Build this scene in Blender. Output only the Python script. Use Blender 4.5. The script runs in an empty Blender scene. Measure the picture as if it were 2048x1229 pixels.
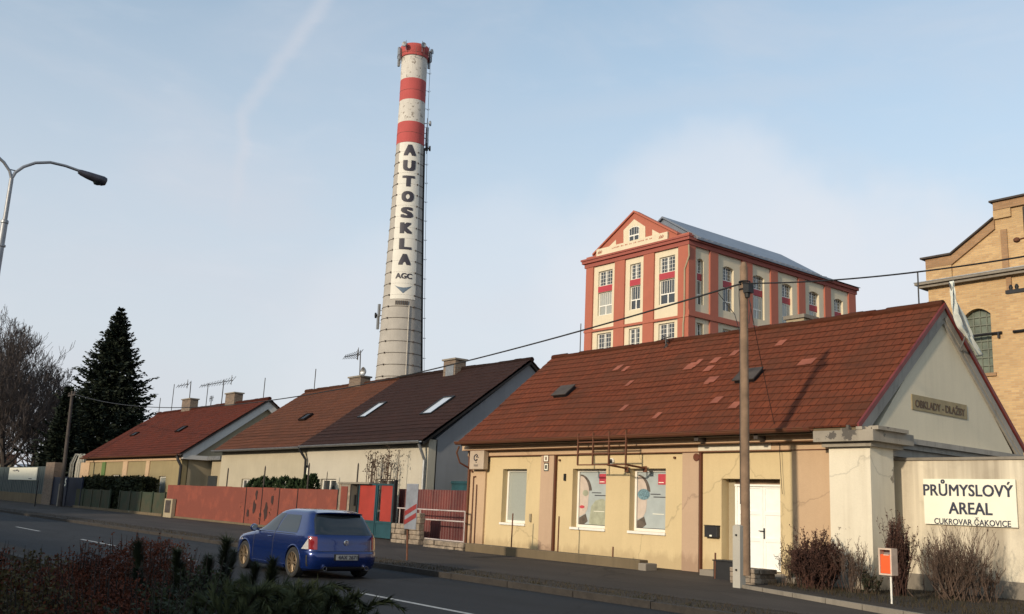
import bpy, bmesh, math, random
from mathutils import Vector, Matrix, noise
random.seed(7)
R = math.radians
sc = bpy.context.scene
col = sc.collection

# ------------------------------------------------------------------ camera
FL = 1922.0
YAW, PIT, ROL = R(51.8), R(11.8), R(2.65)
_f = Vector((-math.sin(YAW), math.cos(YAW), 0)); _r = Vector((math.cos(YAW), math.sin(YAW), 0)); _u = Vector((0, 0, 1))
F2 = _f*math.cos(PIT) + _u*math.sin(PIT); _u2 = -_f*math.sin(PIT) + _u*math.cos(PIT)
R3 = _r*math.cos(ROL) + _u2*math.sin(ROL); U3 = -_r*math.sin(ROL) + _u2*math.cos(ROL)
CAM = Vector((0, 0, 1.6))
cd = bpy.data.cameras.new('camera'); cam = bpy.data.objects.new('camera', cd); col.objects.link(cam)
cam.matrix_world = Matrix(((R3.x, U3.x, -F2.x, CAM.x), (R3.y, U3.y, -F2.y, CAM.y), (R3.z, U3.z, -F2.z, CAM.z), (0, 0, 0, 1)))
cd.sensor_width = 36.0; cd.lens = 36.0*FL/2048.0; cd.clip_end = 3000; cd.clip_start = 0.05
sc.camera = cam

# ------------------------------------------------------------------ sun, sky, exposure
SUN_DIR = Vector((-0.18, 1.0, -0.30)).normalized()          # the way the light travels
SUN_EL = math.asin(-SUN_DIR.z)
sd = bpy.data.lights.new('sun', 'SUN'); sd.energy = 3.7; sd.angle = R(2.0); sd.color = (1.0, 0.84, 0.64)
so = bpy.data.objects.new('sun', sd); col.objects.link(so)
so.rotation_euler = SUN_DIR.to_track_quat('-Z', 'Y').to_euler()
sc.view_settings.view_transform = 'Standard'; sc.view_settings.look = 'None'
sc.view_settings.exposure = 0.0; sc.view_settings.gamma = 1.0
w = bpy.data.worlds.new('World'); sc.world = w; w.use_nodes = True
nt = w.node_tree; nt.nodes.clear()
def N(t, **kw):
    n = nt.nodes.new(t)
    for k, v in kw.items(): setattr(n, k, v)
    return n
out = N('ShaderNodeOutputWorld'); bg = N('ShaderNodeBackground'); bg.inputs[1].default_value = 0.15
sky = N('ShaderNodeTexSky', sky_type='NISHITA'); sky.sun_disc = False; sky.sun_elevation = SUN_EL
sky.sun_rotation = math.atan2(-SUN_DIR.x, -SUN_DIR.y); sky.air_density = 1.0; sky.dust_density = 1.5; sky.ozone_density = 2.0
tc = N('ShaderNodeTexCoord')
def mth(op, a, b=None, clamp=False):
    n = N('ShaderNodeMath', operation=op); n.use_clamp = clamp
    for i, x in enumerate((a, b)):
        if x is None: continue
        if isinstance(x, (int, float)): n.inputs[i].default_value = x
        else: nt.links.new(x, n.inputs[i])
    return n.outputs[0]
def dotv(v):
    n = N('ShaderNodeVectorMath', operation='DOT_PRODUCT'); nt.links.new(tc.outputs['Generated'], n.inputs[0]); n.inputs[1].default_value = v; return n.outputs['Value']
def ray(x, y): return F2 + R3*((x-1024)/FL) - U3*((y-614.5)/FL)
def smooth(v, a, b):
    n = N('ShaderNodeMapRange'); n.interpolation_type = 'SMOOTHSTEP'; nt.links.new(v, n.inputs[0])
    n.inputs[1].default_value = a; n.inputs[2].default_value = b; return n.outputs[0]
def wnoise(scale, detail, rough, stretch=(1, 1, 1), dist=0.0):
    m = N('ShaderNodeMapping'); m.inputs['Scale'].default_value = stretch; nt.links.new(tc.outputs['Generated'], m.inputs[0])
    n = N('ShaderNodeTexNoise'); n.inputs['Scale'].default_value = scale; n.inputs['Detail'].default_value = detail
    n.inputs['Roughness'].default_value = rough; n.inputs['Distortion'].default_value = dist; nt.links.new(m.outputs[0], n.inputs['Vector']); return n.outputs[0]
nA = wnoise(2.2, 6, 0.55, (1, 1, 2.6), 0.6); nB = wnoise(9, 5, 0.6, (1, 1, 3.5), 0.4); nC = wnoise(5, 4, .6)
elev = dotv((0, 0, 1))
def contrail(p, q, s, t, wid):
    a, b = ray(*p).normalized(), ray(*q).normalized(); n = a.cross(b).normalized()
    d = mth('ADD', dotv(n), mth('MULTIPLY', mth('SUBTRACT', nB, 0.5), 0.022))
    core = mth('SUBTRACT', 1.0, smooth(mth('ABSOLUTE', d), 0.0, wid))
    along = mth('MULTIPLY', smooth(dotv(b-a), *s), smooth(dotv(b-a), *t))
    return mth('MULTIPLY', core, along)
def av(p, q, x): return (ray(*q).normalized()-ray(*p).normalized()).dot(ray(*x).normalized())
c1p, c1q = (660, -20), (487, 232)
c1 = contrail(c1p, c1q, (av(c1p, c1q, (900, -360)), av(c1p, c1q, (700, -80))), (av(c1p, c1q, (480, 250)), av(c1p, c1q, (500, 200))), 0.013)
c2p, c2q = (490, 215), (470, 470)
c2 = contrail(c2p, c2q, (av(c2p, c2q, (490, 190)), av(c2p, c2q, (489, 235))), (av(c2p, c2q, (466, 520)), av(c2p, c2q, (480, 280))), 0.010)
band = contrail((1180, 215), (1900, 120), (-9, -8), (9, 8), 0.02)
band = contrail((1100, 225), (1900, 135), (av((1100, 225), (1900, 135), (850, 260)), av((1100, 225), (1900, 135), (1300, 200))), (av((1100, 225), (1900, 135), (2300, 100)), av((1100, 225), (1900, 135), (1500, 180))), 0.022)
def blob(x, y, r0, r1):
    d = mth('ADD', dotv(tuple(ray(x, y).normalized())), mth('MULTIPLY', mth('SUBTRACT', nC, 0.5), 0.03))
    return smooth(d, math.cos(r0), math.cos(r1))
cl = mth('MULTIPLY', blob(1430, 620, 0.20, 0.12), 0.6)
cl2 = mth('MULTIPLY', blob(1850, 700, 0.20, 0.12), 0.6)
cl3 = mth('MULTIPLY', blob(960, 800, 0.24, 0.17), 0.35)
cir = mth('MULTIPLY', smooth(nA, 0.40, 0.76), 0.5)
haze = mth('MULTIPLY', mth('SUBTRACT', 1.0, smooth(elev, 0.04, 0.74)), 0.90)
def scr(a, b): return mth('SUBTRACT', 1.0, mth('MULTIPLY', mth('SUBTRACT', 1.0, a), mth('SUBTRACT', 1.0, b)))
cl4 = mth('MULTIPLY', blob(1650, 760, 0.24, 0.15), 0.5); cl = scr(cl, cl4)
cloud = mth('MULTIPLY', scr(scr(cl, cl2), scr(cl3, mth('MULTIPLY', smooth(nB, .48, .8), .12))), mth('ADD', 0.62, mth('MULTIPLY', nA, .6)), True)
m = scr(scr(cir, haze), mth('MULTIPLY', mth('MULTIPLY', scr(c1, scr(c2, mth('MULTIPLY', band, .45))), 0.36), 1.0))
gain = N('ShaderNodeMix', data_type='RGBA', blend_type='MULTIPLY'); gain.inputs[0].default_value = 1.0
nt.links.new(sky.outputs[0], gain.inputs[6]); gain.inputs[7].default_value = (1.72, 1.78, 1.54, 1)
mix = N('ShaderNodeMix', data_type='RGBA'); nt.links.new(m, mix.inputs[0]); nt.links.new(gain.outputs[2], mix.inputs[6])
mix.inputs[7].default_value = (4.45, 4.58, 5.0, 1)
mix2 = N('ShaderNodeMix', data_type='RGBA'); nt.links.new(cloud, mix2.inputs[0]); nt.links.new(mix.outputs[2], mix2.inputs[6]); mix2.inputs[7].default_value = (5.25, 5.4, 5.75, 1)
nt.links.new(mix2.outputs[2], bg.inputs[0]); nt.links.new(bg.outputs[0], out.inputs[0])

# ------------------------------------------------------------------ helpers
def at(x, y, ax, v):
    d = ray(x, y); k = 'XYZ'.index(ax); return CAM + d*((v-CAM[k])/d[k])
def AX(x, y, Y): return at(x, y, 'Y', Y).x
def AZ(x, y, Y): return at(x, y, 'Y', Y).z
def tag(o, label=None, cat=None, group=None, kind=None):
    if label: o['label'] = label
    if cat: o['category'] = cat
    if group: o['group'] = group
    if kind: o['kind'] = kind
    return o
def empty(name, loc, label=None, cat=None, group=None, kind=None):
    o = bpy.data.objects.new(name, None); col.objects.link(o); o.location = loc; o.empty_display_size = .3
    return tag(o, label, cat, group, kind)
class MB:
    def __init__(s): s.v = []; s.f = []; s.uv = None; s.m = []
    def add(s, vs, fs):
        b = len(s.v); s.v += [tuple(v) for v in vs]; s.f += [tuple(b+i for i in f) for f in fs]; return s
    def box(s, x0, x1, y0, y1, z0, z1):
        if x0 > x1: x0, x1 = x1, x0
        if y0 > y1: y0, y1 = y1, y0
        if z0 > z1: z0, z1 = z1, z0
        return s.add([(x0,y0,z0),(x1,y0,z0),(x1,y1,z0),(x0,y1,z0),(x0,y0,z1),(x1,y0,z1),(x1,y1,z1),(x0,y1,z1)],
                     [(0,3,2,1),(4,5,6,7),(0,1,5,4),(1,2,6,5),(2,3,7,6),(3,0,4,7)])
    def prism(s, poly, off):                       # poly: list of 3D points, extruded by vector off
        n = len(poly); off = Vector(off); a = [Vector(p) for p in poly]; nn = Vector((0,0,0))
        for i in range(n): nn += a[i].cross(a[(i+1) % n])
        if nn.dot(off) > 0: a.reverse()
        return s.add(a + [p+off for p in a], [tuple(range(n)), tuple(range(2*n-1, n-1, -1))] + [(i, i+n, (i+1) % n+n, (i+1) % n) for i in range(n)])
    def tube(s, pts, r, n=8, caps=True):
        pts = [Vector(p) for p in pts]; k = len(pts); rr = r if isinstance(r, (list, tuple)) else [r]*k
        b = len(s.v); up = None
        for i, p in enumerate(pts):
            t = (pts[min(i+1, k-1)] - pts[max(i-1, 0)])
            if t.length < 1e-9: t = Vector((0, 0, 1))
            t.normalize()
            if up is None: up = Vector((0, 0, 1)) if abs(t.z) < .9 else Vector((1, 0, 0))
            e = t.cross(up)
            if e.length < 1e-5: e = t.cross(Vector((.3, .8, .5)))
            e.normalize(); g = e.cross(t); up = g
            for j in range(n):
                a = 2*math.pi*j/n; s.v.append(tuple(p + (e*math.cos(a) + g*math.sin(a))*rr[i]))
        for i in range(k-1):
            for j in range(n):
                j2 = (j+1) % n; s.f.append((b+i*n+j, b+(i+1)*n+j, b+(i+1)*n+j2, b+i*n+j2))
        if caps:
            s.f.append(tuple(b+j for j in range(n))); s.f.append(tuple(b+(k-1)*n+n-1-j for j in range(n)))
        return s
    def lathe(s, c, prof, n=24, axis='Z', caps=True):   # prof [(r, h)]
        b = len(s.v); c = Vector(c)
        for r, h in prof:
            for j in range(n):
                a = 2*math.pi*j/n; x, y = r*math.cos(a), r*math.sin(a)
                s.v.append(tuple(c + (Vector((x, y, h)) if axis == 'Z' else Vector((x, h, y)) if axis == 'Y' else Vector((h, x, y)))))
        k = len(prof)
        for i in range(k-1):
            for j in range(n):
                j2 = (j+1) % n; q = (b+i*n+j, b+i*n+j2, b+(i+1)*n+j2, b+(i+1)*n+j)
                s.f.append(q if axis != 'Y' else q[::-1])
        if caps:
            lo = tuple(b+n-1-j for j in range(n)); hi = tuple(b+(k-1)*n+j for j in range(n))
            s.f += [lo, hi] if axis != 'Y' else [lo[::-1], hi[::-1]]
        return s
    def build(s, name, mat, parent=None, smooth=False, bevel=0, label=None, recalc=False):
        me = bpy.data.meshes.new(name)
        off = parent_loc(parent) if parent else Vector((0, 0, 0))
        me.from_pydata([tuple(Vector(v)-off) for v in s.v], [], s.f)
        if s.uv: 
            l = me.uv_layers.new(name='UVMap')
            for i, q in enumerate(s.uv): l.data[i].uv = q
        if recalc:
            bm = bmesh.new(); bm.from_mesh(me); bmesh.ops.recalc_face_normals(bm, faces=bm.faces); bm.to_mesh(me); bm.free()
        me.materials.append(mat); me.update()
        if smooth:
            me.polygons.foreach_set('use_smooth', [True]*len(me.polygons))
            try: me.set_sharp_from_angle(angle=R(38))
            except Exception: pass
        o = bpy.data.objects.new(name, me); col.objects.link(o)
        if parent: o.parent = parent
        if bevel:
            b = o.modifiers.new('bevel', 'BEVEL'); b.width = bevel; b.segments = 2; b.limit_method = 'ANGLE'
        if label: o['label'] = label
        return o
def parent_loc(p):
    v = Vector((0, 0, 0))
    while p: v += p.location; p = p.parent
    return v
def thing1(name, mb, mat, label, cat, group=None, kind=None, **kw):   # a thing that is one mesh, its origin at its base
    xs = [v[0] for v in mb.v]; ys = [v[1] for v in mb.v]; zs = [v[2] for v in mb.v]
    c = Vector(((min(xs)+max(xs))/2, (min(ys)+max(ys))/2, min(zs)))
    mb.v = [tuple(Vector(v)-c) for v in mb.v]
    o = mb.build(name, mat, None, **kw); o.location = c
    return tag(o, label, cat, group, kind)
def structure(name, mb, mat, **kw):
    o = mb.build(name, mat, **kw); o['kind'] = 'structure'; return o

# ------------------------------------------------------------------ materials
def newmat(name):
    m = bpy.data.materials.new(name); m.use_nodes = True; t = m.node_tree
    return m, t, t.nodes['Principled BSDF']
def lk(t, a, b): t.links.new(a, b)
def ndt(t, typ, **kw):
    n = t.nodes.new(typ)
    for k, v in kw.items(): setattr(n, k, v)
    return n
def noi(t, vec, scale, detail=4, rough=.55):
    n = ndt(t, 'ShaderNodeTexNoise'); n.inputs['Scale'].default_value = scale; n.inputs['Detail'].default_value = detail
    n.inputs['Roughness'].default_value = rough
    if vec is not None: lk(t, vec, n.inputs['Vector'])
    return n.outputs[0]
def ramp(t, f, pts):
    n = ndt(t, 'ShaderNodeValToRGB'); lk(t, f, n.inputs[0]); e = n.color_ramp.elements
    while len(e) < len(pts): e.new(.5)
    for i, (p, c) in enumerate(pts): e[i].position = p; e[i].color = (c, c, c, 1) if isinstance(c, (int, float)) else (*c, 1)
    return n.outputs[0]
def mixc(t, f, a, b, mode='MIX'):
    n = ndt(t, 'ShaderNodeMix', data_type='RGBA', blend_type=mode)
    for i, x in ((0, f), (6, a), (7, b)):
        if isinstance(x, (int, float)): n.inputs[i].default_value = x
        elif isinstance(x, tuple): n.inputs[i].default_value = (*x, 1)
        else: lk(t, x, n.inputs[i])
    return n.outputs[2]
def gpos(t, scale=(1, 1, 1)):
    g = ndt(t, 'ShaderNodeNewGeometry'); m = ndt(t, 'ShaderNodeMapping'); m.inputs['Scale'].default_value = scale; lk(t, g.outputs['Position'], m.inputs[0]); return m.outputs[0]
def bump(t, h, strength, dist, bs):
    b = ndt(t, 'ShaderNodeBump'); b.inputs['Strength'].default_value = strength; b.inputs['Distance'].default_value = dist
    lk(t, h, b.inputs['Height']); lk(t, b.outputs[0], bs.inputs['Normal'])
def plaster(name, c, dark=.8, streak=.35, dirt=(.16, .12, .08), fine=1.0, rough=.93, patch=0, patchc=(.3, .27, .22), splash=0):
    m, t, b = newmat(name); p = gpos(t); b.inputs['Roughness'].default_value = rough
    base = mixc(t, ramp(t, noi(t, p, .9, 6), [(.3, 0), (.75, 1)]), tuple(x*dark for x in c), c)
    sp = noi(t, gpos(t, (5, 5, .35)), 1.2, 6, .6)
    base = mixc(t, mixc(t, 1.0, ramp(t, sp, [(.5, 0), (.78, 1)]), (streak,)*3, 'MULTIPLY'), base, dirt)
    base = mixc(t, ramp(t, noi(t, p, 28, 3), [(.35, 0), (.8, .22)]), base, tuple(x*.72 for x in c))
    if splash:      # dirt thrown up from the ground, a ragged tide mark, and hairline cracks
        sx_ = ndt(t, 'ShaderNodeSeparateXYZ'); lk(t, p, sx_.inputs[0]); h_ = ndt(t, 'ShaderNodeMath', operation='MULTIPLY_ADD'); lk(t, noi(t, gpos(t, (2.5, 2.5, .8)), 1.5, 7, .65), h_.inputs[0]); h_.inputs[1].default_value = -.95; lk(t, sx_.outputs[2], h_.inputs[2])
        base = mixc(t, ramp(t, h_.outputs[0], [(.0, splash*.75), (.20, 0)]), base, (c[0]*.52, c[1]*.47, c[2]*.45))
        vo = ndt(t, 'ShaderNodeTexVoronoi', feature='DISTANCE_TO_EDGE'); vo.inputs['Scale'].default_value = .45; nn = ndt(t, 'ShaderNodeTexNoise'); nn.inputs['Scale'].default_value = 2; nn.inputs['Detail'].default_value = 6; lk(t, p, nn.inputs['Vector']); mm = ndt(t, 'ShaderNodeMix', data_type='RGBA'); mm.inputs[0].default_value = .4; lk(t, p, mm.inputs[6]); lk(t, nn.outputs[1], mm.inputs[7]); lk(t, mm.outputs[2], vo.inputs['Vector'])
        base = mixc(t, ramp(t, vo.outputs['Distance'], [(0, .55), (.006, 0)]), base, tuple(x*.45 for x in c))
        base = mixc(t, ramp(t, noi(t, gpos(t, (1.2, 1.2, .25)), 2.2, 7, .62), [(.52, 0), (.7, .32)]), base, tuple(x*.8 for x in c))
    if patch:
        base = mixc(t, ramp(t, noi(t, p, 1.7, 8, .65), [(1-patch-.02, 0), (1-patch, 1)]), base, patchc)
    lk(t, base, b.inputs['Base Color']); bump(t, noi(t, p, 40*fine, 5), .25, .02, b); return m
def plain(name, c, rough=.6, metal=0, var=.15, scale=6, bumpy=0, coat=0, spec=.5):
    m, t, b = newmat(name); p = gpos(t); b.inputs['Roughness'].default_value = rough; b.inputs['Metallic'].default_value = metal
    b.inputs['Specular IOR Level'].default_value = spec
    lk(t, mixc(t, ramp(t, noi(t, p, scale, 5), [(.3, 0), (.7, 1)]), tuple(x*(1-var) for x in c), tuple(min(1, x*(1+var)) for x in c)), b.inputs['Base Color'])
    if bumpy: bump(t, noi(t, p, scale*5, 4), bumpy, .02, b)
    if coat: b.inputs['Coat Weight'].default_value = coat; b.inputs['Coat Roughness'].default_value = .06
    return m
def rusty(name, c, rust=(.12, .045, .02), amt=.45, rough=.7, metal=.2, scale=5):
    m, t, b = newmat(name); p = gpos(t); b.inputs['Roughness'].default_value = rough; b.inputs['Metallic'].default_value = metal
    lk(t, mixc(t, ramp(t, noi(t, p, scale, 8, .65), [(amt, 1), (amt+.12, 0)]), c, rust), b.inputs['Base Color']); bump(t, noi(t, p, 30, 4), .2, .01, b); return m
def tiles(name, c1, c2, moss, tw=.22, th=.30, dirt=.6):
    m, t, b = newmat(name); b.inputs['Roughness'].default_value = .93; b.inputs['Specular IOR Level'].default_value = .15
    u = ndt(t, 'ShaderNodeUVMap'); u.uv_map = 'UVMap'
    br = ndt(t, 'ShaderNodeTexBrick'); lk(t, u.outputs[0], br.inputs['Vector']); br.offset = .5
    br.inputs['Color1'].default_value = (*c1, 1); br.inputs['Color2'].default_value = (*c2, 1); br.inputs['Mortar'].default_value = (*[x*.35 for x in c1], 1)
    br.inputs['Scale'].default_value = 1.0; br.inputs['Brick Width'].default_value = tw; br.inputs['Row Height'].default_value = th
    br.inputs['Mortar Size'].default_value = .012; br.inputs['Bias'].default_value = -.1
    p = gpos(t)
    c = mixc(t, ramp(t, noi(t, p, .8, 7, .62), [(.42, 0), (.72, dirt)]), br.outputs['Color'], moss)
    c = mixc(t, ramp(t, noi(t, gpos(t, (3, .7, .7)), 3, 5), [(.45, 0), (.8, .5)]), c, tuple(x*.6 for x in moss))
    lk(t, c, b.inputs['Base Color'])
    bump(t, mth_add(t, br.outputs['Fac'], noi(t, p, 30, 3), -.8), .6, .02, b); return m
def mth_add(t, a, bb, k):
    n = ndt(t, 'ShaderNodeMath', operation='MULTIPLY_ADD'); lk(t, a, n.inputs[0]); n.inputs[1].default_value = k; lk(t, bb, n.inputs[2]); return n.outputs[0]
def brickmat(name, c1, c2, mortar, scale=1.0):
    m, t, b = newmat(name); b.inputs['Roughness'].default_value = .9
    g = ndt(t, 'ShaderNodeNewGeometry'); s = ndt(t, 'ShaderNodeSeparateXYZ'); lk(t, g.outputs['Position'], s.inputs[0])
    a = ndt(t, 'ShaderNodeMath', operation='ADD'); lk(t, s.outputs[0], a.inputs[0]); lk(t, s.outputs[1], a.inputs[1])
    cb = ndt(t, 'ShaderNodeCombineXYZ'); lk(t, a.outputs[0], cb.inputs[0]); lk(t, s.outputs[2], cb.inputs[1])
    br = ndt(t, 'ShaderNodeTexBrick'); lk(t, cb.outputs[0], br.inputs['Vector'])
    br.inputs['Color1'].default_value = (*c1, 1); br.inputs['Color2'].default_value = (*c2, 1); br.inputs['Mortar'].default_value = (*mortar, 1)
    br.inputs['Scale'].default_value = scale; br.inputs['Brick Width'].default_value = .3; br.inputs['Row Height'].default_value = .09; br.inputs['Mortar Size'].default_value = .01
    p = gpos(t); c = mixc(t, ramp(t, noi(t, p, .5, 7, .6), [(.4, 0), (.75, .55)]), br.outputs['Color'], tuple(x*.55 for x in c1))
    lk(t, c, b.inputs['Base Color']); bump(t, mth_add(t, br.outputs['Fac'], noi(t, p, 20, 3), -.6), .5, .01, b); return m
def glassy(name, c, rough=.08):
    m, t, b = newmat(name); b.inputs['Roughness'].default_value = rough; b.inputs['Base Color'].default_value = (*c, 1)
    b.inputs['Specular IOR Level'].default_value = .9; p = gpos(t); bump(t, noi(t, p, 1.4, 2), .06, .05, b); return m
def leafmat(name, c1, c2, rough=.75, scale=3):
    m, t, b = newmat(name); b.inputs['Roughness'].default_value = rough; p = gpos(t)
    b.inputs['Specular IOR Level'].default_value = .25
    lk(t, mixc(t, ramp(t, noi(t, p, scale, 4), [(.35, 0), (.65, 1)]), c1, c2), b.inputs['Base Color']); return m
def streaked(name, c, c2, sx=3.0, sz=.12, lo=.42, hi=.6):
    m, t, b = newmat(name); b.inputs['Roughness'].default_value = .92
    f = ramp(t, noi(t, gpos(t, (sx, sx, sz)), 1.6, 4, .5), [(lo, 0), (hi, 1)])
    c_ = mixc(t, f, c, c2); c_ = mixc(t, ramp(t, noi(t, gpos(t), 2.2, 6), [(.5, 0), (.8, .4)]), c_, tuple(x*.55 for x in c2))
    lk(t, c_, b.inputs['Base Color']); bump(t, noi(t, gpos(t), 30, 5), .2, .02, b); return m
M = {}
def road_mat(name, c):
    m, t, b = newmat(name); b.inputs['Roughness'].default_value = .85; b.inputs['Specular IOR Level'].default_value = .25; p = gpos(t)
    k = mixc(t, ramp(t, noi(t, gpos(t, (.25, 1.1, 1)), 1.0, 5), [(.35, 0), (.7, 1)]), tuple(x*.72 for x in c), tuple(x*1.2 for x in c))
    vo = ndt(t, 'ShaderNodeTexVoronoi', feature='DISTANCE_TO_EDGE'); vo.inputs['Scale'].default_value = .33
    n_ = ndt(t, 'ShaderNodeTexNoise'); n_.inputs['Scale'].default_value = 1.2; n_.inputs['Detail'].default_value = 6; lk(t, p, n_.inputs['Vector']); mx_ = ndt(t, 'ShaderNodeMix', data_type='RGBA'); mx_.inputs[0].default_value = .35; lk(t, p, mx_.inputs[6]); lk(t, n_.outputs[1], mx_.inputs[7]); lk(t, mx_.outputs[2], vo.inputs['Vector'])
    k = mixc(t, ramp(t, vo.outputs['Distance'], [(0, 1), (.008, 0)]), k, tuple(x*.35 for x in c))
    v2 = ndt(t, 'ShaderNodeTexVoronoi'); v2.inputs['Scale'].default_value = .16; lk(t, gpos(t, (1, 1.6, 1)), v2.inputs['Vector'])
    k = mixc(t, ramp(t, v2.outputs['Color'], [(.62, 0), (.64, .35)]), k, tuple(x*.55 for x in c))
    k = mixc(t, ramp(t, noi(t, p, 55, 3), [(.5, 0), (.85, .5)]), k, tuple(min(1, x*2.4) for x in c))
    lk(t, k, b.inputs['Base Color']); bump(t, noi(t, p, 60, 4), .5, .01, b); return m
M['asphalt'] = road_mat('asphalt', (.021, .023, .026))
M['pave'] = road_mat('pavement_asphalt', (.052, .043, .037))
M['kerb'] = plain('kerb_stone', (.030, .025, .021), .9, 0, .3, 5, .5)
M['verge'] = plain('verge_soil', (.022, .015, .010), .97, 0, .45, 3, .9)
M['ground'] = plain('ground_soil', (.06, .05, .035), .97, 0, .35, .6, .6)
M['line'] = plain('line_paint', (.34, .34, .33), .7, 0, .25, 12)
M['yellow'] = plaster('yellow_plaster', (.59, .465, .265), .9, .22, (.42, .31, .17), splash=.6)
M['tan'] = plaster('tan_plaster', (.50, .35, .22), .9, .22, (.34, .22, .13), splash=.6)
M['tanpink'] = plaster('pinkish_tan_plaster', (.47, .33, .225), .9, .22, (.27, .18, .12), splash=.8)
M['whiteold'] = plaster('old_white_plaster', (.70, .64, .51), .86, .4, (.42, .36, .26), patch=.33, patchc=(.24, .21, .165), splash=.8)
M['gable'] = plaster('grey_gable_plaster', (.70, .625, .465), .9, .25, (.48, .43, .32))
M['moulding'] = plaster('grey_moulding', (.40, .37, .32), .7, .5, (.10, .09, .08))
M['greywall'] = plaster('grey_plaster', (.24, .25, .27), .85, .3, (.16, .16, .17))
M['paleyellow'] = plaster('pale_yellow_plaster', (.42, .375, .28), .85, .18, (.26, .21, .13))
M['cream'] = plaster('cream_plaster_house', (.46, .425, .35), .87, .15, (.33, .29, .21))
M['oldyellow'] = plaster('worn_yellow_plaster', (.29, .235, .125), .82, .4, (.2, .14, .07))
M['beige'] = plaster('beige_plaster', (.36, .30, .2), .82, .3, (.2, .16, .1))
M['tile_red'] = tiles('red_brown_tiles', (.160, .043, .020), (.130, .036, .018), (.078, .033, .019), dirt=.7)
M['tile_new'] = plain('fresh_clay_tile', (.25, .075, .042), .85, 0, .2, 3)
M['tile_brown'] = tiles('brown_tiles', (.130, .048, .026), (.105, .040, .023), (.065, .031, .020))
M['tile_dark'] = tiles('dark_brown_tiles', (.042, .020, .017), (.034, .017, .015), (.028, .018, .015), dirt=.35)
M['tile_left'] = tiles('worn_red_tiles', (.125, .027, .014), (.095, .022, .013), (.050, .018, .012))
M['gutter'] = rusty('rusty_gutter', (.13, .035, .02), amt=.5)
M['verge_metal'] = plain('red_verge_metal', (.16, .025, .022), .5, .1, .2, 3)
M['darkmetal'] = plain('dark_metal', (.03, .03, .032), .5, .6, .25, 6)
M['grey_metal'] = plain('galvanised_metal', (.30, .31, .32), .45, .7, .2, 8)
M['rust'] = rusty('rusty_iron', (.15, .055, .03), amt=.52, scale=9)
M['white_pvc'] = plain('white_plastic_frame', (.72, .70, .64), .45, 0, .05)
M['white_door'] = plain('white_door_paint', (.80, .80, .76), .45, 0, .04)
M['glass'] = glassy('window_glass', (.035, .04, .045))
M['curtain_glass'] = glassy('curtained_glass', (.30, .31, .28), .22)
M['blind'] = plain('grey_blind', (.30, .32, .29), .5, 0, .06, 20)
M['fence_red'] = rusty('red_fence_sheet', (.215, .050, .028), (.165, .038, .023), .5, .75, 0, 1.5)
M['fence_green'] = rusty('green_fence_sheet', (.022, .036, .018), (.04, .04, .02), .45, .6, 0, 1.5)
M['sheet_grey'] = plain('grey_green_sheet', (.05, .068, .07), .55, .2, .2, 2)
M['gate_blue'] = plain('dark_blue_gate_paint', (.006, .010, .028), .6, 0, .3, 2)
M['teal'] = plain('teal_paint', (.012, .055, .07), .55, 0, .25, 2)
M['gate_red'] = plain('bright_red_panel', (.30, .035, .024), .5, 0, .15, 2)
M['darkred'] = rusty('dark_red_fence_sheet', (.135, .028, .022), (.09, .02, .018), .48, .6, 0, 1.2)
M['concrete'] = plaster('concrete', (.25, .22, .18), .75, .5, (.09, .08, .06))
M['concrete_d'] = plaster('mossy_concrete', (.16, .12, .07), .7, .5, (.06, .05, .03), patch=.3, patchc=(.3, .27, .2))
M['stone'] = brickmat('rubble_stone', (.36, .30, .23), (.2, .16, .11), (.10, .08, .06), .45)
M['rail'] = plain('faded_white_rail', (.42, .36, .34), .7)
M['stonepost'] = plain('pale_stone', (.23, .185, .14), .9, 0, .45, 5, 1.0)
M['wood'] = plain('weathered_pole_wood', (.19, .125, .08), .85, 0, .3, 3, .5)
M['wood_dark'] = plain('dark_pole_wood', (.05, .04, .035), .85, 0, .3, 3, .4)
M['black'] = plain('black_rubber', (.012, .012, .013), .6, 0, .2)
M['facred'] = plaster('terracotta_paint', (.385, .118, .075), .9, .4, (.27, .095, .065), rough=.85)
M['faccream'] = plaster('cream_facade_paint', (.64, .56, .41), .92, .35, (.44, .38, .27), rough=.85)
M['faccrimson'] = plain('crimson_panel', (.36, .035, .05), .6, 0, .08, .5)
M['zinc'] = plain('zinc_roof_sheet', (.17, .19, .225), .45, .3, .15, .6)
M['brick'] = brickmat('yellow_brick', (.53, .355, .175), (.41, .255, .125), (.42, .32, .2))
M['brick_dark'] = brickmat('stained_brick', (.36, .21, .11), (.28, .16, .08), (.26, .19, .12))
M['chbrick'] = brickmat('chimney_brick', (.20, .14, .10), (.12, .085, .065), (.2, .18, .15))
M['chim'] = plaster('chimney_concrete', (.40, .375, .34), .82, .5, (.27, .25, .225), patch=.25, patchc=(.24, .225, .21))
M['chwhite'] = plaster('chimney_white_paint', (.58, .55, .50), .85, .6, (.34, .31, .27), patch=.40, patchc=(.25, .22, .19))
M['chred'] = plaster('chimney_red_paint', (.44, .085, .08), .85, .4, (.36, .05, .05))
M['banner'] = plaster('banner_white', (.66, .64, .58), .93, .35, (.46, .43, .38))
M['text'] = plain('letter_ink', (.03, .027, .04), .6, 0, .1)
M['hoop'] = plain('iron_hoop', (.10, .08, .07), .7, .3, .2)
M['spruce'] = leafmat('spruce_needles', (.006, .010, .006), (.016, .024, .012))
M['bark_dark'] = plain('dark_stems', (.018, .012, .009), .95, 0, .3, 3)
M['bark'] = plain('bark', (.05, .040, .034), .95, 0, .3, 3, .5)
M['twig'] = plain('bare_twigs', (.058, .046, .042), .95, 0, .3, 2)
M['hedge'] = leafmat('hedge_leaves', (.012, .018, .008), (.03, .035, .014))
M['thuja'] = leafmat('thuja_leaves', (.012, .028, .010), (.03, .05, .018))
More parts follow.
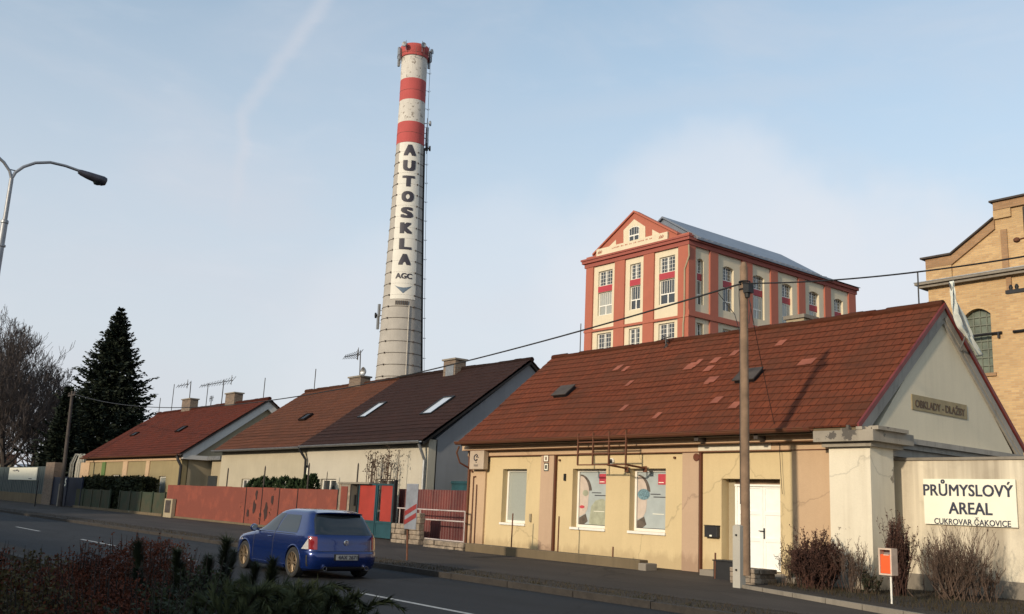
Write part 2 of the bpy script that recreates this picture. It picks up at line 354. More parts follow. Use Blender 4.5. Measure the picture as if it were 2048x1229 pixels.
M['berberis'] = leafmat('red_brown_leaves', (.055, .012, .004), (.105, .025, .008), scale=6)
M['pine'] = leafmat('pine_needles', (.010, .016, .008), (.026, .034, .014))
M['juniper'] = leafmat('juniper_needles', (.018, .026, .011), (.05, .058, .022))
M['yellowgreen'] = leafmat('ochre_leaves', (.035, .027, .008), (.07, .05, .014))
M['bush'] = plain('bush_twigs', (.085, .055, .04), .95, 0, .35, 3)
M['bushred'] = plain('reddish_bush_twigs', (.060, .026, .018), .95, 0, .35, 3)
M['carblue'] = plain('blue_car_paint', (.003, .019, .12), .26, .45, .04, 3, 0, 1.0)
M['carglass'] = glassy('car_glass', (.012, .016, .018), .04)
M['tyre'] = plain('tyre_rubber', (.02, .02, .02), .85, 0, .2, 20)
M['goldrim'] = plain('bronze_rim', (.20, .145, .09), .4, .5, .1)
M['chrome'] = plain('chrome', (.7, .7, .7), .15, 1.0, .05)
M['lampred'] = plain('red_lamp_glass', (.20, .01, .015), .12, 0, .1, 9, 0, .8)
M['lampclear'] = plain('clear_lamp_glass', (.42, .41, .41), .2, .0, .2, 25, 0, .8)
M['plate'] = plain('number_plate', (.28, .28, .27), .5)
M['orange'] = plain('orange_bin', (.78, .10, .02), .5, 0, .06)
M['signwhite'] = plain('white_sign_board', (.76, .74, .62), .55, 0, .04, 2)
M['brass'] = plain('brass_plate', (.28, .22, .11), .5, .2, .15, 5)
M['poledark'] = plain('lamp_head_dark', (.045, .045, .06), .45, .2, .2)
M['lamppole'] = plain('lamp_pole_metal', (.26, .27, .29), .5, .5, .15, 5)
M['flag'] = plain('pale_flag_cloth', (.62, .64, .58), .9, 0, .12, 8)
M['skylight'] = plain('sky_reflection_glass', (.55, .58, .62), .12, .2, .05)  # reflected sky put into the rooflight colour as a pale tone
M['signstripe'] = plain('sign_red_stripe', (.22, .03, .03), .5)
M['signblue'] = plain('sign_grey_blue', (.22, .235, .27), .5, .1)
M['skin'] = plain('poster_face', (.50, .42, .36), .35, 0, .1, 6)
M['postbg'] = plain('poster_grey', (.36, .40, .40), .3, 0, .1, 3)
M['postgreen'] = plain('poster_green', (.34, .35, .26), .3, 0, .2, 6)
M['postteal'] = plain('poster_teal', (.14, .23, .27), .3, 0, .55, 22)
M['postred'] = plain('poster_red', (.45, .06, .08), .3)
M['postdark'] = plain('poster_hair', (.11, .09, .075), .35, 0, .3, 8)
M['bldg_w'] = plaster('far_white_plaster', (.55, .53, .5), .9, .2)
M['roof_far'] = tiles('far_orange_tiles', (.26, .1, .06), (.2, .075, .045), (.12, .06, .04))

# ------------------------------------------------------------------ building helpers
def wall(face, plane, a0, a1, z0, z1, holes=(), depth=.25, thick=.3):
    """face '-y': wall looking to -Y at y=plane, a is x; '+x': wall looking to +X at x=plane, a is y"""
    mb = MB()
    def P(a, d, z): return (a, plane+d, z) if face == '-y' else (plane-d, a, z)
    As = sorted({a0, a1, *[h[0] for h in holes], *[h[1] for h in holes]}); Zs = sorted({z0, z1, *[h[2] for h in holes], *[h[3] for h in holes]})
    for i in range(len(As)-1):
        for j in range(len(Zs)-1):
            a, b, c, d = As[i], As[i+1], Zs[j], Zs[j+1]
            if b-a < 1e-5 or d-c < 1e-5: continue
            ca, cz = (a+b)/2, (c+d)/2
            if any(h[0] < ca < h[1] and h[2] < cz < h[3] for h in holes): continue
            mb.add([P(a, 0, c), P(b, 0, c), P(b, 0, d), P(a, 0, d)], [(0, 1, 2, 3)])
    for h in holes:
        a, b, c, d = h
        mb.add([P(a, 0, c), P(a, depth, c), P(a, depth, d), P(a, 0, d)], [(0, 1, 2, 3)])
        mb.add([P(b, 0, c), P(b, 0, d), P(b, depth, d), P(b, depth, c)], [(0, 1, 2, 3)])
        mb.add([P(a, 0, d), P(a, depth, d), P(b, depth, d), P(b, 0, d)], [(0, 1, 2, 3)])
        mb.add([P(a, 0, c), P(b, 0, c), P(b, depth, c), P(a, depth, c)], [(0, 1, 2, 3)])
    # ends, top and back
    mb.add([P(a0, 0, z0), P(a0, 0, z1), P(a0, thick, z1), P(a0, thick, z0)], [(0, 1, 2, 3)])
    mb.add([P(a1, 0, z0), P(a1, thick, z0), P(a1, thick, z1), P(a1, 0, z1)], [(0, 1, 2, 3)])
    mb.add([P(a0, 0, z1), P(a1, 0, z1), P(a1, thick, z1), P(a0, thick, z1)], [(0, 1, 2, 3)])
    return mb
def fbox(mb, face, plane, a0, a1, d0, d1, z0, z1):      # d outward from the face
    return mb.box(a0, a1, plane-d0, plane-d1, z0, z1) if face == '-y' else mb.box(plane+d0, plane+d1, a0, a1, z0, z1)
def window(parent, face, plane, a0, a1, z0, z1, inset, fr=.06, mull=1, bars=0, rows=0, mat='white_pvc', glass='glass', name='window', sill=False, label=None):
    """window frame inset behind the face, the pane as its child"""
    f = MB(); d1, d0 = -inset, -inset-.06
    fbox(f, face, plane, a0, a0+fr, d0, d1, z0, z1); fbox(f, face, plane, a1-fr, a1, d0, d1, z0, z1)
    fbox(f, face, plane, a0+fr, a1-fr, d0, d1, z0, z0+fr); fbox(f, face, plane, a0+fr, a1-fr, d0, d1, z1-fr, z1)
    for k in range(mull):
        c = a0+(a1-a0)*(k+1)/(mull+1); fbox(f, face, plane, c-fr*.6, c+fr*.6, d0, d1+.004, z0+fr, z1-fr)
    for k in range(bars):
        c = a0+(a1-a0)*(k+.5)/bars
        fbox(f, face, plane, c-fr*.17, c+fr*.17, d0, d1-.01, z0+fr, z1-fr)
    for k in range(rows):
        c = z0+(z1-z0)*(k+1)/(rows+1); fbox(f, face, plane, a0+fr, a1-fr, d0, d1-.015, c-fr*.17, c+fr*.17)
    w_ = f.build(name, M[mat], parent, label=label)
    p = MB(); fbox(p, face, plane, a0+fr*.5, a1-fr*.5, d0-.01, d0+.02, z0+fr*.5, z1-fr*.5); p.build('pane', M[glass], w_)
    if sill:
        s = MB(); fbox(s, face, plane, a0-.02, a1+.02, -inset, .045, z0-.05, z0-.002); s.build('sill', M[mat], w_)
    return w_
def tile_slope(parent, name, mat, X0, X1, y0, z0, y1, z1, th=.30, lift=.019, wob=.008, seed=1, x1top=None):
    rnd = random.Random(seed); L = math.hypot(y1-y0, z1-z0); n = max(3, int(L/th)); mb = MB(); uv = []
    dy, dz = (y1-y0)/L, (z1-z0)/L; ny, nz = -dz, dy
    if nz < 0: ny, nz = -ny, -nz
    nx = max(4, int((X1-X0)/.72)); flip = dy < 0
    for k in range(n):
        s0, s1 = L*k/n-.02, L*(k+1)/n; 
        for i in range(nx):
            xa, xb = X0+(X1-X0)*i/nx, X0+(X1-X0)*(i+1)/nx
            sg = lambda x, s: .045*noise.noise((x*.35, s*.5, seed+.5))+.035; ha = lift+wob*noise.noise((xa*1.3, k*1.7, seed)); hb = lift+wob*noise.noise((xb*1.3, k*1.7, seed))
            vs = []
            for x, s, h in ((xa, s0, ha), (xb, s0, hb), (xb, s1, .003), (xa, s1, .003)): h += sg(x, s); vs.append((x, y0+dy*s+ny*h, z0+dz*s+nz*h))
            ga_, gb_ = sg(xa, s0)-.012, sg(xb, s0)-.012; vs += [(xa, y0+dy*s0+ny*ga_, z0+dz*s0+nz*ga_), (xb, y0+dy*s0+ny*gb_, z0+dz*s0+nz*gb_)]
            fs = [(0, 1, 2, 3), (4, 5, 1, 0)]
            if flip: fs = [f[::-1] for f in fs]
            mb.add(vs, fs); u = [(xa, s0), (xb, s0), (xb, s1), (xa, s1)]; e = [(xa, s0-.03), (xb, s0-.03), (xb, s0), (xa, s0)]
            uv += (u[::-1] if flip else u) + (e[::-1] if flip else e)
    mb.uv = uv
    o = mb.build(name, mat, parent)
    return o
def roof_board(X0, X1, y0, z0, y1, z1, t=.12):
    mb = MB(); mb.prism([(X0, y0, z0-.012), (X0, y1, z1-.012), (X0, y1, z1-t), (X0, y0, z0-t)], (X1-X0, 0, 0)); return mb
def ridge_caps(parent, mat, X0, X1, y, z, r=.11, seed=2):
    rnd = random.Random(seed); n = int((X1-X0)/.36); mb = MB()
    for i in range(n):
        xa, xb = X0+(X1-X0)*i/n, X0+(X1-X0)*(i+1)/n; q = rnd.uniform(-.015, .02)
        mb.tube([(xa-.03, y, z+q-.02), (xb, y, z+q)], [r*1.12, r*.92], 8)
    return mb.build('ridge_tiles', mat, parent)
def gutter(parent, X0, X1, y, z, mat, r=.07):
    mb = MB(); n = 6
    for i in range(n):
        a, b = math.pi*i/n, math.pi*(i+1)/n
        for rr, fl in ((r, 0), (r-.012, 1)):
            q = [(X0, y-math.cos(a)*rr, z-math.sin(a)*rr), (X1, y-math.cos(a)*rr, z-math.sin(a)*rr), (X1, y-math.cos(b)*rr, z-math.sin(b)*rr), (X0, y-math.cos(b)*rr, z-math.sin(b)*rr)]
            mb.add(q, [(3, 2, 1, 0) if not fl else (0, 1, 2, 3)])
    mb.tube([(X0, y-r, z), (X1, y-r, z)], .014, 6)
    return mb.build('gutter', mat, parent)
def text_mesh(body, size, bold=0.0, cond=1.0, ext=.004, spacing=1.0):
    cu = bpy.data.curves.new('text', 'FONT'); cu.body = body; cu.size = size; cu.align_x = 'CENTER'; cu.align_y = 'CENTER'
    cu.extrude = ext; cu.offset = bold; cu.space_character = spacing; cu.resolution_u = 3
    o = bpy.data.objects.new('text', cu); col.objects.link(o)
    dg = bpy.context.evaluated_depsgraph_get(); dg.update(); me = bpy.data.meshes.new_from_object(o.evaluated_get(dg))
    vs = [Vector((v.co.x*cond, v.co.y, v.co.z)) for v in me.vertices]; fs = [tuple(p.vertices) for p in me.polygons]
    bpy.data.objects.remove(o); bpy.data.meshes.remove(me); bpy.data.curves.remove(cu)
    return vs, fs
def text_on(parent, name, body, size, origin, U, Vv, mat, fit=None, bold=0.0, ext=.004, spacing=1.0, heavy=0.0):
    """flat lettering: origin the centre, U the reading direction, Vv up; fit = (width, height) of the letters"""
    vs, fs = text_mesh(body, size, bold, 1.0, ext, spacing)
    xs = [v.x for v in vs]; ys = [v.y for v in vs]; cx, cy = (min(xs)+max(xs))/2, (min(ys)+max(ys))/2
    sx = sy = 1.0
    if fit: sx = fit[0]/(max(xs)-min(xs)); sy = fit[1]/(max(ys)-min(ys)) if fit[1] else sx
    sh = heavy if heavy else 0.0
    U = Vector(U).normalized(); Vv = Vector(Vv).normalized(); W = U.cross(Vv); O = Vector(origin)
    mb = MB()
    for k, (ox, oy) in enumerate([(0, 0)] if not sh else [(-1, -.6), (0, -.6), (1, -.6), (-1, .6), (0, .6), (1, .6)]): mb.add([O+U*((v.x-cx)*sx+ox*sh)+Vv*((v.y-cy)*sy+oy*sh)+W*(v.z+k*.0004) for v in vs], fs)
    return mb.build(name, mat, parent)

# ------------------------------------------------------------------ ground, road, pavement
g = MB(); X0, X1 = -700, 400
prof = [(-500, -.04), (-12, -.04), (12.9, -.04), (19.35, .235), (24, .25), (700, .25)]
for i in range(len(prof)-1):
    (ya, za), (yb, zb) = prof[i], prof[i+1]; g.add([(X0, ya, za), (X1, ya, za), (X1, yb, zb), (X0, yb, zb)], [(0, 1, 2, 3)])
structure('ground', g, M['ground'])
g = MB(); g.add([(X0, 5.3, 0), (X1, 5.3, 0), (X1, 12.8, 0), (X0, 12.8, 0)], [(0, 1, 2, 3)]); structure('road', g, M['asphalt'])
# centre line dashes, painted marks
g = MB()
dash = [(AXX, BXX) for AXX, BXX in []]
def onroad(x, y): return at(x, y, 'Z', 0).x
segs = [(onroad(705, 1187), 2.0), (onroad(370, 1117), onroad(395, 1123)), (onroad(160, 1079), onroad(232, 1092)), (onroad(28, 1054), onroad(76, 1063))]
for a, b in segs: g.add([(a, 9.0, .004), (b, 9.0, .004), (b, 9.12, .004), (a, 9.12, .004)], [(0, 1, 2, 3)])
x = segs[-1][0]-5
while x > -200: g.add([(x-3, 9.0, .004), (x, 9.0, .004), (x, 9.12, .004), (x-3, 9.12, .004)], [(0, 1, 2, 3)]); x -= 9
structure('road_markings', g, M['line'])
g = MB(); x = -200.0
while x < 30:
    q = random.uniform(-.008, .008); g.box(x+.01, x+1.99, 12.8, 12.95, -.05, .12+q); x += 2
structure('kerb', g, M['kerb'])
g = MB(); n = 0
g.add([(X0, 12.95, .105), (X1, 12.95, .105), (X1, 13.9, .13), (X0, 13.9, .13)], [(0, 1, 2, 3)]); structure('verge', g, M['verge'])
g = MB(); g.add([(X0, 13.9, .135), (X1, 13.9, .135), (X1, 19.35, .255), (X0, 19.35, .255)], [(0, 1, 2, 3)]); structure('pavement', g, M['pave'])
g = MB()
nx = 90
for i in range(nx):
    for j in range(6):
        def hz(i, j): 
            x = -60+i*(75/nx); y = -1+j*1.2; return (x, y, (.10+.14*noise.noise((x*.4, y*.5, 0)) if 0 < j < 5 else .02))
        a, b, c, d = hz(i, j), hz(i+1, j), hz(i+1, j+1), hz(i, j+1); g.add([a, b, c, d], [(0, 1, 2, 3)])
structure('planting_bed', g, M['verge'])
g = MB(); x = -60
while x < 14: g.box(x+.01, x+.99, 5.1, 5.28, -.03, .10); x += 1
structure('bed_kerb', g, M['kerb'])

# ------------------------------------------------------------------ near house (yellow and tan)
YF = 19.2
YE, ZE, YR, ZR = 18.57, 3.64, 22.5, 6.93           # eave and ridge lines of the near roof
HX0, HX1 = -26.3, -11.62
H1 = empty('house', (-19, YF, .25), 'long yellow and tan house with red tiled roof and white double door', 'house')
def fx(x, y=1000): return AX(x, y, YF)
wins = [(fx(1004, 990), fx(1052, 990)), (fx(1144, 1000), fx(1211, 1000)), (fx(1259, 1000), fx(1331, 1000))]
zt, zb = AZ(1145, 938, YF), AZ(1145, 1054, YF)
dx0, dx1 = fx(1443, 1050), fx(1561, 1050); dzt, dzb = AZ(1500, 958, YF), AZ(1500, 1142, YF)
holes = [(a, b, zb, zt) for a, b in wins] + [(dx0, dx1, dzb, dzt)]
wall('-y', YF, HX0, -12.0, .1, 3.62, holes, .34, .4).build('front_wall', M['yellow'], H1)
b = MB(); 
b.prism([(HX0+.01, YF+.4, .1), (HX0+.01, 25.8, .1), (HX0+.01, 25.8, 3.5), (HX0+.01, 22.5, 6.75), (HX0+.01, YF+.4, 3.7)], (.3, 0, 0))
b.box(HX0+.3, -12.0, 25.5, 25.8, .1, 3.5); b.build('back_wall', M['yellow'], H1)
b = MB(); b.prism([(-12.0, YF+.3, .1), (-12.0, 25.85, .1), (-12.0, 25.85, 3.6), (-12.0, 22.5, 6.72), (-12.0, YF+.3, 3.72)], (.42, 0, 0)); b.build('gable_wall', M['gable'], H1)
# pilasters and frieze
for k, (xa, xb, zz, mat) in enumerate([(fx(938), fx(972), .1, 'tan'), (fx(1083), fx(1109), .1, 'tanpink'), (fx(1368), fx(1401), .1, 'tanpink'), (fx(1589), fx(1668), .1, 'tan')]):
    b = MB(); b.box(xa, xb, YF-.075, YF-.002, zz, 3.20); b.build('pilaster', M[mat], H1)
b = MB(); b.box(HX0, -12.3, YF-.085, YF-.001, 3.203, 3.385); b.box(HX0-.05, -12.3, YF-.30, YF-.001, 3.388, 3.60); b.build('frieze', M['tan'], H1)
b = MB(); b.box(HX0, -12.3, YF-.10, YF-.086, 3.20, 3.222); b.box(HX0, -12.3, YF-.312, YF-.301, 3.385, 3.402); b.build('frieze_moulding', M['rust'], H1)
b = MB(); b.box(fx(1401), fx(1548), YF-.10, YF-.087, 3.235, 3.385); b.build('lintel_board', M['whiteold'], H1)
# thin dark pipe strips along pilaster edges
for px in (1111, 1403): 
    b = MB(); b.box(fx(px), fx(px)+.045, YF-.09, YF-.003, .2, 3.19); b.build('corner_strip', M['gutter'], H1)
b = MB(); b.tube([(HX0+.16, YF-.12, 3.4), (HX0+.16, YF-.12, .25)], .045, 8); b.build('downpipe', M['gutter'], H1)
b = MB(); b.tube([(-26.0, YE-.05, 3.5), (-26.12, YE-.05, 3.3), (-26.12, YE+.1, 2.98), (-26.05, YF-.12, 2.8), (-25.95, YF-.12, 2.7)], .03, 8); b.build('bent_pipe', M['gutter'], H1)
for px in (950, 957):
    b = MB(); b.tube([(fx(px), YF-.11, 2.55 if px == 950 else 2.3), (fx(px)+.02, YF-.11, .3)], .017, 6)
    if px == 950: b.tube([(fx(px), YF-.11, 2.55), (fx(px)+.12, YF-.11, 2.56)], .02, 6)
    b.build('conduit', M['rust'], H1)
# windows of the near house
for i, (a, c) in enumerate(wins):
    wn = window(H1, '-y', YF, a+.0, c-.0, zb, zt, .20, .075, 0, glass='blind' if i == 0 else 'glass')
    if i:
        # the poster filling the pane, built flat in layers
        A0, A1, Z0, Z1 = a+.09, c-.09, zb+.09, zt-.09; wd, ht = A1-A0, Z1-Z0; y = YF+.235
        po = MB(); po.box(A0, A1, y-.008, y, Z0, Z1); P = po.build('poster', M['postbg'], wn)
        def shp(nm, pts, mt, lay):
            q = MB(); q.prism([(A0+u*wd, y-.008-lay*.003, Z0+v*ht) for u, v in pts], (0, -.002, 0)); q.build(nm, M[mt], P)
        arc = lambda cu, cv, ru, rv, a0, a1, n=12: [(cu+ru*math.cos(R(a0+(a1-a0)*k/n)), cv+rv*math.sin(R(a0+(a1-a0)*k/n))) for k in range(n+1)]
        clip = lambda pts: [(min(.999, max(.001, u)), min(.999, max(.001, v))) for u, v in pts]
        shp('face', clip([(0, .93)]+arc(.02, .62, .30, .32, 85, -20)+[(.30, .42), (.28, .30), (.20, .20), (0, .14)]), 'skin', 1)
        shp('hair', clip(arc(.0, .60, .42, .36, 88, 8)+arc(.0, .60, .32, .33, 8, 88)), 'postdark', 2)
        shp('lips', clip(arc(.09, .33, .09, .03, 0, 360, 14)[:-1]), 'postred' if i == 1 else 'skin', 2)
        shp('ear_flower', arc(.20, .60, .20 if i == 2 else .10, .10 if i == 2 else .06, 0, 360, 16)[:-1], 'postteal' if i == 2 else 'postgreen', 3)
        shp('neck', clip([(0, .12), (.22, .20), (.30, .06), (.18, .0), (0, 0)]), 'postdark', 1)
        shp('background_patch', clip([(.34, .0), (.40, .34), (.55, .46), (.8, .5), (1, .40), (1, 0)]), 'postgreen' if i == 1 else 'postbg', 1)
        shp('logo_square', [(.66, .78), (.93, .78), (.93, .97), (.66, .97)], 'postred', 2)
        shp('logo_line', [(.68, .81), (.84, .81), (.84, .825), (.68, .825)], 'signwhite', 3)
        shp('text_line', [(.42, .60), (.74, .60), (.74, .615), (.42, .615)], 'text', 2)
        shp('text_line', [(.52, .55), (.92, .55), (.92, .565), (.52, .565)], 'text', 2)
        shp('text_line', [(.5, .25), (.86, .25), (.86, .262), (.5, .262)], 'signwhite', 2)
    b = MB(); b.box(a-.03, c+.03, YF-.045, YF+.2, zb-.07, zb-.003); b.build('sill', M['white_pvc'], wn)
# door: two panelled leaves in a deep opening
D = MB(); dmid = (dx0+dx1)/2+.16; dl0 = dx0+.27
D.box(dl0-.06, dl0, YF+.26, YF+.36, dzb, dzt-.12); D.box(dx1-.03, dx1-.001, YF+.24, YF+.36, dzb, dzt-.12); D.box(dl0-.06, dx1-.03, YF+.24, YF+.36, dzt-.17, dzt-.12)
door = D.build('door_frame', M['white_door'], H1)
fill = MB(); fill.box(dx0+.002, dl0-.061, YF+.28, YF+.34, dzb, dzt); fill.build('door_surround', M['beige'], H1); fill = MB(); fill.box(dl0-.06, dx1, YF+.28, YF+.34, dzt-.119, dzt); fill.build('door_lintel', M['wood'], H1)
for k in range(2):
    a, c = (dl0, dmid-.003) if k == 0 else (dmid+.003, dx1-.032)
    L = MB(); L.box(a, c, YF+.30, YF+.34, dzb+.02, dzt-.172)
    hh = dzt-.172-dzb-.02
    zs = [dzb+.02, dzb+.02+hh*.36, dzb+.02+hh*.68, dzt-.172]; st = .075
    L.box(a, a+st, YF+.283, YF+.30, zs[0], zs[3]); L.box(c-st, c, YF+.283, YF+.30, zs[0], zs[3])
    for z in zs: L.box(a+st, c-st, YF+.283, YF+.30, max(zs[0], z-.045), min(zs[3], z+.045))
    lf = L.build('door_leaf', M['white_door'], H1)
    if k: 
        h = MB(); h.box(a+.02, a+.055, YF+.265, YF+.283, dzb+.75, dzb+1.0); h.box(a-.1, a+.05, YF+.235, YF+.255, dzb+.92, dzb+.94); h.box(a+.03, a+.046, YF+.235, YF+.27, dzb+.92, dzb+.94); h.build('handle', M['darkmetal'], lf)
b = MB(); b.box(dx0-.05, dx1+.9, YF-.75, YF-.01, .2, dzb-.03); b.box(dx0, dx1+.1, YF-.01, YF+.28, dzb-.12, dzb-.001); b.build('door_step', M['concrete'], H1)
# plinth right of the door
b = MB(); b.box(dx1+.35, -12.3, YF-.12, YF-.08, .2, .95); b.build('plinth', M['concrete_d'], H1)
# roof
tile_slope(H1, 'roof', M['tile_red'], -26.05, -11.5, YE, ZE, YR, ZR, seed=3)
tile_slope(H1, 'back_roof_slope', M['tile_red'], -26.05, -11.5, 26.42, ZE, YR+.01, ZR, seed=4)
rb = roof_board(-26.0, -11.55, YE+.02, ZE, YR, ZR); rb.prism([(-26.0, 26.4, ZE-.02), (-26.0, YR, ZR-.02), (-26.0, YR, ZR-.13), (-26.0, 26.4, ZE-.13)], (14.45, 0, 0)); rb.build('roof_boarding', M['concrete_d'], H1)
ridge_caps(H1, M['tile_red'], -26.0, -11.5, YR, ZR+.03)
gutter(H1, -26.15, -12.6, YE-.07, ZE-.0, M['gutter'], .09)
b = MB(); b.box(-26.0, -12.3, YE+.04, YF-.31, ZE-.10, ZE-.06); b.build('soffit', M['tan'], H1); b = MB(); b.box(-26.0, -12.6, YE+.03, YE+.06, ZE-.12, ZE-.02); b.build('fascia', M['gutter'], H1)
for px in (1398, 1517): 
    b = MB(); b.box(AX(px-4, 870, 18.7), AX(px+4, 870, 18.7), YE+.02, YF-.1, 3.44, ZE-.05); b.build('eave_bracket', M['wood_dark'], H1)
# red verge strip and grey raking mouldings on the gable
b = MB(); b.prism([(-11.5, YE-.02, ZE+.06), (-11.5, YR, ZR+.07), (-11.5, YR, ZR-.06), (-11.5, YE-.02, ZE-.07)], (.05, 0, 0))
b.prism([(-11.5, 26.44, ZE+.06), (-11.5, YR, ZR+.07), (-11.5, YR, ZR-.06), (-11.5, 26.44, ZE-.07)], (.05, 0, 0)); b.build('verge_strip', M['verge_metal'], H1)
sl = (ZR-ZE)/(YR-YE)
def rake(o0, o1, x0, x1, mat):
    b = MB()
    for s in (-1, 1):
        ye = YR+s*(YR-YE)*.97; ze = ZR-sl*(YR-YE)*.97
        b.prism([(x0, ye, ze-o0), (x0, YR, ZR-o0), (x0, YR, ZR-o1), (x0, ye, ze-o1)], (x1-x0, 0, 0))
    b.build('raking_cornice', M[mat], H1)
rake(.08, .30, -11.58, -11.50, 'moulding'); rake(.303, .44, -11.58, -11.525, 'moulding')
# horizontal gable cornice
for (z0, z1, x1) in ((3.40, 3.52, -11.30), (3.28, 3.397, -11.38), (3.10, 3.277, -11.46)):
    b = MB(); b.box(-11.58, x1, YF-.1, 26.5, z0, z1); b.build('gable_cornice', M['moulding'], H1)
# crumbling white corner pier with its cap
px0, px1 = AX(1660, 1000, 18.74), AX(1743, 1000, 18.74)
b = MB(); b.box(px0, px1, 18.74, 19.65, .1, 3.22); b.build('corner_pier', M['whiteold'], H1)
cap = MB(); cap.box(px0-.10, px1+.10, 18.62, 19.9, 3.22, 3.32); cap.box(px0-.22, px1+.24, 18.48, 20.1, 3.323, 3.56); cap.box(px0-.16, px1+.14, 18.6, 20.0, 3.563, 3.62)
rnd = random.Random(5)
for k in range(16): 
    x = rnd.uniform(px0-.2, px1+.2); cap.box(x, x+rnd.uniform(.06, .16), 18.46+rnd.uniform(0, .3), 18.7+rnd.uniform(0, 1.1), 3.56, 3.60+rnd.uniform(0, .07))
cap.build('pier_cap', plaster('crumbling_cap', (.36, .32, .26), .6, .5, (.12, .10, .08), patch=.42, patchc=(.09, .08, .07)), H1)
# replaced lighter tiles
nrm = Vector((0, -(ZR-ZE), (YR-YE))).normalized(); P0 = Vector((0, YE, ZE))
def onroof(x, y): d = ray(x, y); return CAM + d*(nrm.dot(P0-CAM)/nrm.dot(d))
upv = Vector((0, YR-YE, ZR-ZE)).normalized()
zz = 3.415
for (x, y, wn_) in [(530, 475, 1), (545, 470, 1), (590, 480, 1), (615, 580, 1), (578, 745, 1), (805, 800, 1), (1030, 470, 2), (1050, 458, 2), (1090, 437, 1), (1160, 482, 1.5), (1205, 425, 1.5), (1180, 560, 2), (1160, 572, 1), (1335, 375, 1.2), (1215, 700, 1.5), (1340, 735, 1.5), (1650, 305, 1.4), (1810, 440, 1.6), (1860, 432, 1)]:
    p = onroof(1080+x/zz, 600+y/zz); p = p+nrm*(.030+.035+.045*noise.noise((p.x*.35, (p-P0).dot(upv)*.5, 3.5))); h = Vector((.085*wn_, 0, 0)); q = upv*.16; b = MB()
    b.prism([p-h-q, p+h-q, p+h+q-nrm*.02, p-h+q-nrm*.02], nrm*.012)
    b.build('replacement_tile', M['tile_new'], H1, recalc=True)
for (p0, p1) in (((1108, 797), (1155, 782)), ((1472, 771), (1530, 748))):
    c = onroof((p0[0]+p1[0])/2, (p0[1]+p1[1])/2)+nrm*.03; b = MB(); h = Vector((.30, 0, 0)); q = upv*.26
    b.prism([c-h-q, c+h-q, c+h+q, c-h+q], nrm*.13); hb_ = b.build('roof_hatch', M['darkmetal'], H1, recalc=True)
    b = MB(); b.prism([c-h*1.15-q*1.1+nrm*.132, c+h*1.15-q*1.1+nrm*.132, c+h*1.15+q*1.05+nrm*.132, c-h*1.15+q*1.05+nrm*.132], nrm*.03); b.build('hatch_lid', M['wood_dark'], hb_, recalc=True)
# chimney just behind the ridge
cx0, cx1 = AX(1585, 640, 23.3), AX(1620, 640, 23.3)
b = MB(); b.box(cx0, cx1, 23.0, 23.6, 5.5, AZ(1600, 640, 23.2)); ch = b.build('chimney', M['beige'], H1)
b = MB(); b.box(cx0-.06, cx1+.06, 22.94, 23.66, AZ(1600, 640, 23.2), AZ(1600, 635, 23.2)+.03); b.build('chimney_cap', M['concrete'], ch)
# small things on the facade
def facade_round(px, py, r, mat, name, d=.06):
    b = MB(); p = at(px, py, 'Y', YF); b.lathe((p.x, YF-.003, p.z), [(r, 0), (r, -d), (r*.6, -d-.01)], 14, 'Y'); b.build(name, M[mat], H1, recalc=True)
facade_round(979, 922, .055, 'darkmetal', 'wall_lamp', .1); facade_round(1121, 921, .03, 'rust', 'wall_bolt'); facade_round(1351, 916, .03, 'rust', 'wall_bolt')
facade_round(1226, 923, .085, 'white_pvc', 'vent_rim'); facade_round(1226, 923, .055, 'darkmetal', 'vent_hole', .10)
p = at(1131, 955, 'Y', YF); b = MB(); b.box(p.x-.035, p.x+.035, YF-.05, YF-.002, p.z-.10, p.z+.10); b.build('junction_box', M['darkmetal'], H1)
p = at(1062, 1036, 'Y', YF); b = MB(); b.box(p.x-.04, p.x+.04, YF-.05, YF-.002, p.z-.12, p.z+.12); b.build('socket_box', M['beige'], H1)
p = at(1393, 915, 'Y', YF-.08); b = MB(); b.lathe((p.x, YF-.08, p.z), [(.10, 0), (.10, -.015)], 16, 'Y'); b.build('round_plate', M['gutter'], H1, recalc=True)

# things fixed to the near house that could be lifted off
def plate(px, py, wd, ht, mat1, mat2, label, txt, yy):
    p = at(px, py, 'Y', yy); r_ = empty('house_number_plate', (p.x, yy, p.z), label, 'number plate')
    b = MB(); b.box(p.x-wd/2, p.x+wd/2, yy-.015, yy-.001, p.z-ht/2, p.z+ht/2); b.build('plate', M[mat1], r_)
    b = MB(); b.box(p.x-wd/2+.025, p.x+wd/2-.025, yy-.019, yy-.0155, p.z-ht/2+.025, p.z+ht/2-.025); b.build('plate_face', M[mat2], r_)
    text_on(r_, 'lettering', txt, .1, (p.x, yy-.022, p.z), (1, 0, 0), (0, 0, 1), M[mat1], (wd*.38, ht*.5), .002, .002)
plate(1093, 917.5, .24, .22, 'gutter', 'signwhite', 'upper red rimmed number plate on the pilaster beside the plain window', '8', YF-.078)
plate(1093, 934.5, .20, .24, 'black', 'signwhite', 'lower dark rimmed number plate on the pilaster beside the plain window', '1', YF-.078)
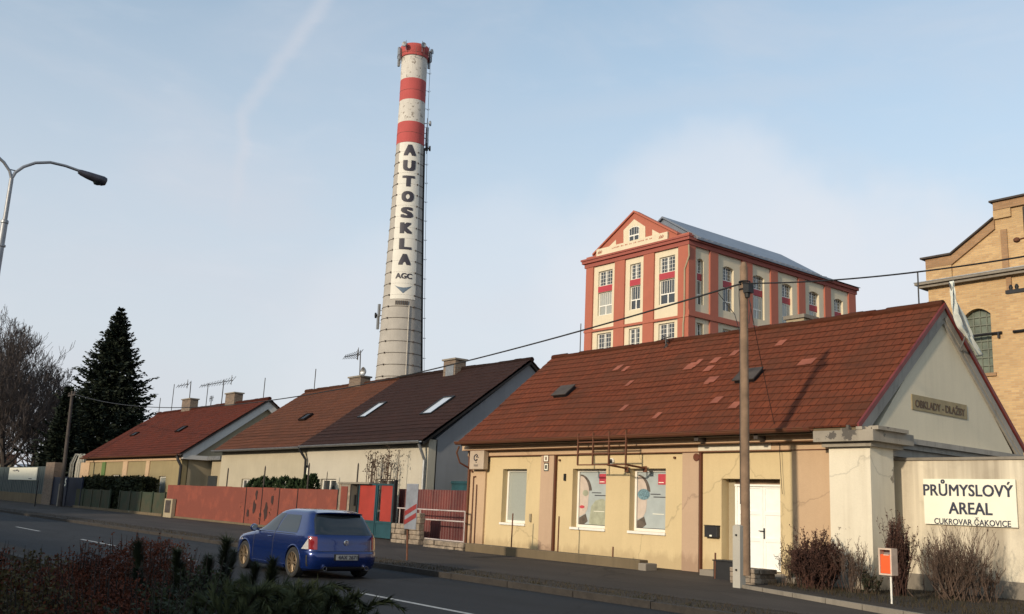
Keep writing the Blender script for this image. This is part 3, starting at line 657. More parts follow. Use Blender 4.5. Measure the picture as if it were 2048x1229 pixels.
# box sign
p0, p1 = at(940, 901, 'Y', 18.9), at(966, 939, 'Y', 18.9)
S = empty('box_sign', (p0.x, 18.9, p1.z), 'beige square box sign with a dark emblem on the corner of the yellow house', 'sign')
b = MB(); b.box(p0.x, p1.x, 18.9, 19.1, p1.z, p0.z); b.build('sign_box', plain('sign_box_face', (.42, .34, .26), .5, 0, .06), S, bevel=.02)
sx, sz = (p0.x+p1.x)/2, p1.z+(p0.z-p1.z)*.62
b = MB(); ring = [(sx+.09*math.cos(R(a))-.03, 18.892, sz+.09*math.sin(R(a))-.01) for a in range(95, 330, 18)]; b.tube(ring, .02, 6)
for dx_, dz_, l in ((.00, .09, .03), (.055, .055, .05), (.095, .0, .03), (.05, -.08, .03), (.0, -.155, .035), (.02, .02, .05)):
    b.box(sx+dx_-.02, sx+dx_+.02, 18.885, 18.899, sz+dz_-l/2, sz+dz_+l/2)
for k in range(2): b.box(sx-.11, sx+.10, 18.886, 18.898, p1.z+.10+k*.035, p1.z+.115+k*.035)
b.build('emblem', M['text'], S)
b = MB(); b.box(p0.x+.1, p1.x-.1, 19.1, 19.2, p0.z-.3, p0.z-.1); b.build('bracket', M['darkmetal'], S)
# rusty iron sign frame
yq = 18.42; S = empty('sign_rack', (AX(1204, 930, yq), yq, AZ(1204, 932, yq)), 'empty rusty iron frame hanging below the eaves above the poster windows', 'frame')
zt_, zm, zk, zb_ = AZ(1204, 866, yq), AZ(1204, 884, yq), AZ(1204, 907, yq), AZ(1204, 930, yq)
xs = [AX(px, 900, yq) for px in (1156, 1186, 1218, 1252)]
for k, x in enumerate(xs): b = MB(); b.box(x-.02, x+.02, yq-.02, yq+.02, zb_, zt_+(.05*k/3)); b.build('upright', M['rust'], S)
b = MB()
for z in (zb_, zk, zm): b.box(xs[0], xs[-1], yq-.018, yq+.018, z-.016, z+.016)
b.build('crossbar', M['rust'], S)
for x in (xs[2]-.05, xs[3]): b = MB(); b.tube([(x, yq, zb_), (x+.05, YF-.05, zb_-.06)], .03, 6); b.box(x-.02, x+.12, YF-.1, YF-.09, zb_-.16, zb_-.0); b.build('wall_arm', M['rust'], S)
# mail box
p0, p1 = at(1409, 1050, 'Y', YF-.12), at(1434, 1076, 'Y', YF-.12)
S = empty('mailbox', (p0.x, YF-.12, p1.z), 'small black mailbox on the yellow wall beside the white double door', 'mailbox')
b = MB(); b.box(p0.x, p1.x, YF-.13, YF-.002, p1.z, p0.z-.02); b.build('box', M['black'], S, bevel=.01)
b = MB(); b.box(p0.x-.01, p1.x+.01, YF-.145, YF-.002, p0.z-.018, p0.z); b.build('flap', M['darkmetal'], S)
b = MB(); b.box(p0.x+.17, p0.x+.24, YF-.134, YF-.1305, p1.z+.02, p1.z+.06); b.build('name_card', M['signwhite'], S)
# gable lettering board
xg = -11.56; q = [at(1825, 792, 'X', xg), at(1935, 808, 'X', xg), at(1933, 838, 'X', xg), at(1824, 820, 'X', xg)]
y0, y1 = (q[0].y+q[3].y)/2, (q[1].y+q[2].y)/2; z1, z0 = (q[0].z+q[1].z)/2, (q[2].z+q[3].z)/2
S = empty('gable_sign', (xg, (y0+y1)/2, z0), 'long brown sign board lettered OBKLADY - DLAŽBY on the gable wall', 'sign')
b = MB(); b.box(-11.579, xg, y0, y1, z0, z1); b.build('board', M['brass'], S)
text_on(S, 'lettering', 'OBKLADY - DLAŽBY', .3, (xg+.004, (y0+y1)/2, (z0+z1)/2), (0, 1, 0), (0, 0, 1), plain('brown_letters', (.09, .055, .03), .6), ((y1-y0)*.9, (z1-z0)*.62), 0, .003, 1.0, .006)
# rods and aerial on the near ridge
def rod(px, pyb, pyt, Y, label, group=None, r=.018, foot=True):
    a = at(px, pyb, 'Y', Y); t = at(px, pyt, 'Y', Y); b = MB(); b.tube([(a.x, Y, a.z-.12), (a.x, Y, t.z)], r, 6)
    if foot: b.box(a.x-.12, a.x+.12, Y-.06, Y+.06, a.z-.06, a.z-.02)
    return thing1('lightning_rod', b, M['darkmetal'], label, 'lightning rod', group)
rod(1160, 706, 648, YR, 'thin lightning rod at the far end of the near red roof ridge')
rod(1838, 609, 545, YR, 'thin lightning rod near the gable end of the near red roof ridge')
p = at(1333, 700, 'Y', YR-.3); t = at(1331, 672, 'Y', YR-.3)
S = empty('roof_aerial', (p.x, YR-.3, p.z), 'small dark star shaped aerial on legs on the near red roof', 'aerial')
b = MB(); b.tube([(p.x, YR-.3, p.z-.1), (t.x, YR-.3, t.z)], .022, 6); b.tube([(p.x-.12, YR-.4, p.z-.1), (p.x, YR-.3, p.z+.2)], .015, 5); b.tube([(p.x+.12, YR-.2, p.z-.1), (p.x, YR-.3, p.z+.2)], .015, 5); b.build('mast', M['darkmetal'], S)
b = MB(); zc = t.z-.08; b.tube([(t.x-.2, YR-.3, zc-.03), (t.x+.2, YR-.3, zc+.03)], .018, 5); b.tube([(t.x-.12, YR-.3, zc+.12), (t.x+.12, YR-.3, zc-.14)], .015, 5); b.build('cross_arms', M['darkmetal'], S)
# flag on the gable rake
S = empty('banner_flag', (-11.2, YR, 5.8), 'long pale limp flag hanging slantwise over the gable edge in front of the brick hall', 'flag')
pts = [(1902, 563), (1905, 590), (1914, 622), (1926, 652), (1942, 682), (1962, 712)]
xf = -11.25; W = [at(x, y, 'X', xf) for x, y in pts]
b = MB(); b.tube([at(1898, 566, 'X', xf), at(1934, 664, 'X', xf+.05), (-11.5, at(1940, 690, 'X', xf).y, at(1940, 690, 'X', xf).z-.1)], .02, 6); b.build('flag_pole', M['grey_metal'], S)
b = MB(); nseg = 40; wid = [.06, .14, .22, .30, .22, .20]; vs = []
for i in range(nseg+1):
    s = i/nseg*(len(W)-1); k = min(int(s), len(W)-2); f = s-k; p = W[k].lerp(W[k+1], f); wd = wid[k]*(1-f)+wid[k+1]*f
    for j in range(7):
        q = j/6-.5; vs.append((p.x+.05*math.sin(i*.23+j*1.6), p.y+wd*q*1.5+.015*math.sin(i*.3), p.z+wd*q*.5))
fs = [(i*7+j, i*7+j+1, (i+1)*7+j+1, (i+1)*7+j) for i in range(nseg) for j in range(6)]
b.add(vs, fs); fo = b.build('flag_cloth', M['flag'], S, smooth=True); sm = fo.modifiers.new('thick', 'SOLIDIFY'); sm.thickness = .008

# ------------------------------------------------------------------ industrial estate wall and its sign
YW = 20.1
S = empty('boundary_wall', (-8, YW, .25), 'streaked pale plaster wall carrying the PRŮMYSLOVÝ AREAL board', 'wall')
b = MB(); b.box(-11.62, 1.5, YW, YW+.3, .1, AZ(1900, 921, YW)); b.build('wall', streaked('streaked_wall_plaster', (.62, .555, .43), (.36, .31, .235), 2.1, .10, .40, .66), S)
b = MB(); b.box(-11.64, 1.55, YW-.04, YW+.34, AZ(1900, 921, YW)+.003, AZ(1900, 917, YW)+.02); b.build('coping', M['concrete'], S)
b = MB(); b.box(-11.61, 1.5, YW-.03, YW-.002, .1, .62); b.build('base_band', M['concrete'], S)
p0, p1 = at(1846, 958, 'Y', YW-.06), at(2036, 1056, 'Y', YW-.06)
S = empty('sign_board', (p0.x, YW-.06, p1.z), 'large white sign board lettered PRŮMYSLOVÝ AREAL CUKROVAR ČAKOVICE', 'sign')
b = MB(); b.box(p0.x, p1.x, YW-.06, YW-.034, p1.z, p0.z); b.build('board', M['signwhite'], S)
def s_at(x, y): return at(x, y, 'Y', YW-.064)
ink = plain('sign_navy_ink', (.025, .03, .055), .5)
a, c = s_at(1848, 1000), s_at(2027, 1000); zz1, zz0 = s_at(1938, 960).z, s_at(1938, 993).z
text_on(S, 'lettering', 'PRŮMYSLOVÝ', .3, ((a.x+c.x)/2, YW-.064, (zz1+zz0)/2), (1, 0, 0), (0, 0, 1), ink, (c.x-a.x, zz1-zz0), 0, .002, 1.0, .007)
a, c = s_at(1897, 1000), s_at(1983, 1000); zz1, zz0 = s_at(1938, 1006).z, s_at(1938, 1029).z
text_on(S, 'lettering', 'AREAL', .3, ((a.x+c.x)/2, YW-.064, (zz1+zz0)/2), (1, 0, 0), (0, 0, 1), ink, (c.x-a.x, zz1-zz0), 0, .002, 1.0, .008)
a, c = s_at(1867, 1000), s_at(2019, 1000); zz1, zz0 = s_at(1938, 1035).z, s_at(1938, 1051).z
text_on(S, 'lettering', 'CUKROVAR ČAKOVICE', .3, ((a.x+c.x)/2, YW-.064, (zz1+zz0)/2), (1, 0, 0), (0, 0, 1), ink, (c.x-a.x, zz1-zz0), 0, .002, 1.0, .003)

# ------------------------------------------------------------------ verge bed in front of the near house, low walls
bd = [at(1494, 1177, 'Z', .2), at(1640, 1201, 'Z', .2), at(1780, 1225, 'Z', .2)]
g = MB(); dirx = (bd[2]-bd[0]).normalized(); a = bd[0]-dirx*.3; e = bd[2]+dirx*9
g.add([(a.x, a.y, .235), (e.x, e.y, .20), (e.x, 20.1, .29), (a.x, 20.1, .29)], [(0, 1, 2, 3)]); structure('soil_bed', g, M['verge'])
g = MB(); nrm2 = Vector((dirx.y, -dirx.x, 0)); k = 0
while k < 9.0:
    p, q = a+dirx*k, a+dirx*(k+.97); g.prism([(p.x, p.y, .1), (q.x, q.y, .1), (q.x, q.y, .265), (p.x, p.y, .265)], nrm2*.08); k += 1.0
structure('bed_edging', g, M['concrete'])
# low mossy concrete wall in front of the windows
A = at(932, 1098, 'Z', .2); B_ = at(1297, 1150, 'Z', .2)
yw0, yw1 = 18.15, 18.15
xa, xb = AX(930, 1098, 18.1), AX(1286, 1150, 18.1)
S = empty('low_concrete_wall', ((xa+xb)/2, 18.25, .15), 'long low mossy concrete wall on the pavement before the poster windows', 'low wall')
b = MB(); b.box(xa, xb-.13, 18.1, 18.42, .15, AZ(1150, 1108, 18.1)); b.build('wall_run', M['concrete_d'], S, bevel=.02)
b = MB(); b.box(xb-.128, xb+.13, 18.05, 18.47, .15, AZ(1280, 1128, 18.1)+.02); b.build('end_block', M['concrete'], S, bevel=.02)
for (px, yb_, yt_, lab) in ((1022, 1104, 1027, 'iron rod standing in front of the plain blind window'), (1115, 1112, 1033, 'tall iron rod just beside the pilaster with number plates'), (1225, 1122, 1094, 'shortest iron rod below and between the poster windows'), (1430, 1160, 1106, 'thin iron rod standing by the stone step near the mailbox')):
    yy = 18.25 if px < 1300 else 18.0; a = at(px, yb_, 'Y', yy); t = at(px, yt_, 'Y', yy); b = MB(); b.tube([(a.x, yy, .2), (a.x+.01, yy, t.z)], .021, 6)
    thing1('iron_rod', b, M['rust'], lab, 'rod', 'iron rods along the low wall')
# stacked stone step + dark box under the door
a, c = at(1392, 1168, 'Z', .2), at(1432, 1172, 'Z', .2)
b = MB(); rnd = random.Random(3); z = .15
for k in range(4):
    x = a.x-.02
    while x < a.x+.78: l = rnd.uniform(.16, .34); b.box(x, min(x+l-.015, a.x+.82), 17.55+rnd.uniform(-.02, .02), 18.1, z, z+.095); x += l
    z += .1
thing1('stone_stack', b, M['stonepost'], 'low stack of flat stones at the left end of the door step', 'stones', bevel=.012)
b = MB(); x0, x1 = AX(1432, 1160, 18.1), AX(1475, 1160, 18.1); b.box(x0, x1, 18.0, 18.4, .2, .62); b.box(x0-.02, x1+.02, 17.98, 18.42, .62, .65)
thing1('utility_box', b, M['black'], 'low dark box standing between the stone stack and the pole', 'box', bevel=.01)

# ------------------------------------------------------------------ wooden pole with concrete stub, wires
YP = 16.8
p0, p1 = at(1490, 1150, 'Y', YP), at(1496, 528, 'Y', YP)
PX = at(1491, 1000, 'Y', YP).x
S = empty('utility_pole', (PX, YP, .2), 'weathered wooden pole strapped to a concrete stub before the white door', 'utility pole')
b = MB(); b.tube([(PX, YP, .45), (PX-.01, YP, 3.5), (PX-.02, YP, p1.z-.06), (PX-.02, YP, p1.z+.05)], [.10, .093, .083, .05], 14); b.build('pole', M['wood'], S, smooth=True)
sxp = at(1480, 1100, 'Y', YP-.1).x
b = MB(); b.box(sxp-.11, sxp+.08, YP-.2, YP-.02, .1, AZ(1480, 1050, YP-.1)-.04); b.prism([(sxp-.11, YP-.2, AZ(1480, 1050, YP-.1)-.04), (sxp-.05, YP-.2, AZ(1480, 1050, YP-.1)), (sxp+.08, YP-.2, AZ(1480, 1050, YP-.1)-.02), (sxp+.08, YP-.2, AZ(1480, 1050, YP-.1)-.04)], (0, .18, 0))
st = b.build('concrete_stub', plaster('stub_concrete', (.42, .40, .35), .85, .3, (.2, .19, .16)), S)
for py in (1071, 1141):
    b = MB(); q = at(1479, py, 'Y', YP-.2); b.lathe((sxp-.01, YP-.2, q.z), [(.02, 0), (.02, -.03)], 8, 'Y'); b.build('bolt', M['darkmetal'], st, recalc=True)
b = MB(); ct = at(1495, 568, 'Y', YP).z; b.tube([(PX+.12*math.cos(t), YP+.12*math.sin(t), ct+.05) for t in [k*.45 for k in range(15)]], .016, 5); b.tube([(PX+.12*math.cos(t), YP+.12*math.sin(t), ct-.12) for t in [k*.45 for k in range(15)]], .012, 5)
b.build('clamp_ring', M['darkmetal'], S)
b = MB(); b.box(PX+.05, PX+.2, YP-.12, YP+.06, ct-.22, ct-.02); b.lathe((PX+.1, YP-.03, ct-.32), [(.05, 0), (.07, .1)], 8); b.build('insulator_box', M['black'], S)
b = MB(); b.tube([(PX-.12, YP-.04, ct+.03), (PX-.135, YP-.02, ct-.25), (PX-.115, YP-.02, ct-.55), (PX-.115, YP-.03, 3.0), (PX-.112, YP-.03, 1.9)], .009, 5); b.tube([(PX+.12, YP-.04, ct-.25), (PX+.17, YP-.0, ct-.5), (PX+.11, YP, ct-.9)], .009, 5); b.build('pole_cable', M['black'], S)
def cable(pts, r, name, label, sag=0.0, n=40):
    b = MB(); P = []
    for i in range(len(pts)-1):
        a, c = Vector(pts[i]), Vector(pts[i+1])
        for k in range(n if i == len(pts)-2 else n):
            f = k/n; q = a.lerp(c, f); q.z -= 4*sag*f*(1-f); P.append(q)
    P.append(Vector(pts[-1])); b.tube(P, r, 5)
    return thing1(name, b, M['black'], label, 'cable')
# far left dark pole
FPY = 18.7; FX = at(120, 1010, 'Y', FPY).x; ft = at(145, 783, 'Y', FPY)
S = empty('utility_pole', (FX, FPY, .2), 'dark slim pole with a small crossarm and concrete stub before the spruce', 'utility pole')
b = MB(); b.tube([(FX, FPY, .2), (ft.x, FPY, ft.z)], [.16, .10], 10); b.build('pole', M['wood_dark'], S, smooth=True)
b = MB(); b.box(ft.x-.9, ft.x+.9, FPY-.05, FPY+.05, ft.z-.35, ft.z-.25)
for k in (-.75, 0, .75): b.lathe((ft.x+k, FPY, ft.z-.25), [(.05, 0), (.07, .12), (.03, .2)], 8)
b.build('crossarm', M['wood_dark'], S)
b = MB(); b.box(FX-.42, FX-.14, FPY-.15, FPY+.15, .1, AZ(113, 968, FPY)); b.build('concrete_stub', M['concrete'], S)
q = at(132, 965, 'Y', FPY-.2); S5 = empty('number_sign', (q.x, FPY-.2, q.z-.3), 'small dark sign with a pale figure 5 beside the dark pole', 'sign')
b = MB(); b.box(q.x-.35, q.x+.35, FPY-.23, FPY-.2, q.z-.38, q.z+.38); b.build('sign_plate', M['gate_blue'], S5)
text_on(S5, 'lettering', '5', .6, (q.x, FPY-.236, q.z), (1, 0, 0), (0, 0, 1), M['signwhite'], (.34, .55), .012, .004)
q = Vector((ft.x, FPY, ft.z-.15))
def proj(p): d = Vector(p)-CAM; z = d.dot(F2); return 1024+FL*d.dot(R3)/z, 614.5-FL*d.dot(U3)/z
A_ = Vector((PX-.02, YP-.1, ct)); fb = min((abs(proj(A_.lerp(q, k/400))[0]-900), k/400) for k in range(1, 400))[1]
pb = A_.lerp(q, fb); zb__ = at(900, 731, 'Y', pb.y).z; SAG = (pb.z-zb__)/(4*fb*(1-fb))
cable([(PX-.02, YP-.1, ct), tuple(q)], .022, 'overhead_cable', 'long overhead cable from the wooden pole past the houses to the spruce', SAG, 80)
# right edge pole with arms
XR, YRp = at(2072, 600, 'Y', 16.0).x, 16.0
S = empty('utility_pole', (XR, YRp, .2), 'pole at the brick hall edge whose black crossarm and round insulator show', 'utility pole')
b = MB(); b.tube([(XR, YRp, .1), (XR-.02, YRp, at(2050, 415, 'Y', YRp).z)], [.12, .09], 12); b.build('pole', M['wood_dark'], S, smooth=True)
za = AZ(2030, 583, YRp); b = MB(); b.box(AX(2012, 583, YRp), XR+.3, YRp-.03, YRp+.03, za-.03, za+.03)
for k in (2022, 2034): b.lathe((AX(k, 583, YRp), YRp, za+.03), [(.025, 0), (.035, .05), (.015, .09)], 8)
b.build('crossarm', M['darkmetal'], S)
za = AZ(2035, 480, YRp); b = MB(); xx = AX(2036, 480, YRp); b.tube([(xx, YRp, za), (XR, YRp, za+.02)], .015, 6); b.lathe((xx-.02, YRp, za-.045), [(.02, 0), (.05, .02), (.055, .05), (.035, .08), (.01, .09)], 10); b.build('insulator', M['gutter'], S)
zr_ = AZ(2046, 517, YRp)
cable([(PX+.02, YP-.1, ct), (XR, YRp-.1, zr_)], .016, 'overhead_cable', 'overhead cable from the wooden pole across to the brick hall', .12)
q1 = at(1447, 580, 'Y', YP+.0)
cable([(PX-.72, YP-.02, ct-.10), (PX-.35, YP+.1, ct-.62), (PX-.115, YP-.03, ct-1.05)], .009, 'drop_wire', 'thin wire drooping off the overhead cable onto the wooden pole', .0)
q2 = at(1560, 905, 'Y', YF-.1)
cable([(PX+.1, YP, ct-.25), (q2.x, YF-.12, q2.z+.15), (q2.x+.05, YF-.1, 2.2)], .007, 'drop_wire', 'very thin wire dropping from the wooden pole to the wall by the door', .1)

# orange bin on a post
YB = at(1779, 1210, 'Z', .22).y
p0, p1 = at(1758, 1096, 'Y', YB), at(1786, 1152, 'Y', YB); bx = at(1779, 1180, 'Y', YB).x
S = empty('litter_bin', (bx, YB, .2), 'orange box bin with pale rim on a white post before the bushes', 'bin')
b = MB(); b.tube([(bx, YB+.06, .2), (bx, YB+.06, p1.z+.2)], .018, 8); b.build('post', M['white_pvc'], S)
b = MB(); b.box(p0.x+.03, p1.x-.03, YB-.02, YB+.16, p1.z+.03, p0.z-.11); b.build('bin_body', M['orange'], S, bevel=.01)
b = MB(); t_ = .028
b.box(p0.x, p0.x+t_, YB-.03, YB+.17, p1.z, p0.z); b.box(p1.x-t_, p1.x, YB-.03, YB+.17, p1.z, p0.z); b.box(p0.x+t_, p1.x-t_, YB-.03, YB+.17, p1.z, p1.z+t_); b.box(p0.x+t_, p1.x-t_, YB-.03, YB+.17, p0.z-t_, p0.z); b.box(p0.x+.1, p1.x-.05, YB-.03, YB-.02, p0.z-.125, p0.z-.11)
b.build('rim', plain('bin_rim', (.55, .42, .33), .5), S)
b = MB(); b.box(p0.x+t_, p1.x-t_, YB+.12, YB+.14, p0.z-.11, p0.z-t_); b.build('hood', M['grey_metal'], S)

# ------------------------------------------------------------------ middle house (brown and dark roof)
YM = 21.0
def mx(px, py=900): return AX(px, py, YM-.3)
XA, XS, XB = AX(428, 905, YM-.35), AX(603, 893, YM-.35), AX(846, 880, YM-.35)
zeM = AZ(700, 889, YM-.35)+.0
ap = at(1066, 722, 'X', XB+.15); ZRM = ap.z; YRM = ap.y
H2 = empty('house', ((XA+XB)/2, YM, .25), 'long low cream house with half brown, half dark roof behind the red fence', 'house')
w2 = []
for (a, c) in ((482, 498), (641, 672), (752, 790), (556, 578)):
    w2.append((AX(a, 965, YM), AX(c, 965, YM), 1.2, AZ(a, 958, YM)))
wall('-y', YM, XS, XB-.1, .1, zeM+.1, [w for w in w2 if w[0] > XS], .15, .4).build('front_wall', M['cream'], H2)
wall('-y', YM+.02, XA+.25, XS-.005, .1, zeM+.1, [w for w in w2 if w[1] < XS], .15, .4).build('front_wall', M['paleyellow'], H2)
for i, w_ in enumerate(w2): window(H2, '-y', YM, w_[0], w_[1], w_[2], w_[3], .12, .07, 1, glass='glass')
yb_ = 2*YRM-YM
b = MB(); b.prism([(XB-.1, YM+.35, .1), (XB-.1, yb_, .1), (XB-.1, yb_, zeM), (XB-.1, YRM, ZRM-.15), (XB-.1, YM+.35, zeM+.16)], (-.3, 0, 0)); b.build('gable_wall', M['greywall'], H2); b = MB(); b.box(XA+.55, XB-.4, yb_-.3, yb_, .1, zeM); b.build('back_wall', M['paleyellow'], H2)
b = MB(); b.prism([(XA+.25, YM+.4, .1), (XA+.25, yb_, .1), (XA+.25, yb_, zeM), (XA+.25, YRM, ZRM-.15), (XA+.25, YM+.35, zeM+.1)], (.3, 0, 0)); b.build('far_gable_wall', M['paleyellow'], H2)
tile_slope(H2, 'brown_roof', M['tile_brown'], XA, XS, YM-.35, zeM, YRM, ZRM, seed=6)
tile_slope(H2, 'dark_roof', M['tile_dark'], XS+.003, XB+.1, YM-.38, zeM+.02, YRM, ZRM+.03, seed=7)
tile_slope(H2, 'back_roof_slope', M['tile_dark'], XA, XB+.1, yb_+.35, zeM, YRM, ZRM, seed=8)
b = roof_board(XA+.03, XB+.06, YM-.33, zeM-.0, YRM, ZRM); b.prism([(XA+.03, yb_+.33, zeM-.02), (XA+.03, YRM, ZRM-.02), (XA+.03, YRM, ZRM-.13), (XA+.03, yb_+.33, zeM-.13)], (XB-XA, 0, 0)); b.build('roof_boarding', M['darkmetal'], H2)
ridge_caps(H2, M['tile_brown'], XA+.05, XS, YRM, ZRM+.03, .12); ridge_caps(H2, M['tile_dark'], XS, XB+.1, YRM, ZRM+.06, .12)
gutter(H2, XA, XS, YM-.45, zeM-.03, M['grey_metal'], .08); gutter(H2, XS+.1, XB, YM-.48, zeM, M['grey_metal'], .08)
b = MB(); xx = AX(612, 920, YM-.1); b.tube([(xx-.3, YM-.4, zeM-.05), (xx, YM-.12, zeM-.6), (xx, YM-.1, zeM-1.2), (xx+.02, YM-.1, .3)], .06, 7); b.build('downpipe', M['darkmetal'], H2)
xx = XB-.2; b = MB(); b.tube([(xx, YM-.4, zeM-.1), (xx+.03, YM-.12, zeM-.7), (xx+.03, YM-.1, .3)], .06, 7); b.build('downpipe', M['grey_metal'], H2)
# soot stain patch is part of the plaster; rooflights
nM = Vector((0, -(ZRM-zeM), (YRM-YM+.35))).normalized(); P1 = Vector((0, YM-.35, zeM)); uM = Vector((0, YRM-YM+.35, ZRM-zeM)).normalized()
def onroof2(x, y, n_=nM, p_=P1): d = ray(x, y); return CAM + d*(n_.dot(p_-CAM)/n_.dot(d))
def rooflight(par, quad, n_, p_, name, mat, fr='darkmetal', h=.07):
    q = [onroof2(x, y, n_, p_) for x, y in quad]; c = sum(q, Vector())/4+n_*.055
    hw = abs((q[1].x-q[0].x)+(q[2].x-q[3].x))/4; u_ = uM if n_ is nM else uL; hl = ((q[3]-q[0]).dot(u_)+(q[2]-q[1]).dot(u_))/4
    H = Vector((hw, 0, 0)); Q = u_*hl; b = MB(); f = MB()
    def slab(mb, a0, a1, s0, s1, t0, t1): mb.prism([c+H*a0+Q*s0+n_*t0, c+H*a1+Q*s0+n_*t0, c+H*a1+Q*s1+n_*t0, c+H*a0+Q*s1+n_*t0], n_*(t1-t0))
    slab(f, -1.25, -1, -1.1, 1.1, .0, h+.03); slab(f, 1, 1.25, -1.1, 1.1, .0, h+.03); slab(f, -1, 1, 1, 1.1, .0, h+.03); slab(f, -1, 1, -1.1, -1, .0, h+.03)
    fo = f.build(name, M[fr], par, recalc=True); slab(b, -1, 1, -1, 1, .0, h); b.build('pane', M[mat], fo, recalc=True)
rooflight(H2, [(849, 832), (866, 832), (905, 800), (888, 801)], nM, P1, 'roof_window', 'skylight')
rooflight(H2, [(721, 839), (733, 838), (772, 811), (760, 811)], nM, P1, 'roof_window', 'skylight')
rooflight(H2, [(600, 843), (608, 843), (627, 832), (618, 832)], nM, P1, 'roof_hatch', 'darkmetal', 'tile_dark')
def chimney(par, pxa, pxb, pyt, Y, mat='chbrick', capm='concrete', base=None, capo=.07, d=.6):
    xa, xb = AX(pxa, pyt, Y), AX(pxb, pyt, Y); xb = xa+(xb-xa)*.72; zt_ = AZ((pxa+pxb)/2, pyt, Y); b = MB(); b.box(xa, xb, Y, Y+d, zt_-2.2, zt_-.08); c = b.build('chimney', M[mat], par)
    b = MB(); b.box(xa-capo, xb+capo, Y-capo, Y+d+capo, zt_-.08, zt_+.0); b.build('chimney_cap', M[capm], c); return c, (xa+xb)/2, zt_
c1_, cxm1, czt1 = chimney(H2, 699, 731, 752, YRM-.35, 'chbrick')
c2_, cxm2, czt2 = chimney(H2, 888, 921, 717, YRM-.45, 'chbrick')
b = MB(); xx = AX(886, 757, YRM-.6); b.box(xx-.02, xx+.62, YRM-.47, YRM-.452, ZRM-.45, ZRM+.25); b.build('flashing', M['grey_metal'], c2_)
def yagi(px, pyb, pxt, pyt, Y, pxl, pxr, n, label, dish=None, extra=None):
    a = at(px, pyb, 'Y', Y); t = at(pxt, pyt, 'Y', Y); S = empty('tv_aerial', (a.x, Y, a.z), label, 'aerial', 'television aerials on the roofs')
    b = MB(); b.tube([(a.x, Y, a.z-.3), (t.x, Y, t.z)], .035, 6); b.build('mast', M['darkmetal'], S)
    l, r_ = AX(pxl, pyt, Y), AX(pxr, pyt, Y); z = t.z-.15; b = MB(); b.tube([(l, Y, z), (r_, Y, z)], .025, 5)
    for k in range(n):
        x = l+(r_-l)*k/(n-1); hl = .16+.18*k/n; b.tube([(x, Y-hl*.6, z-hl*.9), (x, Y+hl*.6, z+hl*.9)], .016, 4)
    b.tube([(r_, Y-.1, z-.35), (r_, Y-.1, z+.35)], .02, 4); b.tube([(r_-.25, Y, z-.28), (r_-.25, Y, z+.28)], .02, 4)
    b.build('boom_and_rods', M['darkmetal'], S)
    if dish:
        q = at(dish[0], dish[1], 'Y', Y-.1); b = MB(); b.lathe((q.x, Y-.1, q.z), [(.02, .12), (.14, .09), (.22, .02), (.26, -.05), (.24, -.05), (.12, .06), (.01, .09)], 16, 'Y', caps=False); b.build('dish', M['grey_metal'], S, recalc=True)
    return S
yagi(720, 750, 721, 703, YRM-.1, 690, 720, 9, 'aerial with rods and white dish on the middle chimney', (727, 744))
yagi(379, 800, 382, 764, 26.0, 356, 378, 5, 'shortest aerial, above the leftmost roof chimney')
yagi(443, 806, 448, 760, 26.0, 403, 466, 13, 'longest aerial, beside the right chimney of the leftmost roof')
def rod2(px, pyb, pyt, Y, label): return rod(px, pyb, pyt, Y, label, 'lightning rods on the roof ridges', .028, False)
rod2(628, 782, 739, YRM, 'lightning rod at the far end of the brown roof ridge')
# lean-to and low wall in the gap
p0 = at(852, 917, 'Y', 23.4); p1 = at(930, 930, 'Y', 23.4)
S = empty('shed', ((p0.x+p1.x)/2, 23.4, .25), 'grey flat shed in the gap beside the dark roofed house', 'shed')
b = MB(); b.box(XB+.25, HX0-.35, 23.4, 26.5, .25, AZ(890, 920, 23.4)); b.build('wall', M['greywall'], S)
b = MB(); b.box(XB+.2, HX0-.32, 23.3, 26.6, AZ(890, 920, 23.4)+.003, AZ(890, 915, 23.4)+.02); b.build('flat_roof', M['darkmetal'], S)
b = MB(); xx = AX(909, 940, 23.35); b.box(xx, HX0-.4, 23.34, 23.398, .5, AZ(890, 921, 23.4)-.05); b.build('panel', M['grey_metal'], S)
q = at(891, 943, 'Y', 23.0); b = MB(); b.lathe((q.x, 23.2, q.z), [(.02, .1), (.18, .07), (.33, -.02), (.33, -.05), (.16, .03), (.01, .07)], 18, 'Y', caps=False)
D = thing1('satellite_dish', b, plain('pale_dish', (.5, .48, .44), .5), 'small pale satellite dish on the grey shed wall', 'satellite dish', recalc=True)
a, c = at(858, 962, 'Y', 22.2), at(930, 976, 'Y', 22.2); b = MB(); b.box(a.x, HX0-.32, 22.2, 22.9, .25, a.z-.1); b.box(a.x-.05, HX0-.31, 22.15, 22.95, a.z-.1, a.z)
thing1('storage_bin', b, M['teal'], 'dark teal storage container showing above the dark red sheet fence', 'container')
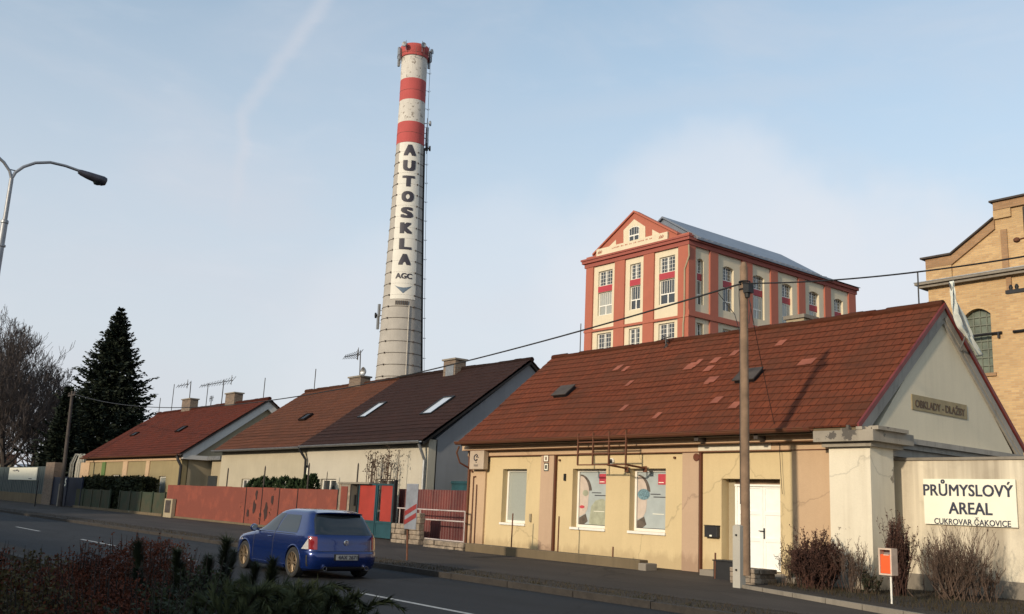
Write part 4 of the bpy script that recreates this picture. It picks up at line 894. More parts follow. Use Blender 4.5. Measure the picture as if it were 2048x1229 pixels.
# dry plants against the cream wall
def stalks(px0, px1, pyb, pyt, Y, n, seed, label):
    rnd = random.Random(seed); a = at((px0+px1)/2, pyb, 'Y', Y); S = empty('dry_plant', (a.x, Y, .25), label, 'plant'); b = MB(); hd = MB()
    for k in range(n):
        px = rnd.uniform(px0, px1); t = at(px, pyt+rnd.uniform(0, 34)*(k > 1), 'Y', Y+rnd.uniform(-.2, .2)); P = [(t.x+rnd.uniform(-.1, .1), Y, .25), (t.x, Y, t.z*.6), (t.x+.03, Y, t.z), (t.x+.12, Y, t.z-.06)]
        b.tube(P, [.024, .018, .012, .006], 4)
        for q in range(26):
            c = Vector(P[2])+Vector((rnd.gauss(0, .11), rnd.gauss(0, .1), rnd.gauss(-.04, .12) if q % 2 else -rnd.uniform(0, 1.1))); e = Vector((rnd.gauss(0, 1), rnd.gauss(0, 1), -abs(rnd.gauss(.6, 1)))).normalized()*rnd.uniform(.06, .15)
            s_ = e.cross(Vector((rnd.random(), rnd.random(), .3))).normalized()*.03; hd.add([c, c+e*.5+s_, c+e, c+e*.5-s_], [(0, 1, 2, 3)])
    b.build('stem', M['bush'], S); hd.build('dry_leaves', M['bush'], S)
stalks(738, 760, 968, 906, YM-.5, 9, 1, 'left clump of tall withered stalks before the cream wall')
stalks(762, 792, 968, 899, YM-.5, 9, 2, 'right clump of tall withered stalks before the cream wall')

# ------------------------------------------------------------------ far left house
YL = 20.9
XC, XD = AX(164, 914, YL-.3), AX(357, 909, YL-.3); zeL = AZ(260, 912, YL-.3)
apx = at(540, 799, 'X', XD+.3); YRL, ZRL = apx.y, apx.z
ybL = 2*YRL-YL
H3 = empty('house', ((XC+XD)/2, YL, .25), 'leftmost low ochre house with worn red roof behind the clipped hedge', 'house')
w3 = [(AX(184, 958, YL), AX(197, 958, YL), 1.6, AZ(190, 949, YL)), (AX(223, 958, YL), AX(240, 958, YL), 1.6, AZ(230, 950, YL)), (AX(267, 958, YL), AX(282, 958, YL), 1.6, AZ(270, 951, YL)), (AX(316, 970, YL), AX(330, 970, YL), .9, AZ(323, 953, YL))]
wall('-y', YL, XC+.3, XD-.1, .1, zeL+.1, w3, .15, .4).build('front_wall', M['oldyellow'], H3)
for i, w_ in enumerate(w3): window(H3, '-y', YL, *w_, .1, .08, 1 if i < 3 else 0, glass='glass' if i < 3 else 'curtain_glass')
for (pa, pb_, mt) in ((205, 212, 'leafpaint'), (247, 256, 'tan'), (293, 300, 'tan'), (163, 180, 'tan')):
    if mt == 'leafpaint': M['leafpaint'] = plaster('green_painted_plaster', (.10, .17, .05), .85, .3, (.06, .09, .03))
    b = MB(); b.box(AX(pa, 935, YL), AX(pb_, 935, YL), YL-.06, YL-.002, .2, zeL-.35); b.build('pilaster', M[mt], H3)
b = MB(); b.box(XC+.3, XD-.1, YL-.07, YL-.001, zeL-.345, zeL-.05); b.build('frieze', M['tan'], H3)
b = MB(); b.prism([(XD-.1, YL+.35, .1), (XD-.1, ybL, .1), (XD-.1, ybL, zeL), (XD-.1, YRL, ZRL-.15), (XD-.1, YL+.35, zeL+.1)], (-.3, 0, 0)); b.build('gable_wall', M['beige'], H3); b = MB(); b.prism([(XC+.3, YL+.4, .1), (XC+.3, ybL, .1), (XC+.3, ybL, zeL), (XC+.3, YRL, ZRL-.15), (XC+.3, YL+.4, zeL+.1)], (.3, 0, 0)); b.build('far_gable_wall', M['beige'], H3)
tile_slope(H3, 'roof', M['tile_left'], XC, XD+.3, YL-.3, zeL, YRL, ZRL, seed=11); tile_slope(H3, 'back_roof_slope', M['tile_left'], XC, XD+.3, ybL+.3, zeL, YRL, ZRL, seed=12)
b = roof_board(XC+.03, XD+.27, YL-.28, zeL, YRL, ZRL); b.prism([(XC+.03, ybL+.28, zeL-.02), (XC+.03, YRL, ZRL-.02), (XC+.03, YRL, ZRL-.13), (XC+.03, ybL+.28, zeL-.13)], (XD-XC+.2, 0, 0)); b.build('roof_boarding', M['wood_dark'], H3)
ridge_caps(H3, M['tile_left'], XC+.05, XD+.3, YRL, ZRL+.03, .13)
slL = (ZRL-zeL)/(YRL-YL+.3)
b = MB()
for s in (-1, 1): b.prism([(XD+.0, YRL+s*(YRL-YL+.1), ZRL-slL*(YRL-YL+.1)-.13), (XD, YRL, ZRL-.13), (XD, YRL, ZRL-.62), (XD, YRL+s*(YRL-YL-.3), ZRL-slL*(YRL-YL-.3)-.75)], (.16, 0, 0))
b.build('barge_board', M['bldg_w'], H3)
b = MB(); b.box(XD-.09, XD+.2, YL-.1, ybL, zeL-.28, zeL-.03); b.build('gable_cornice', M['bldg_w'], H3)
gutter(H3, XC, XD+.2, YL-.4, zeL-.03, M['gutter'], .09)
b = MB(); b.tube([(XD-.1, YL-.35, zeL-.05), (XD+.02, YL-.3, zeL-.35), (XD+.12, YL-.12, zeL-.7), (XD+.12, YL-.1, .3)], .09, 8); b.build('downpipe', M['black'], H3)
chimney(H3, 365, 388, 797, YRL-.2, 'chbrick'); chimney(H3, 452, 477, 785, YRL-.2, 'chbrick')
nL = Vector((0, -(ZRL-zeL), (YRL-YL+.3))).normalized(); P2 = Vector((0, YL-.3, zeL)); uL = Vector((0, YRL-YL+.3, ZRL-zeL)).normalized()
rooflight(H3, [(262, 874), (268, 874), (279, 868), (273, 868)], nL, P2, 'roof_hatch', 'darkmetal', 'tile_dark')
rooflight(H3, [(352, 866), (358, 866), (376, 856), (370, 856)], nL, P2, 'roof_hatch', 'darkmetal', 'tile_dark')
for px, pb_, pt_, nm in ((318, 820, 797, 'first'), (343, 816, 770, 'second'), (412, 808, 768, 'third'), (526, 800, 757, 'last')):
    rod2(px, pb_+2, pt_, YRL, {'first': 'shortest lightning rod at the far end of the worn red ridge', 'second': 'pale thin rod before the first chimney of the worn red ridge', 'third': 'lightning rod between the two chimneys of the worn red ridge', 'last': 'lightning rod at the gable end of the worn red ridge'}[nm])
q = at(422, 806, 'Y', YRL); b = MB(); b.tube([(q.x, YRL, q.z-.2), (q.x, YRL, q.z+.5)], .03, 5); b.tube([(q.x-.35, YRL, q.z+.3), (q.x+.35, YRL, q.z+.35)], .025, 5); b.tube([(q.x-.25, YRL, q.z+.1), (q.x-.25, YRL, q.z+.5)], .02, 5); b.tube([(q.x+.25, YRL, q.z+.1), (q.x+.25, YRL, q.z+.5)], .02, 5)
thing1('roof_aerial', b, M['darkmetal'], 'tiny forked aerial on the worn red ridge between its chimneys', 'aerial')
# lean-to between the two far houses
S = empty('annex', (XD+2.5, 22.6, .25), 'low beige annex with a pale door between the two leftmost houses', 'annex')
xe = AX(432, 950, 22.6)
b = MB(); b.box(XD+.3, xe+1.0, 22.6, 26, .25, AZ(400, 922, 22.6)); b.build('wall', M['beige'], S)
b = MB(); b.box(XD+.25, xe+1.1, 22.3, 26.1, AZ(400, 922, 22.6)+.002, AZ(400, 916, 22.6)+.05); b.build('roof', M['grey_metal'], S)
for nm, pa, pb_, pt_, mt in (('door', 392, 405, 948, 'bldg_w'), ('window', 416, 433, 952, 'glass')):
    b = MB(); b.box(AX(pa, 960, 22.55), AX(pb_, 960, 22.55), 22.53, 22.598, .4 if nm == 'door' else 1.5, AZ(pa, pt_, 22.55)); b.build(nm, M[mt], S)

# ------------------------------------------------------------------ fences along the pavement
YG = 19.2
def fence_panel(par, xa, xb, zt_, mat, name='sheet', Y=YG, pitch=.16, amp=.02, z0=.32):
    b = MB(); x = xa
    while x < xb-1e-6:
        c = min(x+pitch, xb); m_ = (x+c)/2; w4 = (c-x)*.25
        P = [(x, Y), (x+w4, Y-amp), (c-w4, Y-amp), (c, Y)]
        for k in range(3):
            (ax, ay), (bx_, by) = P[k], P[k+1]; b.add([(ax, ay, z0), (bx_, by, z0), (bx_, by, zt_), (ax, ay, zt_)], [(0, 1, 2, 3)])
        x = c
    b.add([(xa, Y+.03, z0), (xb, Y+.03, z0), (xb, Y+.03, zt_-.01), (xa, Y+.03, zt_-.01)], [(3, 2, 1, 0)])
    return b.build(name, M[mat], par)
fe0, fe1 = AX(333, 1000, YG), AX(676, 1000, YG)
zf = AZ(500, 975, YG)
S = empty('sheet_fence', ((fe0+fe1)/2, YG, .25), 'long faded red sheet fence with dark stains beside the pavement', 'fence')
npan = 11
for k in range(npan):
    a, c = fe0+(fe1-fe0)*k/npan, fe0+(fe1-fe0)*(k+1)/npan
    fence_panel(S, a+.004, c-.004, zf+.01*math.sin(k*2.1), 'fence_red', pitch=.12, amp=.016)
    if k in (5, 6, 7, 8, 10): b = MB(); b.box(c-.025, c+.025, YG-.03, YG+.02, .25, zf+.02); b.build('post', M['darkmetal'], S)
b = MB(); b.box(fe0, fe1, YG-.1, YG+.12, .15, .34); b.build('plinth', M['concrete_d'], S)
for (px, py, w_, h_, s_) in ((513, 990, 7, 22, 1), (508, 1015, 9, 30, 2), (531, 1022, 12, 36, 3), (545, 1000, 8, 24, 4), (550, 978, 3, 8, 5), (520, 1030, 6, 10, 6), (495, 1027, 8, 20, 7)):
    rnd = random.Random(s_); c = at(px, py, 'Y', YG-.025); b = MB(); n = 14; ph = []
    for k in range(n):
        a = 2*math.pi*k/n; rr = rnd.uniform(.6, 1.1); ph.append((c.x+math.cos(a)*w_*.010*2*rr, YG-.024, max(.36, c.z+math.sin(a)*h_*.010*rr*1.2)))
    b.prism(ph, (0, -.003, 0)); b.build('stain_patch', plain('black_stain', (.03, .012, .01), .8, 0, .3, 9) if s_ == 1 else bpy.data.materials['black_stain'], S, recalc=True)
for k, (px, pt_, lab) in enumerate(((457, 936, 'leftmost dark stake rising above the red fence'), (531, 932, 'dark stake above the red fence at the clipped thuja row'), (619, 926, 'dark stake above the red fence beside the house number'), (717, 926, 'dark stake beside the brick meter pillar'), (655, 943, 'thin stake above the red fence before the small window'))):
    yy = YG+.12; x = AX(px, pt_, yy); b = MB(); b.tube([(x, yy, .25), (x, yy, AZ(px, pt_, yy)-.08), (x, yy, AZ(px, pt_, yy))], [.04, .035, .012] if px != 655 else [.02, .018, .006], 6)
    thing1('fence_stake', b, M['wood_dark'], lab, 'stake', 'stakes behind the red fence')
q = at(612, 944, 'Y', YM-.05); b = MB(); b.box(q.x-.25, q.x+.25, YM-.04, YM-.005, q.z-.3, q.z+.3); S6 = thing1('house_number_plate', b, M['black'], 'dark number plate on the cream house at the downpipe', 'number plate')
b = MB(); b.box(q.x-.15, q.x+.15, YM-.046, YM-.041, q.z-.18, q.z+.18); b.build('plate_face', M['signwhite'], S6)
# gas cabinet niche at the left end of the red fence
a, c = at(332, 1000, 'Y', YG-.2), at(343, 1030, 'Y', YG-.2)
S = empty('meter_cabinet', (a.x, YG-.2, .25), 'small dark meter cabinet with pale frame at the left end of the red fence', 'cabinet')
b = MB(); b.box(AX(330, 1010, YG-.2), AX(346, 1010, YG-.2), YG-.25, YG-.06, .2, AZ(338, 998, YG-.25)); b.build('cabinet_wall', M['beige'], S)
b = MB(); b.box(AX(333, 1010, YG-.2), AX(343, 1010, YG-.2), YG-.27, YG-.251, .5, AZ(338, 1001, YG-.25)); b.build('door', M['wood_dark'], S)
# brick meter pillar before the gate
a, c = AX(677, 1000, 19.0), AX(699, 1000, 19.0)
S = empty('meter_pillar', ((a+c)/2, 19.2, .25), 'pink and white brick meter pillar between the red fence and the gate', 'pillar')
zp = AZ(688, 968, 19.0)
b = MB(); b.box(a, c, 19.0, 19.6, .2, zp); b.build('pillar', M['concrete'], S)
b = MB(); b.box(a-.001-.01, a+.16, 18.99, 18.998, .4, zp-.02); b.box(c-.16, c+.01, 18.99, 18.998, .4, zp-.02); b.box(a+.16, c-.16, 18.99, 18.998, .4, .9); b.build('stone_edging', M['stonepost'], S)
b = MB(); b.box(a+.18, c-.18, 18.975, 18.997, .95, zp-.1); b.build('meter_door', M['fence_red'], S)
b = MB(); b.box(a-.06, c+1.5, 18.95, 19.65, zp+.002, zp+.07); b.build('coping', M['concrete'], S)
b = MB(); b.box(c+.002, AX(714, 1000, 19.3), 19.3, 19.55, .2, zp); b.build('side_wall', M['beige'], S)
q = at(705, 1000, 'Y', 19.2); b = MB(); b.box(q.x-.16, q.x+.16, 19.18, 19.298, q.z-.22, q.z+.2); b.build('letter_box', M['black'], S, bevel=.02)
# gate
ga, gb, gm = AX(716, 1030, 19.15), AX(786, 1030, 19.15), AX(752, 1030, 19.15); zg = AZ(750, 968, 19.15); zgm = AZ(750, 1044, 19.15); zgb = .3
S = empty('gate', (ga, 19.15, .25), 'double metal gate, bright red sheets above dark teal sheets', 'gate')
for k, (x0_, x1_) in enumerate(((ga, gm-.02), (gm+.02, gb))):
    b = MB()
    for xx in (x0_, x1_-.07): b.box(xx, xx+.07, 19.1, 19.16, zgb, zg)
    b.box(x0_+.07, x1_-.07, 19.1, 19.16, zg-.06, zg); b.box(x0_+.07, x1_-.07, 19.1, 19.16, zgm-.04, zgm+.04); b.box(x0_+.07, x1_-.07, 19.1, 19.16, zgb, zgb+.06)
    lf = b.build('gate_leaf', M['teal'], S)
    b = MB(); 
    xx0, xx1 = (x0_+.07, x1_-.07) if k == 0 else (x0_+.30, x1_-.07)
    b.box(xx0, xx1, 19.12, 19.14, zgm+.04, zg-.06); b.build('red_panel', M['gate_red'], lf)
    b = MB(); b.box(x0_+.07, x1_-.07, 19.12, 19.14, zgb+.06, zgm-.04); b.build('teal_panel', M['teal'], lf)
for xx in (ga-.12, gb+.02): b = MB(); b.box(xx, xx+.1, 19.08, 19.2, .2, zg+(.15 if xx > ga else .05)); b.build('gate_post', M['darkmetal'], S)
# dark red fence with white rails
ra, rb_ = AX(797, 1000, 19.6), HX0-.38; zr2 = AZ(870, 980, 19.6)
S = empty('sheet_fence', ((ra+rb_)/2, 19.6, .25), 'dark red corrugated fence next to the yellow house corner', 'fence')
npn = 4
for k in range(npn): fence_panel(S, ra+(rb_-ra)*k/npn+.01, ra+(rb_-ra)*(k+1)/npn-.01, zr2, 'darkred', Y=19.6)
b = MB(); b.box(ra, rb_, 19.55, 19.8, .1, .34); b.build('plinth', M['concrete_d'], S)
yr2 = 18.85; xa, xb = AX(802, 1040, yr2), AX(930, 1040, yr2)
S = empty('pipe_railing', ((xa+xb)/2, yr2, .25), 'white pipe railing in front of the dark red fence', 'railing')
for (pxa, pya) in ((795, 1021), (838, 1041), (838, 1080)):
    z = AZ(880, pya, yr2); b = MB(); b.tube([(AX(pxa, pya, yr2), yr2, z), (xb, yr2, z)], .024, 8); b.build('rail', M['rail'], S)
for px in (798, 929, 839):
    x = AX(px, 1050, yr2); b = MB(); b.tube([(x, yr2, .25), (x, yr2, AZ(880, 1021, yr2))], .022, 8); b.build('post', M['rail'], S)
# stone posts and low rubble wall
xa = AX(828, 1060, 18.8); xb = AX(848, 1060, 18.8)
b = MB(); rnd = random.Random(9); z = .2
zt_ = AZ(838, 1028, 18.7)
while z < zt_: h = rnd.uniform(.14, .26); o_ = rnd.uniform(-.02, .02); b.box(xa+o_, xb+o_, 18.6+o_, 18.82, z, z+h-.01); z += h
thing1('stone_post', b, M['stonepost'], 'narrow post of stacked pale stones behind the striped road sign', 'stone post', bevel=.02)
b = MB(); xa, xb = AX(786, 1080, 18.6), AX(812, 1080, 18.6)
z = .18
for k in range(4):
    x = xa
    while x < xb: l = rnd.uniform(.2, .45); b.box(x, min(xb+.1, x+l-.02), 18.5+rnd.uniform(-.03, .03), 18.8, z, z+.17); x += l
    z += .18
thing1('rubble_block', b, M['stonepost'], 'low block of rubble masonry at the right foot of the gate', 'masonry', bevel=.025)
b = MB(); xa, xb = AX(848, 1095, 18.2), AX(930, 1095, 18.2); z = .15
for k in range(2):
    x = xa
    while x < xb-.02: l = rnd.uniform(.3, .6); b.box(x, min(xb, x+l-.02), 18.15+rnd.uniform(-.03, .03), 18.45, z, z+.15); x += l
    z += .16
thing1('rubble_wall', b, M['stonepost'], 'low rubble edging wall under the dark red fence', 'low wall', bevel=.025)
# road sign with red stripe, seen on its post at the kerb
YS = 14.9; q = at(812, 1121, 'Z', .14); YS = q.y; xs_ = q.x
S = empty('road_sign', (xs_, YS, .13), 'tall narrow grey board with red diagonal stripes on a thin post at the kerb', 'sign')
a, c = at(815, 968, 'Y', YS), at(832, 1060, 'Y', YS)
b = MB(); b.tube([(xs_, YS+.03, .13), (AX(815, 970, YS), YS+.03, a.z)], .025, 8); b.build('post', M['rust'], S)
x0_, x1_ = a.x, c.x; b = MB(); b.box(x0_, x1_, YS-.02, YS, c.z, a.z); b.build('board', M['signblue'], S, bevel=.006)
zz_ = lambda py: AZ(823, py, YS)
for (pa, pb_) in ((1018, 1028), (1036, 1046)):
    b = MB(); b.prism([(x0_+.01, YS-.022, zz_(pb_+5)), (x1_-.01, YS-.022, zz_(pb_-11)), (x1_-.01, YS-.022, zz_(pa-11)), (x0_+.01, YS-.022, zz_(pa+5))], (0, -.003, 0)); b.build('stripe', M['signstripe'], S, recalc=True)
# green fence before the hedge
fa, fb = AX(150, 1000, YG), AX(330, 1000, YG)
S = empty('sheet_fence', ((fa+fb)/2, YG, .25), 'dull green fence panels under the long clipped hedge', 'fence')
npn = 9; zg2 = AZ(240, 982, YG)
for k in range(npn):
    a, c = fa+(fb-fa)*k/npn, fa+(fb-fa)*(k+1)/npn
    if k != 4: fence_panel(S, a+.08, c-.08, zg2, 'fence_green', pitch=.2)
    b = MB(); b.box(c-.07, c+.07, YG-.06, YG+.03, .2, zg2+.06); b.build('post', M['fence_green'], S)
b = MB(); b.box(fa, fb, YG-.1, YG+.15, .15, .4); b.build('plinth', M['concrete_d'], S)
# blue gate and sheet wall with notice board
ba, bb = AX(104, 980, YG), AX(164, 980, YG)
S = empty('gate', ((ba+bb)/2, YG, .25), 'dark blue sheet gate behind the far dark pole', 'gate')
b = MB(); zb2 = AZ(130, 955, YG); b.box(ba, bb, YG, YG+.05, .3, zb2); b.build('gate_sheet', M['gate_blue'], S)
b = MB()
for x in (ba, (ba+bb)/2, bb-.2): b.box(x, x+.2, YG-.05, YG-.001, .25, zb2+.05)
b.build('gate_frame', M['gate_blue'], S)
wa, wb = AX(-60, 980, YG), AX(88, 980, YG)
S = empty('sheet_fence', ((wa+wb)/2, YG, .25), 'grey green corrugated fence carrying the white notice board', 'fence')
zw = AZ(50, 934, YG)
for k in range(8): fence_panel(S, wa+(wb-wa)*k/8+.02, wa+(wb-wa)*(k+1)/8-.02, zw, 'sheet_grey', pitch=.6, amp=.05, z0=1.0)
b = MB(); b.box(wa, wb, YG-.1, YG+.3, .15, 1.0); b.build('plinth', M['concrete_d'], S)
b = MB(); b.box(wb, wb+2.6, YG-.1, YG+.6, .15, zw+.3); b.build('gate_pillar', M['chbrick'], S)
p0, p1 = at(20, 936, 'Y', YG-.1), at(72, 961, 'Y', YG-.1)
S = empty('notice_board', (p0.x, YG-.1, p1.z), 'white notice board with a small dark logo on the grey green fence', 'sign')
b = MB(); b.box(p0.x, p1.x, YG-.12, YG-.06, p1.z, p0.z); b.build('board', M['signwhite'], S)
b = MB(); wd, ht = p1.x-p0.x, p0.z-p1.z
for (u0, u1, v0, v1) in ((.14, .17, .70, .80), (.19, .22, .68, .82), (.24, .27, .70, .82), (.27, .34, .74, .84), (.34, .38, .66, .76)): b.box(p0.x+wd*u0, p0.x+wd*u1, YG-.124, YG-.121, p1.z+ht*v0, p1.z+ht*v1)
b.build('logo', M['text'], S)
b = MB(); b.box(p0.x+wd*.75, p0.x+wd*.86, YG-.124, YG-.121, p1.z+ht*.08, p1.z+ht*.14); b.build('text_line', M['text'], S)
q = at(69, 1015, 'Z', .14); b = MB(); b.tube([(q.x, q.y, .13), (q.x, q.y, 2.0)], .04, 6); thing1('kerb_post', b, M['darkmetal'], 'thin dark post at the kerb before the notice board', 'post')

# ------------------------------------------------------------------ factory chimney
D_ = 112.0
dd = ray(797, 760); hh = math.hypot(dd.x, dd.y); CX, CY = CAM.x+dd.x/hh*D_, CAM.y+dd.y/hh*D_; LEAN = .0195
hdir = Vector((dd.x/hh, dd.y/hh, 0)); side = Vector((hdir.y, -hdir.x, 0))
def chz(py):   # height on the axis at picture row py
    lo, hi = 0, 90
    for _ in range(40):
        m_ = (lo+hi)/2; rr_ = 3.3-.027*m_
        if proj((CX-hdir.x*rr_, CY-hdir.y*rr_, m_))[1] > py: lo = m_
        else: hi = m_
    return (lo+hi)/2
def chr_(pw, z): pw *= .97; v = Vector((CX, CY, z))-CAM; return pw/2/FL*v.dot(F2)
prof_px = [(92, 54), (112, 52), (200, 53), (285, 57), (400, 64), (500, 72), (600, 80), (700, 89), (750, 94)]
pz = [(chz(py), chr_(w_, chz(py))) for py, w_ in prof_px]; pz.reverse()
slope_ = (pz[0][1]-pz[1][1])/(pz[1][0]-pz[0][0]); pz.insert(0, (0.0, pz[0][1]+slope_*pz[0][0]))
def rad(z):
    for i in range(len(pz)-1):
        if pz[i][0] <= z <= pz[i+1][0]: f = (z-pz[i][0])/(pz[i+1][0]-pz[i][0]); return pz[i][1]*(1-f)+pz[i+1][1]*f
    return pz[-1][1] if z > pz[-1][0] else pz[0][1]
S = CH = empty('factory_chimney', (CX, CY, 0), 'tall tapering factory chimney with red and white bands and AUTOSKLA lettering', 'chimney')
def cband(z0, z1, mat, name, off=0.0, n=48):
    k = max(1, int((z1-z0)/4)); pr_ = [(rad(z0+(z1-z0)*i/k)+off, z0+(z1-z0)*i/k) for i in range(k+1)]
    b = MB(); b.lathe((CX, CY, 0), pr_, n); return b.build(name, M[mat], CH, smooth=True, recalc=True)
zs_ = [chz(y) for y in (282, 240, 196, 154, 109, 90)]
cband(0, zs_[0], 'chim', 'shaft'); cband(zs_[0], zs_[1], 'chred', 'red_band', .02); cband(zs_[1], zs_[2], 'chwhite', 'white_band', .02)
cband(zs_[2], zs_[3], 'chred', 'red_band', .02); cband(zs_[3], zs_[4], 'chwhite', 'white_band', .02); cband(zs_[4], zs_[5]+.2, 'chred', 'red_band', .10)
b = MB(); zt5 = zs_[5]+.2; rt = rad(zt5); b.lathe((CX, CY, 0), [(rt+.08, zt5-.9), (rt+.16, zt5-.3), (rt+.16, zt5), (rt-.25, zt5), (rt-.25, zt5-1.5)], 40, caps=False); b.build('crown_ring', M['chred'], CH, recalc=True)
z = 2.0; zl = chz(285); step = (chz(600)-chz(745))/6.2
hoops = []
while z < zl-1: hoops.append(z); z += step
for i, z in enumerate(hoops):
    if z < 8: continue
    b = MB(); r0 = rad(z)+.035; n = 40; P = [(CX+r0*math.cos(2*math.pi*k/n), CY+r0*math.sin(2*math.pi*k/n), z) for k in range(n+1)]; b.tube(P, .03, 4, False)
    for a_ in (-.75, .62):
        c = Vector((CX, CY, z))+(-hdir*math.cos(a_)+side*math.sin(a_))*(r0+.03); b.box(c.x-.07, c.x+.07, c.y-.07, c.y+.07, z-.09, z+.09)
    b.build('iron_hoop', M['hoop'], CH)
for z in [chz(177), chz(262)]:
    b = MB(); r0 = rad(z)+.012; n = 40; b.tube([(CX+r0*math.cos(2*math.pi*k/n), CY+r0*math.sin(2*math.pi*k/n), z) for k in range(n+1)], .03, 4, False); b.build('iron_hoop', M['hoop'], CH)
# painted banner, wrapped round the shaft
def wrap(u, z, off): a = u/rad(z); r0 = rad(z)+off; v = (-hdir*math.cos(a)+side*math.sin(a))*r0; return (CX+v.x, CY+v.y, z)
zb0, zb1 = chz(597), chz(283); wbn = 1.36
def bw(z): f = (z-zb0)/(zb1-zb0); return (chr_(48, zb0)*1.12)*(1-f)+(chr_(40, zb1)*1.15)*f
b = MB(); nu, nz = 12, 20
for i in range(nz+1):
    for j in range(nu+1): z = zb0+(zb1-zb0)*i/nz; b.v.append(wrap(bw(z)*(j/nu*2-1), z, .055))
for i in range(nz):
    for j in range(nu): k = i*(nu+1)+j; b.f.append((k, k+1, k+nu+2, k+nu+1))
BN = b.build('banner', M['banner'], CH, smooth=True)
def ctext(body, pyc, hpx, wpx, bold=.0, mat='text', nm='letter'):
    zc = chz(pyc); zt_, zb_ = chz(pyc-hpx/2), chz(pyc+hpx/2); hgt = zt_-zb_; wid_ = chr_(wpx, zc)*2
    vs, fs = text_mesh(body, 1.0, 0, 1, 0.0)
    bm = bmesh.new(); bv = [bm.verts.new(v) for v in vs]
    for f in fs:
        try: bm.faces.new([bv[i] for i in f])
        except Exception: pass
    bmesh.ops.triangulate(bm, faces=bm.faces[:])
    for _ in range(3): bmesh.ops.subdivide_edges(bm, edges=[e for e in bm.edges if e.calc_length() > .12], cuts=1)
    bmesh.ops.triangulate(bm, faces=bm.faces[:])
    xs = [v.co.x for v in bm.verts]; ys = [v.co.y for v in bm.verts]; cx, cy = (min(xs)+max(xs))/2, (min(ys)+max(ys))/2; sx, sy = wid_/(max(xs)-min(xs)), hgt/(max(ys)-min(ys))
    bm.verts.index_update(); m_ = MB()
    for k in range(-2, 3):
        for l_ in (-1, 1): m_.add([wrap((v.co.x-cx)*sx+k*bold, zc+(v.co.y-cy)*sy+l_*bold*.9, .085+k*.004+l_*.001) for v in bm.verts], [tuple(v.index for v in f.verts) for f in bm.faces])
    bm.free()
    m_.build(nm, M[mat], BN)
for ch_, pyc in zip('AUTOSKLA', (299, 330, 361, 392, 424, 455, 487, 518)): ctext(ch_, pyc, 19.5, 19.5, .08)
ctext('AGC', 551, 10.5, 32, .02)
# triangular logo
zA, zB = chz(570), chz(586); hw = chr_(35, zA); P = []
for k in range(11): u = -1+k/5; P.append((u*hw, zA-(zA-zB)*.28*(1-u*u)))
P.append((0, zB)); m_ = MB(); n = 10
for k in range(n):
    u0, z0_ = P[k]; u1, z1_ = P[k+1]
    def low(u): return zA-(zA-zB)*(1-abs(u)/hw)
    m_.add([wrap(u0, z0_, .085), wrap(u0, low(u0), .085), wrap(u1, low(u1), .085), wrap(u1, z1_, .085)], [(0, 1, 2, 3)])
m_.build('logo', plain('banner_logo_blue', (.10, .14, .19), .6), BN)
# louvre row under the banner
for k in range(7):
    b = MB(); z = chz(604); u = -.75+k*.22; c = Vector(wrap(u, z, .06)); b.box(c.x-.05, c.x+.05, c.y-.05, c.y+.05, z-.28, z+.2); b.build('vent_slot', M['hoop'], CH)
# ladder with cage on the shaded side, drain strip on the near side
b = MB(); P = []
z = 4
while z < zt5: c = Vector((CX, CY, z))+(side*.93+hdir*.35).normalized()*(rad(z)+.55); P.append((c.x, c.y, z)); z += 1.2
b.tube(P, .03, 4, False); 
for i, p in enumerate(P):
    if i % 2 == 0:
        c = Vector((CX, CY, p[2])); q = c+(Vector(p)-c).normalized()*rad(p[2]); b.tube([tuple(q), p], .03, 4); v = (Vector(p)-c).normalized()*.3; t_ = Vector((-v.y, v.x, 0))
        b.tube([tuple(Vector(p)-t_), tuple(Vector(p)+v*.6), tuple(Vector(p)+t_), tuple(Vector(p)-v*.3)], .02, 4)
b.build('ladder', M['hoop'], CH)
b = MB(); z = 2
P = []
while z < chz(590): P.append(wrap(chr_(44, z)*.62, z, .09)); z += 2
b.tube(P, .05, 5); b.build('drain_pipe', plain('pale_pipe', (.5, .46, .4), .7), CH)
b = MB(); P = []; z = 2
while z < chz(285): P.append(tuple(Vector((CX, CY, z))+(side*.97-hdir*.2).normalized()*(rad(z)+.08))); z += 3
b.tube(P, .12, 6); b.build('cable_duct', M['darkmetal'], CH)
# dishes and antennas
def ant(py, ang, kind):
    z = chz(py); dv = (-hdir*math.cos(ang)+side*math.sin(ang)); c = Vector((CX, CY, z))+dv*(rad(z)+.35); q = Vector((CX, CY, z))+dv*rad(z); b = MB()
    b.tube([tuple(q), tuple(c)], .05, 5); b.tube([(c.x, c.y, z-.7), (c.x, c.y, z+.7)], .045, 5)
    if kind: n_ = 14; b2 = dv; e = Vector((-dv.y, dv.x, 0)); vs = [tuple(c+dv*.15)]+[tuple(c+dv*.3+e*math.cos(t)*.33+Vector((0, 0, 1))*math.sin(t)*.33) for t in [2*math.pi*k/n_ for k in range(n_)]]; vs2 = [tuple(Vector(v)+dv*.16) for v in vs]; b.add(vs+vs2, [(0, i+1, (i+1) % n_+1) for i in range(n_)]+[(n_+1, n_+2+(i+1) % n_, n_+2+i) for i in range(n_)]+[(i+1, n_+2+i, n_+2+(i+1) % n_, (i+1) % n_+1) for i in range(n_)])
    else: b.box(c.x-.13, c.x+.13, c.y-.13, c.y+.13, z-.75, z+.75)
    b.build('dish_antenna' if kind else 'panel_antenna', M['grey_metal'] if not kind or py < 240 else M['darkmetal'], CH)
